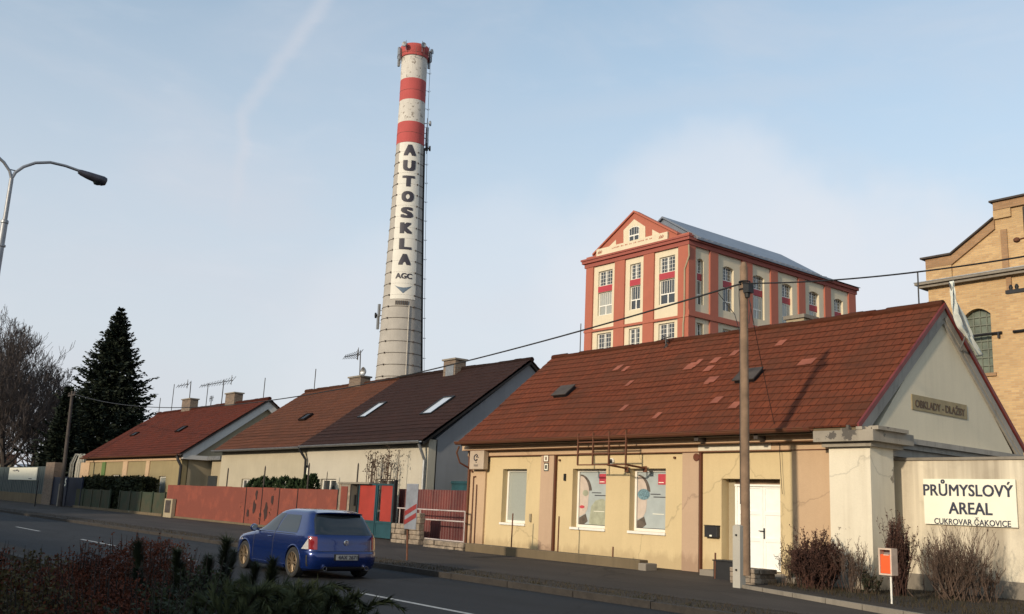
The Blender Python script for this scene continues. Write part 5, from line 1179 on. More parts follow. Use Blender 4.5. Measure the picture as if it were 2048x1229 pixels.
for a_ in ((236, 1.35, 1), (253, 1.6, 0), (262, 1.7, 0), (276, 1.6, 0), (284, 1.5, 1), (98, 1.7, 0), (108, 1.9, 0), (98, -1.5, 0), (112, -1.6, 0), (93, .45, 1), (93, -.6, 1), (97, 1.1, 1), (104, -1.2, 0), (615, -1.55, 0), (624, -1.7, 1), (640, -1.6, 0)): ant(*a_)
# top railing
b = MB(); rr_ = rad(zt5)+.5; n = 26
for zz_2 in (zt5-1.3,): b.tube([(CX+rr_*math.cos(2*math.pi*k/n), CY+rr_*math.sin(2*math.pi*k/n), zz_2) for k in range(n+1)], .03, 4, False)
for k in range(0, n, 4): a_ = 2*math.pi*k/n; b.tube([(CX+rr_*math.cos(a_), CY+rr_*math.sin(a_), zt5-1.6), (CX+rr_*math.cos(a_), CY+rr_*math.sin(a_), zt5-.7)], .025, 4); b.tube([(CX+(rr_-.6)*math.cos(a_), CY+(rr_-.6)*math.sin(a_), zt5-1.9), (CX+rr_*math.cos(a_), CY+rr_*math.sin(a_), zt5-1.6)], .03, 4)
b.build('top_railing', M['hoop'], CH)
CH.rotation_euler = Matrix.Rotation(-LEAN, 3, hdir).to_euler(); CH.location += side*(LEAN*15.5)

# ------------------------------------------------------------------ terracotta and cream factory building
YB_ = 70.0
def rx(zx, zy=600): return AX(1140+zx/3.413, 400+zy/3.413, YB_)
def rz(zx, zy): return AZ(1140+zx/3.413, 400+zy/3.413, YB_)
XL_, XR_ = rx(112, 700), AX(1377, 560, YB_)
zc_ = (rz(118, 462)+rz(740, 335))/2          # cornice underside
zc1 = zc_+.95
def ry(zx, zy=600): return at(1140+zx/3.413, 400+zy/3.413, 'X', XR_).y
def rz2(zx, zy): return at(1140+zx/3.413, 400+zy/3.413, 'X', XR_).z
YE_ = ry(1940, 750)
FB = empty('factory_building', ((XL_+XR_)/2, YB_, 0), 'tall terracotta and cream factory building with gable and zinc roof', 'building')
zTop1, zTop0 = rz(240, 483), rz(240, 585); zPan = rz(240, 628); zLow0 = rz(240, 785); zBelt = rz(400, 858); zBw1, zBw0 = rz(240, 908), rz(240, 1035)
cols_f = [((163, 310), (193, 288), 1), ((378, 505), (408, 481), 1), ((578, 742), (608, 715), 1)]
fh = []; specs = []
for (cr, wn_, mu) in cols_f:
    yy = 600; a, c = rx(wn_[0], yy), rx(wn_[1], yy)
    for (z0, z1, kind) in ((zTop0, zTop1, 't'), (zLow0, zPan, 'l'), (zBw0, zBw1, 'b')): fh.append((a, c, z0, z1)); specs.append((a, c, z0, z1, kind))
    for k in range(4): z1 = zBw1-4.6-k*4.3; fh.append((a, c, z1-2.4, z1)); specs.append((a, c, z1-2.4, z1, 'b'))
# note: lower rows continue behind the houses
wall('-y', YB_, XL_, XR_, 0, zc_+.3, fh, .28, .5).build('front_wall', M['faccream'], FB)
# rear part side wall
cols_s = [((848, 945), (866, 912)), ((1003, 1165), (1043, 1118)), ((1240, 1362), (1250, 1326)), ((1412, 1550), (1446, 1516)), ((1597, 1728), (1630, 1698)), ((1772, 1890), (1801, 1860))]
sh = []; ss = []
zt_s = [rz2(890, 398), rz2(1075, 455), rz2(1280, 515), rz2(1475, 572), rz2(1655, 628), rz2(1825, 680)]; ZT = sum(zt_s)/6
dzw = [rz2(890, 500), rz2(1075, 552)]; ZTb = sum(dzw)/2
ZP = (rz2(890, 545)+rz2(1075, 595))/2; ZL = (rz2(890, 712)+rz2(1075, 765))/2; ZBT = (rz2(890, 848)+rz2(1080, 880))/2
for (cr, wn_) in cols_s:
    a, c = ry(wn_[0]), ry(wn_[1])
    for (z0, z1, kind) in ((ZTb, ZT, 't'), (ZL, ZP, 'l'), (ZBT-2.9, ZBT, 'b'), (ZBT-7.5, ZBT-4.8, 'b'), (ZBT-12, ZBT-9.3, 'b')):
        ss.append((a, c, z0, z1, kind))
        if kind != 'l': sh.append((a, c, ZL if kind == 't' else z0, z1))
wall('+x', XR_, YB_+.5, YE_, 0, zc_+.3, sh, .42, .5).build('side_wall', M['faccream'], FB)
b = MB(); b.box(XL_+.01, XR_-.6, YE_-.5, YE_, 0, zc_+.2); b.box(XL_+.01, XL_+.4, YB_+.5, YE_-.5, 0, zc_+.2); b.build('rear_walls', M['faccream'], FB)
def win_f(face, pl, a, c, z0, z1, kind, ins):
    w_ = c-a; nb = max(2, round(w_/.38))
    if kind == 't' or kind == 'b': window(FB, face, pl, a, c, z0, z1, ins, .10, 1, nb, 3, glass='glass')
    else:
        zm_ = z0+(z1-z0)*.42
        wn_ = window(FB, face, pl, a, c, z0, z1, ins, .10, 0, 0, 0, glass='curtain_glass' if random.random() < .7 else 'glass')
        f = MB(); fbox(f, face, pl, a+.1, c-.1, -ins-.06, -ins+.003, zm_-.06, zm_+.06); m_ = (a+c)/2; fbox(f, face, pl, m_-.07, m_+.07, -ins-.06, -ins+.003, z0+.1, zm_-.06)
        for k in range(nb): x = a+.1+(c-a-.2)*(k+.5)/nb; fbox(f, face, pl, x-.02, x+.02, -ins-.05, -ins-.01, zm_+.06, z1-.1)
        f.build('glazing_bar', M['white_pvc'], wn_)
for s_ in specs: 
    if s_[2] > 8: win_f('-y', YB_, *s_, .2)
for s_ in ss:
    if s_[2] > 12: win_f('+x', XR_, *s_, .34)
def arch_top(face, pl, a, c, z1, rise, mat, par, d=.02):
    b = MB(); n = 10
    for sgn in (0, 1):
        pts = []
        for k in range(n//2+1):
            f = k/n if sgn == 0 else 1-k/n; pts.append((a+(c-a)*f, z1-rise*(2*f-1)**2*1.0))
        pts.append(((a+c)/2, z1+.01)); pts.append((a if sgn == 0 else c, z1+.01))
        P3 = [(pl-.3, y, z) if face == '+x' else (y, pl+.3, z) for y, z in pts]; b.prism(P3, (.3+d-.018, 0, 0) if face == '+x' else (0, -.3-d+.018, 0))
    b.build('arch_spandrel', M[mat], par, recalc=True)
for (a, c, z0, z1, kind) in ss:
    if kind == 't': arch_top('+x', XR_, a, c, z1, .22, 'faccream', FB)
for (a, c, z0, z1, kind) in specs:
    if kind == 't': b = MB(); b.box(a, c, YB_-.02, YB_+.2, zPan+.02, zTop0-.02); b.build('crimson_panel', M['faccrimson'], FB)
for (a, c, z0, z1, kind) in ss:
    if kind == 't': b = MB(); b.box(XR_-.40, XR_-.26, a+.01, c-.01, ZP+.003, ZTb-.003); b.build('crimson_panel', M['faccrimson'], FB)
# pilasters
for (a, c) in ((XL_, rx(163)), (rx(310), rx(378)), (rx(507), rx(578)), (rx(744), XR_)):
    b = MB(); b.box(a, c, YB_-.18, YB_-.002, 0, zc_); b.build('pilaster', M['facred'], FB)
for (a, c) in ((YB_-.18, ry(847)), (ry(948), ry(1003)), (ry(1168), ry(1238)), (ry(1363), ry(1411)), (ry(1552), ry(1597)), (ry(1730), ry(1771)), (ry(1892), YE_+.1)):
    b = MB(); b.box(XR_+.002, XR_+.18, a, c, 0, zc_); b.build('pilaster', M['facred'], FB)
b = MB(); b.box(XL_-.05, XR_+.25, YB_-.25, YB_-.181, zBelt-.12, zBelt+.12); b.build('belt_course', M['facred'], FB)
b = MB(); b.box(XR_+.181, XR_+.27, YB_-.2, YE_, ZBT+.45, ZBT+1.0)
for (a, c) in [(ry(cr[0]), ry(cr[1])) for cr, _ in cols_s]: b.box(XR_+.001, XR_+.18, a+.01, c-.01, ZBT+.45, ZBT+1.0)
b.build('belt_course', M['facred'], FB)
# cornice
b = MB(); b.box(XL_-.45, XR_+.45, YB_-.45, YE_+.4, zc_+.45, zc_+.75); b.box(XL_-.22, XR_+.24, YB_-.24, YE_+.3, zc_+.003, zc_+.447); b.box(XL_-.55, XR_+.5, YB_-.55, YB_+.2, zc_+.753, zc_+.95); b.build('cornice', plaster('terracotta_cornice', (.30, .085, .065), .9, .2, (.2, .06, .05)), FB)
# gable
Xm = (XL_+XR_)/2-.1; zap = rz(445, 90); zsh = rz(125, 395)
xs1, xs2 = rx(165, 385), rx(745, 250); zk = zsh+.1
b = MB(); b.prism([(XL_-.1, YB_-.1, zc1), (XR_+.1, YB_-.1, zc1), (XR_+.1, YB_-.1, zsh), (xs2, YB_-.1, zsh), (Xm, YB_-.1, zap), (xs1, YB_-.1, zsh), (XL_-.1, YB_-.1, zsh)], (0, .5, 0)); b.build('gable', M['facred'], FB)
def gx(zx, zy): return (rx(zx, zy), YB_-.13, rz(zx, zy))
def gpan(pts, name, mat='faccream', y0=-.102, y1=-.05):
    P = [(rx(u, v), YB_+y0, rz(u, v)) for u, v in pts]; b = MB(); b.prism(P, (0, y1, 0)); return b.build(name, M[mat], FB, recalc=True)
gpan([(372, 330), (372, 210), (445, 135), (520, 185), (520, 290)], 'gable_panel')
gpan([(195, 400), (320, 275), (320, 365)], 'gable_panel'); gpan([(568, 275), (568, 205), (742, 300)], 'gable_panel')
# arched gable window
wa_, wb_ = rx(411, 290), rx(481, 290); z0 = rz(445, 325); z1 = rz(445, 245); 
f = MB(); yq_ = YB_-.16; f.box(wa_, wa_+.09, yq_-.05, yq_, z0, z1+.6); f.box(wb_-.09, wb_, yq_-.05, yq_, z0, z1+.6); f.box(wa_+.09, wb_-.09, yq_-.05, yq_, z0, z0+.09); f.box(wa_+.09, wb_-.09, yq_-.05, yq_, z1-.07, z1+.07); xm_ = (wa_+wb_)/2; f.box(xm_-.06, xm_+.06, yq_-.05, yq_, z0+.09, z1-.07)
P = [(xm_+(wb_-wa_)/2*math.cos(t), yq_-.03, z1+.6+(rz(445, 188)-z1-.6)*math.sin(t)) for t in [math.pi*k/10 for k in range(11)]]; f.tube(P, .05, 6)
for k in range(1, 4): x = wa_+(wb_-wa_)*k/4; f.box(x-.015, x+.015, yq_-.04, yq_, z1+.07, z1+1.2)
gw = f.build('gable_window', M['white_pvc'], FB)
b = MB(); b.prism([(wa_, YB_-.153, z0), (wb_, YB_-.153, z0)]+[(p[0], YB_-.153, p[2]) for p in P], (0, -.004, 0)); b.build('pane', M['glass'], gw, recalc=True)
# white inscription strip above the cornice (tiny lettering)
a3, c3 = rx(195, 385), rx(680, 280); b = MB(); b.box(a3, c3, YB_-.34, YB_-.16, zc1+.02, zc1+.85); st_ = b.build('inscription_strip', M['faccream'], FB)
b = MB(); rnd = random.Random(4); x = a3+2.4
while x < c3-2.2: l = rnd.uniform(.08, .22); b.box(x, x+l, YB_-.345, YB_-.341, zc1+.5, zc1+.5+rnd.uniform(.08, .14)); x += l+rnd.choice((.06, .06, .25))
for x0 in (a3+.25, c3-1.15):
    for k in range(5): b.tube([(x0+k*.12, YB_-.35, zc1+.3), (x0+k*.14+.1, YB_-.35, zc1+.55+.1*(k % 2))], .035, 4)
b.build('faint_marks', M['facred'], st_)
# coping along the gable
b = MB()
for (xa, za, xb, zb3) in ((xs1, zsh, Xm, zap), (Xm, zap, xs2, zsh)): b.prism([(xa, YB_-.3, za+.01), (xb, YB_-.3, zb3+.01), (xb, YB_-.3, zb3+.22), (xa, YB_-.3, za+.22)], (0, .9, 0))
b.build('gable_coping', M['facred'], FB, recalc=True)
# main roof behind the gable + raised lantern roof
zr0 = zc_+.8; zrr = rz2(1700, 540)
b = MB(); yA, yB = YB_+.6, YE_+.5; xe0, xe1 = XL_-.6, XR_+.65; zrd = zap-1.6
for sgn, xe in ((0, xe0), (1, xe1)): b.prism([(xe, yA, zr0), (Xm, yA, zrd), (Xm, yA, zrd-.2), (xe, yA, zr0-.2)], (0, yB-yA-5.5, 0))
b.add([(xe1, yB-5.5, zr0), (xe1, yB, zr0), (Xm, yB-5.5, zrd)], [(0, 1, 2)]); b.add([(xe0, yB-5.5, zr0), (xe0, yB, zr0), (Xm, yB-5.5, zrd)], [(0, 2, 1)]); b.add([(xe0, yB, zr0), (xe1, yB, zr0), (Xm, yB-5.5, zrd)], [(0, 2, 1)])
b.build('main_roof', M['zinc'], FB, recalc=True)
L0 = at(1140+628/3.413, 400+105/3.413, 'X', Xm); L1 = at(1140+1440/3.413, 400+380/3.413, 'X', Xm)
zl_ = (L0.z+L1.z)/2; hw2 = 5.4; ze2 = zr0+(zrd-zr0)*(xe1-Xm-hw2)/(xe1-Xm)+.45; b = MB()
for s_ in (-1, 1): b.prism([(Xm, L0.y, zl_), (Xm+s_*hw2, L0.y+0, ze2), (Xm+s_*hw2, L0.y, ze2-.2), (Xm, L0.y, zl_-.2)], (0, L1.y-L0.y, 0))
b.build('upper_roof', M['zinc'], FB, recalc=True)
b = MB(); b.prism([(Xm, L0.y+.3, zl_-.25), (Xm-hw2+.4, L0.y+.3, ze2-.1), (Xm-hw2+.4, L0.y+.3, ze2-1.2), (Xm+hw2-.4, L0.y+.3, ze2-1.2), (Xm+hw2-.4, L0.y+.3, ze2-.1)], (0, L1.y-L0.y-.6, 0)); b.build('clerestory', M['zinc'], FB, recalc=True)
b = MB(); 
for k in range(24):
    y = yA+.5+k*(yB-6.5-yA)/24; b.prism([(xe1, y, zr0+.003), (Xm+hw2, y, zr0+(zrd-zr0)*(xe1-Xm-hw2)/(xe1-Xm)+.003), (Xm+hw2, y, zr0+(zrd-zr0)*(xe1-Xm-hw2)/(xe1-Xm)+.07), (xe1, y, zr0+.07)], (0, .06, 0))
b.build('standing_seams', M['zinc'], FB, recalc=True)
b = MB(); b.tube([(XR_+.3, YB_-.35, zc_-.1), (XR_+.25, YB_-.22, zc_-1.2), (XR_-.28, YB_-.26, zc_-2.5), (XR_-.28, YB_-.26, zBelt+.2), (XR_-.4, YB_-.26, zBelt-.8), (XR_-.4, YB_-.26, 3)], .09, 6); b.build('downpipe', M['beige'], FB)

# ------------------------------------------------------------------ yellow brick hall
YK = 40.0
def kx(x, y=560): return AX(x, y, YK)
kl = kx(1859, 640); zkc = (AZ(1845, 575, YK)+AZ(2040, 543, YK))/2; ztop1 = AZ(1856, 520, YK); kr = kl+15.0
KB = empty('brick_hall', ((kl+kr)/2, YK, 0), 'yellow brick hall with stepped gable and arched window behind the near house', 'building')
wa_, wb_ = AX(1932, 700, YK), AX(1985, 700, YK); wz1, wz0 = AZ(1958, 617, YK), AZ(1975, 742, YK); wz0 -= .1; rise = .28
kxm = (kl+kr)/2
holes = [(wa_, wb_, wz0, wz1), (kr-(wb_-kl), kr-(wa_-kl), wz0, wz1), (kxm-1.2, kxm+1.2, wz0, wz1)]
wall('-y', YK, kl, kr, 0, zkc-.05, holes, .35, .5).build('front_wall', M['brick'], KB)
b = MB(); b.box(kl, kl+.5, YK+.5, YK+24, 0, zkc); b.box(kr-.5, kr, YK+.5, YK+24, 0, zkc); b.build('side_walls', M['brick'], KB)
for (a, c, z0, z1) in holes: arch_top('-y', YK, a, c, z1, rise, 'brick', KB); 
def grille(a, c, z0, z1):
    f = MB(); f.box(a, c, YK+.26, YK+.30, z0, z1); wn_ = f.build('window', M['grey_metal'] if False else plain('dusty_green_glass', (.10, .12, .09), .4, 0, .3, 2) if 'dusty_green_glass' not in bpy.data.materials else bpy.data.materials['dusty_green_glass'], KB)
    g_ = MB(); n = 4
    for k in range(n+1): x = a+(c-a)*k/n; g_.box(x-.02, x+.02, YK+.22, YK+.26, z0, z1)
    for k in range(8): z = z0+(z1-z0)*k/8; g_.box(a, c, YK+.21, YK+.26, z-.02, z+.02)
    g_.build('glazing_bars', plain('green_grey_bars', (.12, .13, .10), .6) if 'green_grey_bars' not in bpy.data.materials else bpy.data.materials['green_grey_bars'], wn_)
    b = MB(); b.box(a-.12, c+.12, YK-.08, YK+.2, z0-.14, z0-.003); b.build('sill', M['brick_dark'], wn_)
for h in holes: grille(*h)
zw2 = AZ(1975, 670, YK); b = MB(); b.tube([(wa_+.1, YK-.06, zw2), (wb_+.45, YK-.06, zw2+.02)], .06, 6); b.box(wb_+.28, wb_+.36, YK-.12, YK-.0, zw2-.2, zw2+.05); b.build('iron_tie', M['darkmetal'], KB)
zw3 = AZ(2010, 672, YK); b = MB(); b.tube([(wb_+.9, YK-.06, zw2), (wb_+2.2, YK-.06, zw2+.02)], .06, 6); b.build('iron_tie', M['darkmetal'], KB)
b = MB(); b.box(kl-.42, kr+.42, YK-.4, YK+.5, zkc, zkc+.10); b.box(kl-.3, kr+.3, YK-.28, YK+.5, zkc-.12, zkc-.003); b.build('cornice', M['concrete'], KB)
b = MB(); b.box(kl-.44, kr+.44, YK-.42, YK+.5, zkc+.103, zkc+.14); b.build('cornice_sheet', M['grey_metal'], KB)
# gable above the cornice: corner blocks, sloping shoulders, raised centre
xs_a = kx(1905, 510); zsa = AZ(1905, 512, YK); xs_b = kx(1990, 440); zsb = AZ(1992, 440, YK); zst = AZ(1990, 407, YK)
P = [(kl, zkc+.14), (kl, ztop1), (xs_a, ztop1), (xs_b, zsb), (xs_b, zst)]; P2_ = P+[(kl+kr-x, z) for x, z in reversed(P)]
b = MB(); b.prism([(x, YK-.02, z) for x, z in P2_], (0, .5, 0)); b.build('gable', M['brick'], KB, recalc=True)
def strip(pts, th_, name, mat, out_=.1):
    for side_ in (0, 1):
        b = MB()
        for i in range(len(pts)-1):
            (xa, za), (xb, zb3) = pts[i], pts[i+1]
            if side_: xa, xb = kl+kr-xa, kl+kr-xb
            b.prism([(xa, YK-.02-out_, za-th_[0]), (xb, YK-.02-out_, zb3-th_[0]), (xb, YK-.02-out_, zb3-th_[1]), (xa, YK-.02-out_, za-th_[1])], (0, out_-.003, 0))
        b.build(name, M[mat], KB, recalc=True)
strip([(kl-.01, ztop1), (xs_a, ztop1), (xs_b, zsb)], (-.0, .42), 'raking_band', 'brick_dark')
strip([(xs_b, zst), (kxm, zst)], (0, .35), 'top_band', 'brick_dark', .12)
b = MB(); b.box(xs_b-.02, xs_b+.7, YK-.12, YK-.022, zsb, zst-.36); b.build('gable_pier', M['brick'], KB); b = MB(); b.box(kl-.01, kl+1.15, YK-.12, YK-.022, zkc+.15, ztop1-.43); b.build('gable_pier', M['brick'], KB)
cp = MB()
for side_ in (0, 1):
    for (xa, za), (xb, zb3) in zip([(kl-.2, ztop1), (xs_a, ztop1), (xs_b-.12, zst)], [(xs_a, ztop1), (xs_b, zsb), (kxm, zst)]):
        if side_: xa, xb = kl+kr-xa, kl+kr-xb
        cp.prism([(xa, YK-.25, za+.003), (xb, YK-.25, zb3+.003), (xb, YK-.25, zb3+.08), (xa, YK-.25, za+.08)], (0, .85, 0))
cp.build('coping', M['wood_dark'], KB, recalc=True)
b = MB(); b.prism([(kl, YK+.5, zkc+.1), (xs_b, YK+.5, zsb-.3), (kxm, YK+.5, zst-.8), (kl+kr-xs_b, YK+.5, zsb-.3), (kr, YK+.5, zkc+.1)], (0, 23.5, 0)); b.build('roof', M['zinc'], KB, recalc=True)
b = MB()
for (xa, xb, za, zb3) in ((wb_+.75, wb_+.95, zkc-.8, zkc-.15), (kx(2008), kx(2021), zkc+.16, zsb-.5)): b.box(xa, xb, YK-.08, YK-.025 if za > zkc else YK-.002, za, zb3)
b.build('lesene', M['brick_dark'], KB)

# ------------------------------------------------------------------ street lamp (double arm) in the planting bed
LX, LY = -24.0, 4.05
q = [at(x, y, 'Y', LY) for x, y in ((3, 549), (14, 450), (23, 358))]
LX = q[2].x; zf_ = q[2].z
S = empty('street_lamp', (LX, LY, .1), 'tall grey double arm street lamp with dark drooping head', 'street lamp')
xb_ = LX
b = MB(); b.tube([(xb_, LY, .1), (xb_, LY, AZ(13, 440, LY))], [.10, .075], 12); b.tube([(xb_, LY, AZ(13, 440, LY)-.02), (xb_, LY, zf_)], [.052, .048], 12); b.build('pole', M['lamppole'], S, smooth=True)
b = MB(); zc3 = AZ(13, 440, LY); b.lathe((xb_, LY, zc3-.06), [(.075, 0), (.088, .02), (.085, .08), (.06, .10)], 12); b.build('collar', M['lamppole'], S); b = MB(); b.lathe((xb_, LY, zc3-.62), [(.082, 0), (.105, .01), (.105, .05), (.082, .06)], 12); b.build('collar', M['lamppole'], S)
def armp(s_):
    # arm curve in the plane across the road; s_ = +1 over the road
    pts = [(22, 358), (30, 345), (46, 334), (70, 326), (100, 325), (130, 332), (158, 342)]; P = []
    for x, y in pts: p = at(x, y, 'X', LX); P.append(Vector((LX, LY+s_*(p.y-at(22, 358, 'X', LX).y), p.z)))
    return P
for s_ in (1, -1):
    P = armp(s_); b = MB(); b.tube(P, .036, 10); b.build('arm', M['lamppole'], S, smooth=True)
    e = P[-1]; d = (P[-1]-P[-2]).normalized(); hd = MB(); n = 12
    secs = [(-.02, .05, .05), (.05, .075, .07), (.22, .10, .09), (.42, .135, .10), (.58, .13, .12), (.66, .09, .09), (.68, .03, .03)]; rings = []
    upd = Vector((0, 0, 1))-d*d.z; upd.normalize(); sd_ = d.cross(upd)
    for (t_, w_, h_) in secs:
        c = e+d*t_-upd*(h_*.35); hd.v += [tuple(c+sd_*w_*math.cos(2*math.pi*k/n)+upd*h_*math.sin(2*math.pi*k/n)*(1 if math.sin(2*math.pi*k/n) > 0 else 1.15)) for k in range(n)]
    for i in range(len(secs)-1):
        for k in range(n): hd.f.append((i*n+k, i*n+(k+1) % n, (i+1)*n+(k+1) % n, (i+1)*n+k))
    hd.f += [tuple(range(n-1, -1, -1)), tuple((len(secs)-1)*n+k for k in range(n))]
    ho = hd.build('lamp_head', M['poledark'], S, smooth=True, recalc=True)
    g_ = MB(); c = e+d*.47-upd*.13; g_.lathe(tuple(c), [(.02, -.07), (.08, -.05), (.11, 0)], 12); g_.build('lamp_glass', M['carglass'], ho, recalc=True)
b = MB(); P1_, P2_ = armp(1)[1], armp(-1)[1]; b.tube([P1_+Vector((0, 0, .04)), P2_+Vector((0, 0, .04))], .014, 6); b.build('brace', M['lamppole'], S)

# ------------------------------------------------------------------ blue hatchback
CS = .965; CXF, CYC = -22.05, 10.16
CARR = empty('car', (CXF+2.1, CYC, 0), 'blue three door hatchback driving away on the far lane', 'car')
def cw(x, y, z): return Vector((CXF+x*CS, CYC+y*CS, z*CS))
SL = [(.17, .16, 4.00, .80), (.22, .05, 4.10, .845), (.32, .01, 4.155, .862), (.45, .0, 4.175, .868), (.54, .02, 4.165, .868), (.585, .03, 4.125, .868), (.66, .06, 4.115, .868), (.72, .12, 4.105, .866), (.77, .26, 4.10, .862), (.81, .50, 4.095, .855), (.85, .78, 4.085, .846), (.89, 1.02, 4.07, .835), (.93, 1.20, 4.05, .815), (.98, 1.32, 4.02, .785), (1.06, 1.46, 3.965, .755), (1.16, 1.64, 3.885, .718), (1.26, 1.84, 3.80, .678), (1.33, 2.0, 3.73, .645), (1.37, 2.12, 3.67, .615), (1.40, 2.26, 3.60, .57), (1.425, 2.45, 3.47, .49), (1.437, 2.65, 3.30, .38)]
def slint(z):
    if z <= SL[0][0]: return SL[0][1:]
    for i in range(len(SL)-1):
        a, b = SL[i], SL[i+1]
        if a[0] <= z <= b[0]: f = (z-a[0])/(b[0]-a[0]); return tuple(a[k]*(1-f)+b[k]*f for k in (1, 2, 3))
    return SL[-1][1:]
NE = 5.0
def spt(th, z, off=0.0):
    xf, xr, w_ = slint(z); xc, a = (xf+xr)/2, (xr-xf)/2; c, s_ = math.cos(th), math.sin(th)
    n_ = NE if z < 1.0 else 4.4; m_ = 13.0 if c > 0 else 6.5
    x = a*math.copysign(abs(c)**(2/m_), c); y = w_*math.copysign(abs(s_)**(2/n_), s_)
    nx_ = abs(x/a)**(m_-1)/a*math.copysign(1, x)*m_/n_; ny_ = abs(y/w_)**(n_-1)/w_*math.copysign(1, y); l = math.hypot(nx_, ny_) or 1
    return (xc+x+nx_/l*off, y+ny_/l*off, z)
def th_side(x, z, sgn=-1):     # theta of the side point with this x
    xf, xr, w_ = slint(z); xc, a = (xf+xr)/2, (xr-xf)/2; n_ = NE if z < 1.0 else 4.4; q = max(-1, min(1, (x-xc)/a)); m_ = 13.0 if q > 0 else 6.5; c = math.copysign(abs(q)**(m_/2), q); return sgn*math.acos(c)
def th_rear(y, z):
    xf, xr, w_ = slint(z); n_ = NE if z < 1.0 else 4.4; q = max(-1, min(1, y/w_)); return math.asin(math.copysign(abs(q)**(n_/2), q))
b = MB(); NT = 128; zz_l = []
for i in range(len(SL)-1):
    for k in range(2): zz_l.append(SL[i][0]+(SL[i+1][0]-SL[i][0])*k/2)
zz_l.append(SL[-1][0])
# angular samples spread evenly along the outline
ths = []; fine = []; acc = [0.0]
for k in range(8001):
    t = 2*math.pi*k/8000; u_ = t/(math.pi/2); qd = math.floor(u_); f_ = u_-qd; f_ = .5-.5*math.cos(math.pi*f_); f_ = f_**1.6/(f_**1.6+(1-f_)**1.6) if 0 < f_ < 1 else f_; fine.append((qd+f_)*math.pi/2)
pv_ = spt(fine[0], .5)
for t in fine[1:]: pc_ = spt(t, .5); acc.append(acc[-1]+math.hypot(pc_[0]-pv_[0], pc_[1]-pv_[1])); pv_ = pc_
j = 0
for k in range(NT):
    tg = acc[-1]*k/NT
    while acc[j] < tg: j += 1
    ths.append(fine[j])
for z in zz_l:
    for t in ths: b.v.append(tuple(cw(*spt(t, z))))
for i in range(len(zz_l)-1):
    for k in range(NT): b.f.append((i*NT+k, i*NT+(k+1) % NT, (i+1)*NT+(k+1) % NT, (i+1)*NT+k))
n0 = len(b.v); xf, xr, w_ = slint(SL[-1][0]); 
b.v.append(tuple(cw((xf+xr)/2, 0, 1.443))); b.v.append(tuple(cw(2.07, 0, .17)))
l_ = (len(zz_l)-1)*NT
for k in range(NT): b.f.append((l_+k, l_+(k+1) % NT, n0)); b.f.append(((k+1) % NT, k, n0+1))
body = b.build('body', M['carblue'], CARR, recalc=True)
cut = MB()
for xw in (.87, 3.38): cut.lathe(tuple(cw(xw, 0, .315)), [(.355*CS, -1.2), (.355*CS, 1.2)], 40, 'Y')
co = cut.build('cutter', M['black'], CARR, recalc=True)
# hollow only the outer 25 cm: keep a central block by cutting two side discs
bpy.data.objects.remove(co)
for sgn in (-1, 1):
    cut = MB()
    for xw in (.87, 3.38): cut.lathe(tuple(cw(xw, sgn*.80, .315)), [(.352*CS, -.24), (.352*CS, .24)], 40, 'Y')
    co = cut.build('cutter', M['black'], CARR, recalc=True)
    md = body.modifiers.new('cut', 'BOOLEAN'); md.object = co; md.operation = 'DIFFERENCE'; md.solver = 'EXACT'
    dg = bpy.context.evaluated_depsgraph_get(); dg.update(); me = bpy.data.meshes.new_from_object(body.evaluated_get(dg)); body.modifiers.clear(); body.data = me; bpy.data.objects.remove(co)
body.data.polygons.foreach_set('use_smooth', [True]*len(body.data.polygons))
try: body.data.set_sharp_from_angle(angle=R(32))
except Exception: pass
def patch(name, mat, rows, par=CARR, off=.004, nu=16, nv=8, thick=.0):
    """rows: (z, thetaA, thetaB) from bottom to top; a skin following the body"""
    b = MB(); R_ = []
    for v in range(nv+1):
        f = v/nv*(len(rows)-1); i = min(int(f), len(rows)-2); f -= i; a, c = rows[i], rows[i+1]
        z = a[0]*(1-f)+c[0]*f; ta, tb = a[1](z), a[2](z)
        ta2, tb2 = c[1](z), c[2](z); ta = ta*(1-f)+ta2*f; tb = tb*(1-f)+tb2*f; R_.append((z, ta, tb))
    for z, ta, tb in R_:
        for u in range(nu+1): b.v.append(tuple(cw(*spt(ta+(tb-ta)*u/nu, z, off))))
    for v in range(nv):
        for u in range(nu): k = v*(nu+1)+u; b.f.append((k, k+1, k+nu+2, k+nu+1))
    # skirt so that the skin has an edge
    n = len(b.v)
    for z, ta, tb in R_:
        for u in range(nu+1): b.v.append(tuple(cw(*spt(ta+(tb-ta)*u/nu, z, -.01))))
    edge = [(u, 0) for u in range(nu+1)]+[(nu, v) for v in range(1, nv+1)]+[(u, nv) for u in range(nu-1, -1, -1)]+[(0, v) for v in range(nv-1, 0, -1)]
    for i in range(len(edge)):
        (u0, v0), (u1, v1) = edge[i], edge[(i+1) % len(edge)]; a, c = v0*(nu+1)+u0, v1*(nu+1)+u1; b.f.append((a, c, c+n, a+n))
    return b.build(name, M[mat], par, smooth=True, recalc=True)
S_ = lambda x, s=-1: (lambda z: th_side(x(z) if callable(x) else x, z, s))
Rr = lambda y: (lambda z: th_rear(y(z) if callable(y) else y, z))
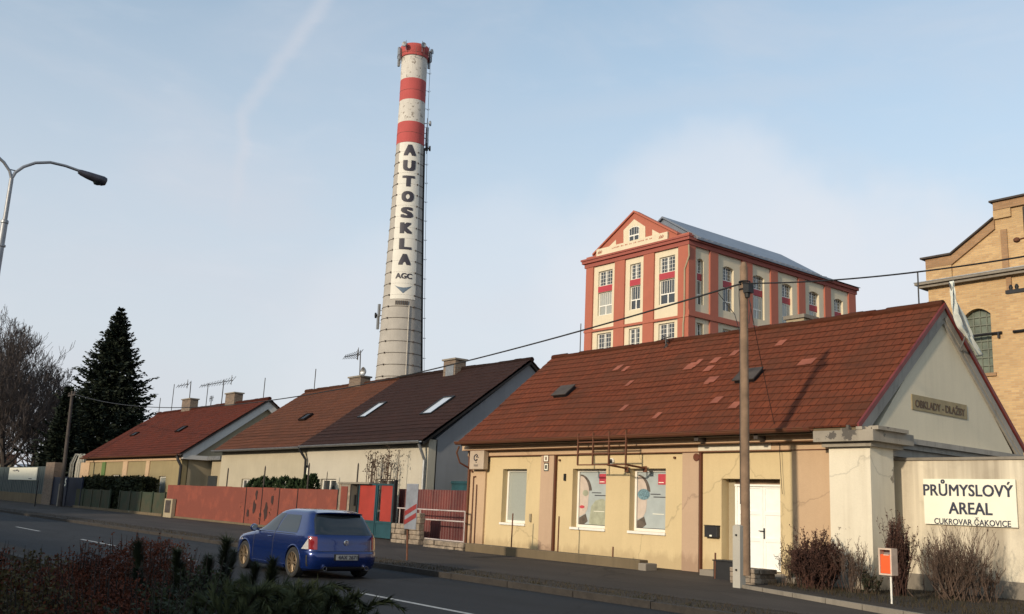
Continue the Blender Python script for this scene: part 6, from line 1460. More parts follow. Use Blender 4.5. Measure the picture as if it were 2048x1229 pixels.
for s in (-1, 1):
    ln = lambda z: 1.24+(z-.93)*2.02
    patch('side_window', 'carglass', [(.925, S_(lambda z: 1.44+(z-.925)*1.85, s), S_(2.33, s)), (1.315, S_(lambda z: 1.44+(z-.925)*1.85, s), S_(2.50, s))])
    patch('side_window', 'carglass', [(.93, S_(2.39, s), S_(lambda z: 3.38, s)), (1.30, S_(2.56, s), S_(3.24, s))])
    pm = MB(); pm.tube([cw(*spt(th_side(x, .895, s), .895, .004)) for x in [1.25+.1*k for k in range(22)]], .006, 4); pm.build('door_trim', M['black'], CARR)
    pm = MB(); pm.tube([cw(*spt(th_side(2.36, z, s), z, .002)) for z in [.3+.06*k for k in range(17)]], .004, 4); pm.tube([cw(*spt(th_side(1.34, z, s), z, .002)) for z in [.3+.06*k for k in range(10)]], .004, 4); pm.build('door_gap', M['black'], CARR)
    pm = MB(); h0 = spt(th_side(2.18, .80, s), .80, .012); pm.tube([cw(2.08, h0[1], .80), cw(2.28, h0[1], .80)], .013, 6); pm.build('door_handle', M['carblue'], CARR)
    pm = MB(); m0 = cw(1.42, s*.92, .955); pm.lathe(tuple(m0), [(.01, -.07), (.07, -.05), (.085, .0), (.075, .03)], 14, 'X'); pm.tube([cw(1.44, s*.80, .92), cw(1.44, s*.88, .93)], .02, 6); mo = pm.build('wing_mirror', M['carblue'], CARR, recalc=True, smooth=True)
    pm = MB(); pm.lathe(tuple(cw(1.452, s*.92, .955)), [(.066, 0), (.06, .004)], 14, 'X'); pm.build('mirror_glass', M['chrome'], mo, recalc=True)
    patch('side_skirt', 'carblue', [(.18, S_(1.30, s), S_(2.96, s)), (.25, S_(1.28, s), S_(2.98, s))], off=.022, nv=3)
    # flared arches
    for xw in (.87, 3.38):
        P = []
        for k in range(21):
            t = math.pi*(-.06+1.12*k/20); x, z = xw+.362*math.cos(t), .315+.362*math.sin(t); z_ = max(.18, z); yy_ = spt(th_side(x, z_, s), z_, .0)[1]; P.append(cw(x, yy_, z_))
        pm = MB(); pm.tube(P, .017, 6); pm.build('wheel_arch', M['carblue'], CARR, smooth=True)
    patch('indicator', 'lampclear', [(.655, S_(.62, s), S_(.70, s)), (.685, S_(.62, s), S_(.70, s))], nv=2, nu=3)
    patch('headlight', 'lampclear', [(.60, S_(.20, s), lambda z, s=s: th_rear(-s*.78, z)+math.pi if s < 0 else math.pi-th_rear(.45, z)), (.70, S_(.38, s), lambda z, s=s: th_rear(-s*.78, z)+math.pi if s < 0 else math.pi-th_rear(.45, z))]) if False else None
    # tail lamps: red towards the middle, clear wrapping onto the side
    t0 = lambda z, s=s: th_rear(s*.66, z)
    tm = lambda z, s=s: th_rear(s*.80, z)
    lo = lambda z, s=s: th_side(3.86-(z-.6)*0.0, z, s)
    hi = lambda z, s=s: th_side(3.98, z, s)
    TL = patch('tail_lamp', 'lampred', [(.615, t0, tm), (.88, t0, tm)], off=.010)
    patch('lamp_clear_part', 'lampclear', [(.615, tm, lambda z, s=s: th_side(3.74, z, s)), (.88, tm, lambda z, s=s: th_side(3.94, z, s))], par=TL, off=.009)
    patch('bumper_slot', 'black', [(.27, S_(3.92, s), S_(3.96, s)), (.5, S_(3.92, s), S_(3.96, s))], nu=3)
patch('windscreen', 'carglass', [(.95, lambda z: math.pi-th_rear(.72, z), lambda z: math.pi+th_rear(.72, z)), (1.36, lambda z: math.pi-th_rear(.56, z), lambda z: math.pi+th_rear(.56, z))])
RW = patch('rear_window', 'carglass', [(.925, Rr(-.70), Rr(.70)), (1.34, Rr(-.56), Rr(.56))], nu=24, nv=12)
b = MB(); P = [cw(3.99, 0, .955), cw(3.965, -.22, 1.0), cw(3.955, -.42, .99)]; P = [Vector(p)+Vector((.03, 0, 0)) for p in P]; b.tube(P, .008, 5); b.build('wiper', M['black'], CARR)
b = MB(); 
for k in range(9):
    y = -.60+.15*k; 
sp = []
for y in [(-.54+.09*k) for k in range(13)]:
    q = 3.70-.10*(y/.6)**2; sp.append((q, y))
for (x, y) in sp: b.v += [tuple(cw(x-.12, y, 1.425-.04*abs(y/.6)**3)), tuple(cw(x+.13, y*1.02, 1.388-.03*abs(y/.6)**3)), tuple(cw(x+.12, y*1.02, 1.36-.03*abs(y/.6)**3)), tuple(cw(x-.10, y, 1.38-.03*abs(y/.6)**3))]
for i in range(len(sp)-1):
    for k in range(4): b.f.append((i*4+k, i*4+(k+1) % 4, (i+1)*4+(k+1) % 4, (i+1)*4+k))
b.f += [(0, 3, 2, 1), ((len(sp)-1)*4, (len(sp)-1)*4+1, (len(sp)-1)*4+2, (len(sp)-1)*4+3)]
b.build('roof_spoiler', M['carblue'], CARR, smooth=True, recalc=True)
patch('hatch_gap', 'black', [(.582, Rr(-.80), Rr(.80)), (.590, Rr(-.80), Rr(.80))], nv=2, off=.003)
patch('plate_recess', 'black', [(.40, Rr(-.30), Rr(.30)), (.53, Rr(-.30), Rr(.30))], off=.003)
px_ = spt(0, .46, .014)[0]; b = MB(); c0, c1_ = cw(px_, -.26, .41), cw(px_+.006, .26, .52); b.box(c0.x, c1_.x, c0.y, c1_.y, c0.z, c1_.z); NPl = b.build('number_plate', M['plate'], CARR)
text_on(NPl, 'lettering', '4AX 2671', .1, (c1_.x+.003, CYC+.015, (c0.z+c1_.z)/2), (0, 1, 0), (0, 0, 1), M['text'], (.44, .075), 0, .001, 1.0, .003)
patch('lower_grille', 'black', [(.185, Rr(-.52), Rr(.52)), (.27, Rr(-.46), Rr(.46))], off=.004)
# round badge with its letters
bx_ = spt(0, .76, .012)[0]; c = cw(bx_, 0, .765); b = MB(); b.lathe(tuple(c), [(.055, -.01), (.058, 0), (.05, .008)], 20, 'X'); bd_ = b.build('badge', M['chrome'], CARR, recalc=True)
b = MB()
def bar(y0, z0, y1, z1): b.tube([(c.x+.011, c.y+y0, c.z+z0), (c.x+.011, c.y+y1, c.z+z1)], .005, 4)
bar(-.018, .045, 0, .008); bar(.018, .045, 0, .008); bar(-.04, .02, -.018, -.04); bar(-.018, -.04, 0, -.004); bar(0, -.004, .018, -.04); bar(.018, -.04, .04, .02)
b.build('badge_letters', M['carblue'], bd_)
for s in (-1, 1):
    b = MB(); c = cw(4.12, s*.50, .235); b.lathe(tuple(c), [(.045, -.12), (.045, .06), (.036, .06), (.034, -.1)], 16, 'X', caps=False); b.build('exhaust_pipe', M['chrome'], CARR, recalc=True)
def wheel(xw, s):
    c = cw(xw, s*.775, .315); r = .315*CS; h = s*.10
    b = MB(); b.lathe(tuple(c), [(r*.66, -.09), (r*.9, -.105), (r*.985, -.085), (r, -.05), (r, .05), (r*.985, .085), (r*.9, .105), (r*.66, .09)], 36, 'Y', caps=False)
    w_ = b.build('wheel', M['tyre'], CARR, smooth=True, recalc=True)
    b = MB(); b.lathe(tuple(c), [(r*.70, s*.095), (r*.67, s*.105), (r*.64, s*.08), (r*.63, -s*.05)], 30, 'Y', caps=False)
    for k in range(10):
        a = 2*math.pi*k/10
        for da in (-.12, .12):
            p0_ = c+Vector((math.cos(a)*.05, s*.085, math.sin(a)*.05)); p1_ = c+Vector((math.cos(a+da)*r*.65, s*.088, math.sin(a+da)*r*.65)); b.tube([p0_, p1_], [.011, .009], 5)
    b.lathe(tuple(c), [(.001, s*.10), (.045, s*.098), (.055, s*.075), (.06, s*.04)], 14, 'Y', caps=False)
    b.build('rim', M['goldrim'], w_, recalc=True)
    b = MB(); b.lathe(tuple(c), [(.001, s*.02), (r*.5, s*.02), (r*.5, -s*.0)], 20, 'Y', caps=False); b.build('brake_disc', M['darkmetal'], w_, recalc=True)
for xw in (.87, 3.38):
    for s in (-1, 1): wheel(xw, s)
b = MB(); c0, c1_ = cw(.5, -.55, .16), cw(3.7, .55, .5); b.box(c0.x, c1_.x, c0.y, c1_.y, c0.z, c1_.z); b.build('underbody', M['black'], CARR)

# ------------------------------------------------------------------ vegetation
def twigs(mb, p, d, L, r, depth, rnd, spread=.5, n=3, up=.15, sides=4, seg=2, shrink=.72, jit=.12, rmin=.004):
    P = [p]; rr = [r]; q = p; dd = d.copy()
    for k in range(seg):
        dd = (dd+Vector((rnd.gauss(0, jit), rnd.gauss(0, jit), rnd.gauss(0, jit)+up*.3))).normalized(); q = q+dd*(L/seg); P.append(q); rr.append(max(rmin, r*(1-(k+1)/seg*.42)))
    mb.tube(P, rr, sides if r > rmin*2.5 else 3, False)
    if depth <= 0: return
    for k in range(n):
        f = .35+.65*(k+rnd.random())/n; i = min(int(f*seg), seg-1); o = P[i].lerp(P[i+1], f*seg-i)
        e = Vector((rnd.gauss(0, 1), rnd.gauss(0, 1), rnd.gauss(0, 1)+up)); e = (e-dd*e.dot(dd)*.8).normalized(); nd = (dd+e*spread*rnd.uniform(.7, 1.3)).normalized()
        twigs(mb, o, nd, L*shrink*rnd.uniform(.75, 1.15), rr[min(i+1, seg)]*.62, depth-1, rnd, spread, n, up, sides, seg, shrink, jit, rmin)
def bare_tree(x, y, h, seed, label, trunks=1, r=.35, z=.25, spread=.66, twmin=.018):
    rnd = random.Random(seed); S = empty('bare_tree', (x, y, z), label, 'tree', 'bare trees beyond the far fence'); tb = MB(); cr = MB()
    for t in range(trunks):
        lean = Vector((rnd.gauss(0, .10), rnd.gauss(0, .1), 1)).normalized(); p = Vector((x+rnd.uniform(-.3, .3)*(trunks-1), y, z)); P = [p]; rr = [r]
        n = 7; hh = h*rnd.uniform(.82, .95)
        for k in range(n): lean = (lean+Vector((rnd.gauss(0, .06), rnd.gauss(0, .06), .05))).normalized(); P.append(P[-1]+lean*hh/n*.92); rr.append(r*(1-.86*(k+1)/n))
        tb.tube(P, rr, 8)
        for k in range(46):
            f = .16+.82*k/46; i = min(int(f*n), n-1); o = P[i].lerp(P[i+1], f*n-i); a = rnd.uniform(0, 6.283); e = Vector((math.cos(a), math.sin(a), rnd.uniform(.25, .9))).normalized()
            L = h*.25*(1.2-f*.78)*rnd.uniform(.7, 1.2); twigs(cr, o, e, L, r*.28*(1.1-f*.8), 4, rnd, spread, 3, .5, 4, 3, .66, .13, twmin)
    tb.build('trunk', M['bark'], S); cr.build('crown', M['twig'], S)
def pos(px, D, py=990):
    d = ray(px, py); h = math.hypot(d.x, d.y); return CAM.x+d.x/h*D, CAM.y+d.y/h*D
def hgt(px, py, D): d = ray(px, py); h = math.hypot(d.x, d.y); return CAM.z+d.z/h*D
for (px, py, D, sd_, lab, tr) in ((22, 606, 118, 1, 'tallest bare tree at the far end of the street', 1), (68, 640, 124, 5, 'bare tree leaning between the tallest bare tree and the spruce', 1), (-18, 640, 112, 3, 'bare tree cut by the photo edge behind the notice board', 1), (95, 700, 122, 12, 'bushy bare tree in front of the small bare tree', 1), (45, 690, 108, 15, 'lower bare tree before the tallest bare tree', 1), (112, 735, 128, 9, 'small bare tree just beside the spruce', 1)):
    x, y = pos(px, D, py); bare_tree(x, y, hgt(px, py, D)-.25, sd_, lab, tr, .34 if px < 100 else .18)
# spruce
def spruce(px, py_top, D, halfw_px, seed, label):
    rnd = random.Random(seed); x, y = pos(px, D, py_top); h = hgt(px, py_top, D)-.25; R0 = halfw_px/FL*D*1.42; S = empty('spruce_tree', (x, y, .25), label, 'tree')
    tb = MB(); tb.tube([(x, y, .25), (x, y, .25+h*.6), (x, y, .25+h)], [.38, .2, .02], 8); tb.build('trunk', M['bark'], S)
    cr = MB(); n_l = 70
    for l in range(n_l):
        f = (l+rnd.random()*.6)/n_l; z = .25+h*(.10+.90*f); Rl = R0*((1-f)**.95)*(1.0 if f > .08 else .8)+.12; nb = int(9+10*(1-f))
        for k in range(nb):
            a = rnd.uniform(0, 6.283); Lb = Rl*rnd.uniform(.62, 1.18)*(1.18 if rnd.random() < .12 else 1); up_ = .35+.5*f; P = []; m_ = 6
            for q in range(m_+1): s_ = q/m_; P.append(Vector((x+math.cos(a)*Lb*s_, y+math.sin(a)*Lb*s_, z+Lb*(-.30*s_+.42*s_*s_*(.5+up_)))))
            cr.tube(P, [.05*(1-q/m_)+.01 for q in range(m_+1)], 3, False)
            nt_ = int(18+44*Lb/R0)
            for t in range(nt_):
                s_ = .12+.88*rnd.random(); i = min(int(s_*m_), m_-1); o = P[i].lerp(P[i+1], s_*m_-i); br_ = (P[i+1]-P[i]).normalized(); sd2 = br_.cross(Vector((0, 0, 1))).normalized()*rnd.choice((-1, 1))
                e = (br_*.8+sd2*rnd.uniform(.3, 1.1)+Vector((0, 0, rnd.uniform(-.75, .25)))).normalized()*rnd.uniform(.28, .62)*(1.1-.45*f); w_ = e.cross(Vector((rnd.gauss(0, 1), rnd.gauss(0, 1), rnd.gauss(0, 1)))).normalized()*rnd.uniform(.05, .10)
                cr.add([o-w_*.5, o+w_*.5, o+e*.6+w_, o+e, o+e*.6-w_], [(0, 1, 2, 3, 4)])
    for t in range(int(240*h)):
        f = rnd.random()**1.3; z = .25+h*(.08+.86*f); Rl = (R0*((1-f)**.95)+.12)*(.92+.25*noise.noise((f*9, seed, 0))); a = rnd.uniform(0, 6.283); rr = Rl*rnd.random()**.55*.86; o = Vector((x+math.cos(a)*rr, y+math.sin(a)*rr, z)); e = Vector((math.cos(a)*rnd.uniform(.2, 1), math.sin(a)*rnd.uniform(.2, 1), rnd.uniform(-.5, .9))).normalized()*rnd.uniform(.4, .95)*(1.05-.5*f); w_ = e.cross(Vector((rnd.gauss(0, 1), rnd.gauss(0, 1), rnd.gauss(0, 1)))).normalized()*rnd.uniform(.10, .20)
        cr.add([o-w_*.5, o+w_*.5, o+e*.6+w_, o+e, o+e*.6-w_], [(0, 1, 2, 3, 4)])
    cr.build('crown', M['spruce'], S)
spruce(243, 618, 104, 88, 3, 'tall dark spruce rising behind the leftmost house')
spruce(140, 775, 98, 26, 5, 'small dark spruce against the flank of the tall spruce')
# clipped hedges: dense leaf clusters filling a rounded box
def leafbox(x0, x1, y0, y1, z0, z1, n, size, mat, name, label, cat, seed, bump_=.12, group=None):
    rnd = random.Random(seed); b = MB(); cx, cy = (x0+x1)/2, (y0+y1)/2
    b.box(x0+.12, x1-.12, y0+.1, y1-.1, z0, z1-.12)
    for i in range(n):
        fa = rnd.random(); x, y = rnd.uniform(x0, x1), rnd.uniform(y0, y1); z = rnd.uniform(z0, z1)
        if fa < .45: z = z1
        elif fa < .85: y = y0
        elif fa < .93: x = x1
        else: x = x0
        q = Vector((x, y, z)); q += Vector((0, 0, 1))*bump_*noise.noise(q*1.3)+Vector((rnd.gauss(0, .03), rnd.gauss(0, .04), rnd.gauss(0, .03)))
        e = Vector((rnd.gauss(0, 1), rnd.gauss(0, 1), rnd.gauss(.3, 1))).normalized()*size*rnd.uniform(.6, 1.3); w_ = e.cross(Vector((rnd.random(), rnd.random(), rnd.random()))).normalized()*size*.4
        b.add([q, q+e*.5+w_, q+e, q+e*.5-w_], [(0, 1, 2, 3)])
    return thing1(name, b, M[mat], label, cat, group)
leafbox(AX(172, 975, 19.9), AX(298, 975, 19.9), 19.5, 20.4, .25, AZ(240, 960, 19.9), 9000, .22, 'hedge', 'hedge', 'long dark clipped hedge behind the dull green fence', 'hedge', 1, .2)
def thuja(px, py, w_px, Y, seed, label):
    rnd = random.Random(seed); x = AX(px, py, Y); zt_ = AZ(px, py, Y); wd = (AX(px+w_px/2, py, Y)-AX(px-w_px/2, py, Y)); b = MB(); b.tube([(x, Y, .25), (x, Y, zt_-.3)], [.05, .02], 5)
    for i in range(1500):
        f = rnd.random(); z = .3+(zt_-.3)*f; rr = wd/2*(1-f**3.0)**.8*rnd.uniform(.75, 1.06)+.02; a = rnd.uniform(0, 6.283); q = Vector((x+math.cos(a)*rr, Y+math.sin(a)*min(rr, .45), z)); e = Vector((math.cos(a)*.5+rnd.gauss(0, .3), math.sin(a)*.5, rnd.uniform(.3, 1.2))).normalized()*rnd.uniform(.10, .22); w_ = e.cross(Vector((rnd.gauss(0, 1), rnd.gauss(0, 1), .2))).normalized()*.045
        b.add([q, q+e*.5+w_, q+e, q+e*.5-w_], [(0, 1, 2, 3)])
    return thing1('thuja_shrub', b, M['thuja'], label, 'shrub', 'small thujas behind the red fence')
for i, (px, py, w_) in enumerate(((511, 961, 22), (528, 957, 24), (549, 960, 24), (570, 957, 26), (590, 961, 20), (602, 964, 14), (615, 956, 14), (627, 953, 16))):
    thuja(px, py, w_, 19.75, i, 'one of the dark green thujas just showing over the red fence')
# twiggy bushes in the bed by the wall
def bush(px, D_or_Y, pw, ph_top, seed, n, mat, label, name='bush', depth=3, r=.014, lean=.55, base_py=1190, leaves=0, lmat=None, up=.5):
    rnd = random.Random(seed); Y = D_or_Y; x = AX(px, base_py, Y); zt_ = AZ(px, ph_top, Y); wd = abs(AX(px+pw/2, base_py, Y)-AX(px-pw/2, base_py, Y)); S = empty(name, (x, Y, .22), label, 'bush'); b = MB(); h = zt_-.22; lf = MB()
    for k in range(n):
        a = rnd.uniform(0, 6.283); s_ = rnd.random()**.6; d = Vector((math.cos(a)*s_*wd/2/h*lean*1.8, math.sin(a)*s_*.5, 1)).normalized(); p = Vector((x+rnd.gauss(0, wd*.09), Y+rnd.gauss(0, .12), .2))
        twigs(b, p, d, h*rnd.uniform(.45, .75)*(1.1-.35*s_), r, depth, rnd, .45, 3, up, 4, 3, .55, .10, .0028)
    b.build('twigs', M[mat], S)
    if leaves:
        nv = len(b.v)
        for i in range(leaves):
            q = Vector(b.v[rnd.randrange(nv)]); e = Vector((rnd.gauss(0, 1), rnd.gauss(0, 1), rnd.gauss(0, 1))).normalized()*rnd.uniform(.02, .045); w_ = e.cross(Vector((rnd.random(), rnd.random(), rnd.random()))).normalized()*.014; lf.add([q, q+e*.5+w_, q+e, q+e*.5-w_], [(0, 1, 2, 3)])
        lf.build('leaves', M[lmat or mat], S)
    return S
bush(1633, 17.9, 150, 1078, 1, 110, 'bushred', 'dense dark brown bush between the white door and the corner pier', leaves=26000, lmat='bushred', r=.010, up=.3)
bush(1580, 17.9, 60, 1090, 21, 14, 'bush', 'sparse leafy twigs in front of the white door', leaves=350, lmat='hedge', r=.008)
bush(1706, 17.9, 80, 1085, 2, 26, 'bush', 'thin twiggy bush at the foot of the corner pier', leaves=500, r=.008)
bush(1905, 18.6, 235, 1062, 3, 95, 'bush', 'wide fan shaped bare bush under the white sign board', leaves=900, r=.010, lean=.95, up=.55)
bush(1975, 19.0, 90, 1120, 4, 22, 'bush', 'small bare bush at the right foot of the streaked wall', leaves=300, r=.008)
bush(1800, 18.3, 62, 1058, 6, 60, 'bushred', 'upright brown bush with a tufted top behind the orange bin', leaves=7000, lmat='bushred', r=.010, lean=.25, up=1.2)
bush(1735, 18.0, 60, 1140, 8, 16, 'bush', 'low green brown shrub between the pier and the orange bin', leaves=1500, lmat='hedge', r=.007)
# ground litter, grass tufts in the bed
rnd = random.Random(8); b = MB()
for i in range(5200):
    t = rnd.random(); p = a_ = None
    x = rnd.uniform(-14.5, -3.5); 
    ylo = 17.7-(x+13.9)*.36; y = rnd.uniform(ylo+.1, 19.95); z = .24+.01
    if y < 15.5: continue
    e = Vector((rnd.gauss(0, .35), rnd.gauss(0, .35), 1)).normalized()*rnd.uniform(.04, .16); w_ = Vector((rnd.gauss(0, 1), rnd.gauss(0, 1), 0)).normalized()*.007
    b.add([Vector((x, y, z-.03))-w_, Vector((x, y, z-.03))+w_, Vector((x, y, z))+e], [(0, 1, 2)])
o = thing1('grass', b, leafmat('dry_grass', (.05, .033, .016), (.026, .026, .012)), 'dry grass tufts in the bed', 'grass', None, 'stuff')
b = MB()
for i in range(9000):
    x = -abs(rnd.gauss(0, 30))-3; y = rnd.uniform(12.97, 13.95); z = .12
    e = Vector((rnd.gauss(0, .4), rnd.gauss(0, .4), 1)).normalized()*rnd.uniform(.02, .07); w_ = Vector((rnd.gauss(0, 1), rnd.gauss(0, 1), 0)).normalized()*.008
    b.add([Vector((x, y, z-.02))-w_, Vector((x, y, z-.02))+w_, Vector((x, y, z))+e], [(0, 1, 2)])
thing1('grass', b, bpy.data.materials['dry_grass'], 'short dead grass on the kerb strip', 'grass', None, 'stuff')

# foreground shrubs in the planting bed (seen against the road)
def fshrub(px, py_top, D, rw, seed, n, mat, label, kind='ball', leaf=.03, dens=1.0, name='shrub', zsink=0):
    rnd = random.Random(seed); x, y = pos(px, D, 1150); zt_ = hgt(px, py_top, D); S = empty(name, (x, y, .08), label, 'shrub'); b = MB(); lf = MB(); h = zt_-.08
    if kind == 'ball':
        for k in range(46):
            a = rnd.uniform(0, 6.283); s_ = rnd.random()**.5; d = Vector((math.cos(a)*s_*rw/h, math.sin(a)*s_*rw/h, 1)); l = h*rnd.uniform(.75, 1.0)*math.sqrt(max(.1, 1-.45*s_*s_)); P = [Vector((x, y, .08))+Vector((math.cos(a)*s_*.15, math.sin(a)*s_*.15, 0))]
            for q in range(4): P.append(P[-1]+(d.normalized()+Vector((rnd.gauss(0, .12), rnd.gauss(0, .12), 0)))*l/4)
            b.tube(P, [.012, .009, .006, .004, .002], 4, False)
        for i in range(n):
            a = rnd.uniform(0, 6.283); u = rnd.random()**.42; v = rnd.random(); el_ = math.asin(v*1.0); q = Vector((x+math.cos(a)*math.cos(el_)*rw*u, y+math.sin(a)*math.cos(el_)*rw*u, .1+math.sin(el_)*h*u)); q += Vector((noise.noise(q*2.2), noise.noise(q*2.2+Vector((9, 3, 1))), noise.noise(q*2.5+Vector((5, 5, 5)))))*.20*rw
            q.z = max(.1, q.z)
            e = Vector((rnd.gauss(0, 1), rnd.gauss(0, 1), rnd.gauss(.5, 1))).normalized()*leaf*rnd.uniform(.6, 1.4); w_ = e.cross(Vector((rnd.random(), rnd.random(), rnd.random()))).normalized()*leaf*.36
            lf.add([q, q+e*.5+w_, q+e, q+e*.5-w_], [(0, 1, 2, 3)])
        # twigs poking out of the top
        for i in range(60):
            a = rnd.uniform(0, 6.283); s_ = rnd.random(); q = Vector((x+math.cos(a)*rw*s_*.9, y+math.sin(a)*rw*s_*.9, h*math.sqrt(max(.05, 1-s_*s_*.8)))); e = Vector((math.cos(a)*s_*.4, math.sin(a)*s_*.4, 1)).normalized()*rnd.uniform(.08, .22); b.tube([q, q+e], [.004, .0015], 3, False)
            for t in range(9): c = q+e*rnd.random(); f_ = Vector((rnd.gauss(0, 1), rnd.gauss(0, 1), rnd.gauss(0, 1))).normalized()*leaf*.9; w_ = f_.cross(Vector((.3, rnd.random(), .5))).normalized()*leaf*.3; lf.add([c, c+f_*.5+w_, c+f_, c+f_*.5-w_], [(0, 1, 2, 3)])
    elif kind == 'spray':
        for k in range(90):
            a = rnd.uniform(0, 6.283); L = rw*rnd.uniform(.6, 1.15); up_ = rnd.uniform(.1, 1.0); P = [Vector((x, y, .08))]; d = Vector((math.cos(a), math.sin(a), up_*1.3*h/rw)).normalized()
            for q in range(6): d = (d+Vector((0, 0, -.16))+Vector((rnd.gauss(0, .06), rnd.gauss(0, .06), 0))).normalized(); P.append(P[-1]+d*L/6)
            mz = max(p.z for p in P); tz = h*rnd.uniform(.55, 1.05)+.08; P = [Vector((p.x, p.y, p.z*tz/mz)) for p in P]
            b.tube(P, [.008, .007, .006, .005, .004, .003, .002], 4, False)
            for t in range(int(n/90)):
                f = .15+.85*rnd.random(); i = min(int(f*6), 5); o_ = P[i].lerp(P[i+1], f*6-i); ax = (P[i+1]-P[i]).normalized(); rr = Vector((rnd.gauss(0, 1), rnd.gauss(0, 1), rnd.gauss(.3, 1))); rr = (rr-ax*rr.dot(ax)).normalized(); e = (rr*.7+ax*rnd.uniform(.6, 1.4)).normalized()*rnd.uniform(.04, .12)*(1.1-.5*f); w_ = e.cross(rr+Vector((.1, .2, .3))).normalized()*.006
                lf.add([o_-w_, o_+w_, o_+e], [(0, 1, 2)])
    else:        # upright pine candles: stems densely set with needles
        for k in range(n):
            a = rnd.uniform(0, 6.283); s_ = rnd.random(); l = h*(rnd.uniform(.8, 1.0) if k < 2 else rnd.uniform(.45, .9)); p = Vector((x+math.cos(a)*rw*s_*.5, y+math.sin(a)*rw*s_*.5, .08)); d = Vector((math.cos(a)*s_*.28, math.sin(a)*s_*.28, 1)).normalized(); P = [p]
            for q in range(6): d = (d+Vector((rnd.gauss(0, .07), rnd.gauss(0, .07), .08))).normalized(); P.append(P[-1]+d*l/6)
            b.tube(P, [.016, .014, .012, .010, .008, .006, .004], 5, False)
            for t in range(int(1700*l)):
                f = .25+.75*rnd.random()**.8; i = min(int(f*6), 5); o_ = P[i].lerp(P[i+1], f*6-i); ax = (P[i+1]-P[i]).normalized(); rr = Vector((rnd.gauss(0, 1), rnd.gauss(0, 1), rnd.gauss(0, 1))); rr = (rr-ax*rr.dot(ax)).normalized(); e = (rr+ax*rnd.uniform(.5, 1.3)).normalized()*rnd.uniform(.04, .085)*(1.3 if f > .85 else 1); w_ = e.cross(rr+Vector((.1, .2, .3))).normalized()*.0042
                lf.add([o_-w_, o_+w_, o_+e], [(0, 1, 2)])
    b.build('stems', M['bark_dark'], S); lf.build('foliage', M[mat], S)
fshrub(265, 1088, 8.6, .98, 1, 60000, 'berberis', 'largest red brown barberry shrub in the foreground', leaf=.021)
fshrub(330, 1108, 8.2, .62, 22, 26000, 'berberis', 'rounded barberry flank between the largest barberry and the pines', leaf=.021)
fshrub(165, 1116, 8.2, .60, 2, 26000, 'berberis', 'lower red brown barberry shrub on the ochre shrub side', leaf=.021)
fshrub(60, 1118, 9.5, .85, 3, 12000, 'yellowgreen', 'ochre and green low shrub in the foreground bed', leaf=.035)
fshrub(-20, 1110, 9.6, .8, 13, 8000, 'berberis', 'dark red shrub cut by the photo edge in the foreground', leaf=.035)
fshrub(100, 1178, 6.4, .6, 14, 11000, 'yellowgreen', 'nearest brownish low shrub in the foreground bed', leaf=.03)
fshrub(250, 1150, 6.2, .65, 15, 30000, 'berberis', 'nearest dark red shrub before the largest barberry', leaf=.02)
fshrub(438, 1064, 7.6, .32, 4, 14, 'pine', 'tallest upright dwarf pine with tufted shoots left of the car', 'pine')
fshrub(352, 1076, 7.9, .25, 5, 9, 'pine', 'upright dwarf pine between the barberry and the tallest pine', 'pine')
fshrub(382, 1095, 7.7, .30, 6, 7, 'pine', 'shorter dwarf pine beside the tallest pine', 'pine')
fshrub(515, 1098, 7.3, .22, 7, 4, 'pine', 'single dwarf pine shoot overlapping the car door', 'pine')
fshrub(480, 1150, 7.0, .40, 8, 10, 'pine', 'low dwarf pine in front of the car front wheel', 'pine')
fshrub(400, 1150, 6.2, .5, 16, 10000, 'pine', 'dark round needle shrub below the dwarf pines', leaf=.03)
fshrub(545, 1178, 6.6, .60, 9, 34000, 'juniper', 'spreading green juniper below the car', 'spray')
fshrub(600, 1196, 5.8, .45, 19, 26000, 'juniper', 'middle spreading juniper between its two neighbours', 'spray')
fshrub(650, 1200, 6.0, .50, 10, 28000, 'juniper', 'lowest spreading juniper towards the white road line', 'spray')
fshrub(470, 1195, 5.4, .50, 17, 28000, 'juniper', 'nearest juniper in the foreground bed', 'spray')
fshrub(330, 1200, 5.0, .5, 18, 12000, 'pine', 'dark low needle shrub at the very bottom', leaf=.03)

# ------------------------------------------------------------------ far background
def farhouse(px0, px1, D, py_eave, py_ridge, label, wall_m='bldg_w', roof_m='roof_far'):
    x0, y0 = pos(px0, D); x1, y1 = pos(px1, D); cx, cy = (x0+x1)/2, (y0+y1)/2; wdt = math.hypot(x1-x0, y1-y0); ze, zr = hgt((px0+px1)/2, py_eave, D), hgt((px0+px1)/2, py_ridge, D)
    d = Vector((cx, cy, 0)).normalized(); u_ = Vector((d.y, -d.x, 0)); S = empty('house', (cx, cy, .25), label, 'house')
    def Q(a, b_, z): v = Vector((cx, cy, 0))+u_*a+d*b_; return (v.x, v.y, z)
    h = wdt/2; b = MB(); b.prism([Q(-h, 0, .2), Q(h, 0, .2), Q(h, 0, ze), Q(-h, 0, ze)], tuple(d*8)); b.build('wall', M[wall_m], S, recalc=True)
    b = MB(); b.prism([Q(-h-.3, -.4, ze), Q(-h-.3, 4, zr), Q(-h-.3, 8.4, ze)], tuple(u_*(wdt+.6))); b.build('roof', M[roof_m], S, recalc=True)
    for k in range(max(2, int(wdt/3))):
        a = -h+(k+.5)*wdt/max(2, int(wdt/3)); b = MB(); b.prism([Q(a-.45, -.03, ze-2.0), Q(a+.45, -.03, ze-2.0), Q(a+.45, -.03, ze-.8), Q(a-.45, -.03, ze-.8)], tuple(d*.02)); b.build('window', M['glass'], S, recalc=True)
farhouse(88, 128, 170, 925, 904, 'far white house with orange tiled roof between bare trees and spruce')
farhouse(30, 84, 150, 935, 928, 'far low grey house behind the notice board fence', 'beige', 'zinc')
farhouse(-60, 20, 190, 925, 905, 'far house at the photo edge behind the bare trees', 'beige', 'tile_brown')
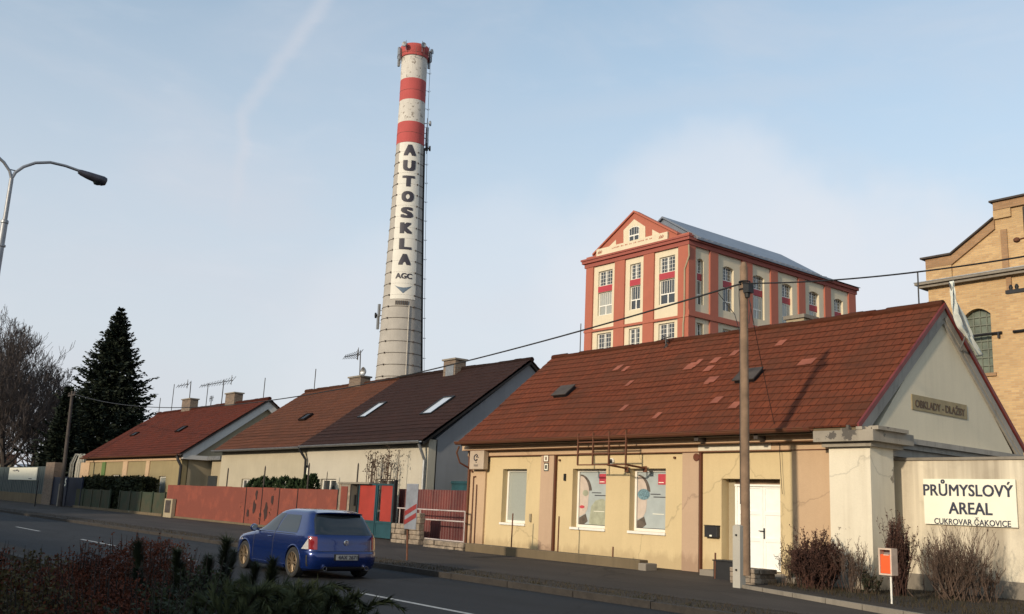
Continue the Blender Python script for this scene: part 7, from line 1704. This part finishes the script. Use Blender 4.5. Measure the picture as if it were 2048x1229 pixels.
a = pos(52, 128); b = MB(); t0_, t1_ = hgt(68, 940, 128), hgt(66, 905, 128); x, y = pos(66, 128); b.prism([(x-.6, y, .2), (x+.6, y, .2), (x+.45, y, t1_), (x-.45, y, t1_)], (0, .3, 0)); thing1('white_post', b, M['bldg_w'], 'pale tapering post standing beyond the notice board fence', 'post', recalc=True)
# icicle like white shrub by the blue gate (sunlit weeping tree)
x, y = pos(158, 88); rnd = random.Random(2); S = empty('weeping_tree', (x, y, .25), 'small pale weeping tree shining beside the leftmost house', 'tree'); b = MB(); lf = MB(); zt_ = hgt(158, 906, 88)
b.tube([(x, y, .25), (x, y, zt_-.2)], [.08, .04], 6)
for k in range(46):
    a = rnd.uniform(0, 6.283); rr = rnd.uniform(.3, 1.25); P = [Vector((x, y, zt_-.3+rnd.uniform(-.5, .2))), Vector((x+math.cos(a)*rr*.7, y+math.sin(a)*rr*.7, zt_-.1)), Vector((x+math.cos(a)*rr, y+math.sin(a)*rr, zt_-.9)), Vector((x+math.cos(a)*rr*1.05, y+math.sin(a)*rr, zt_-2.2-rnd.random()))]; lf.tube(P, [.035, .03, .025, .015], 3, False)
b.build('trunk', M['bark'], S); lf.build('branches', plain('pale_bark_twigs', (.42, .40, .34), .8), S)

# ------------------------------------------------------------------ unseen houses behind the camera, added and sized to shade the street
def shade_house(x0, x1, y0, y1, ze, zr, label):
    S = empty('house', ((x0+x1)/2, (y0+y1)/2, 0), label, 'house', 'unseen shade houses on the near side of the street'); b = MB(); b.box(x0, x1, y0, y1, -.05, ze); b.build('wall', M['beige'], S)
    b = MB(); ym = (y0+y1)/2; b.prism([(x0-.2, y0-.4, ze), (x0-.2, ym, zr), (x0-.2, y1+.4, ze)], (x1-x0+.4, 0, 0)); b.build('roof', M['tile_brown'], S, recalc=True)
    n = int((x1-x0)/3.5)
    for k in range(n): xx = x0+(k+.5)*(x1-x0)/n; b = MB(); b.box(xx-.5, xx+.5, y1+.002, y1+.03, 1.0, 2.4); b.build('window', M['glass'], S)
for (x0, x1, ze, zr, lab) in ((-16, 8, 4.6, 6.6, 'unseen plain house added behind the camera to shade the road'), (-42, -18, 4.8, 6.8, 'unseen plain house added behind the planting bed to shade the road'), (-52, -45, 6.4, 9.0, 'unseen plain house added across from the middle house for its shade'), (-104, -54, 10.2, 13.0, 'taller unseen plain house added across from the leftmost house for its shade'), (-190, -106, 12, 15.5, 'large unseen plain house added across from the bare trees for its shade')):
    shade_house(x0, x1, -20, -10, ze, zr, lab)
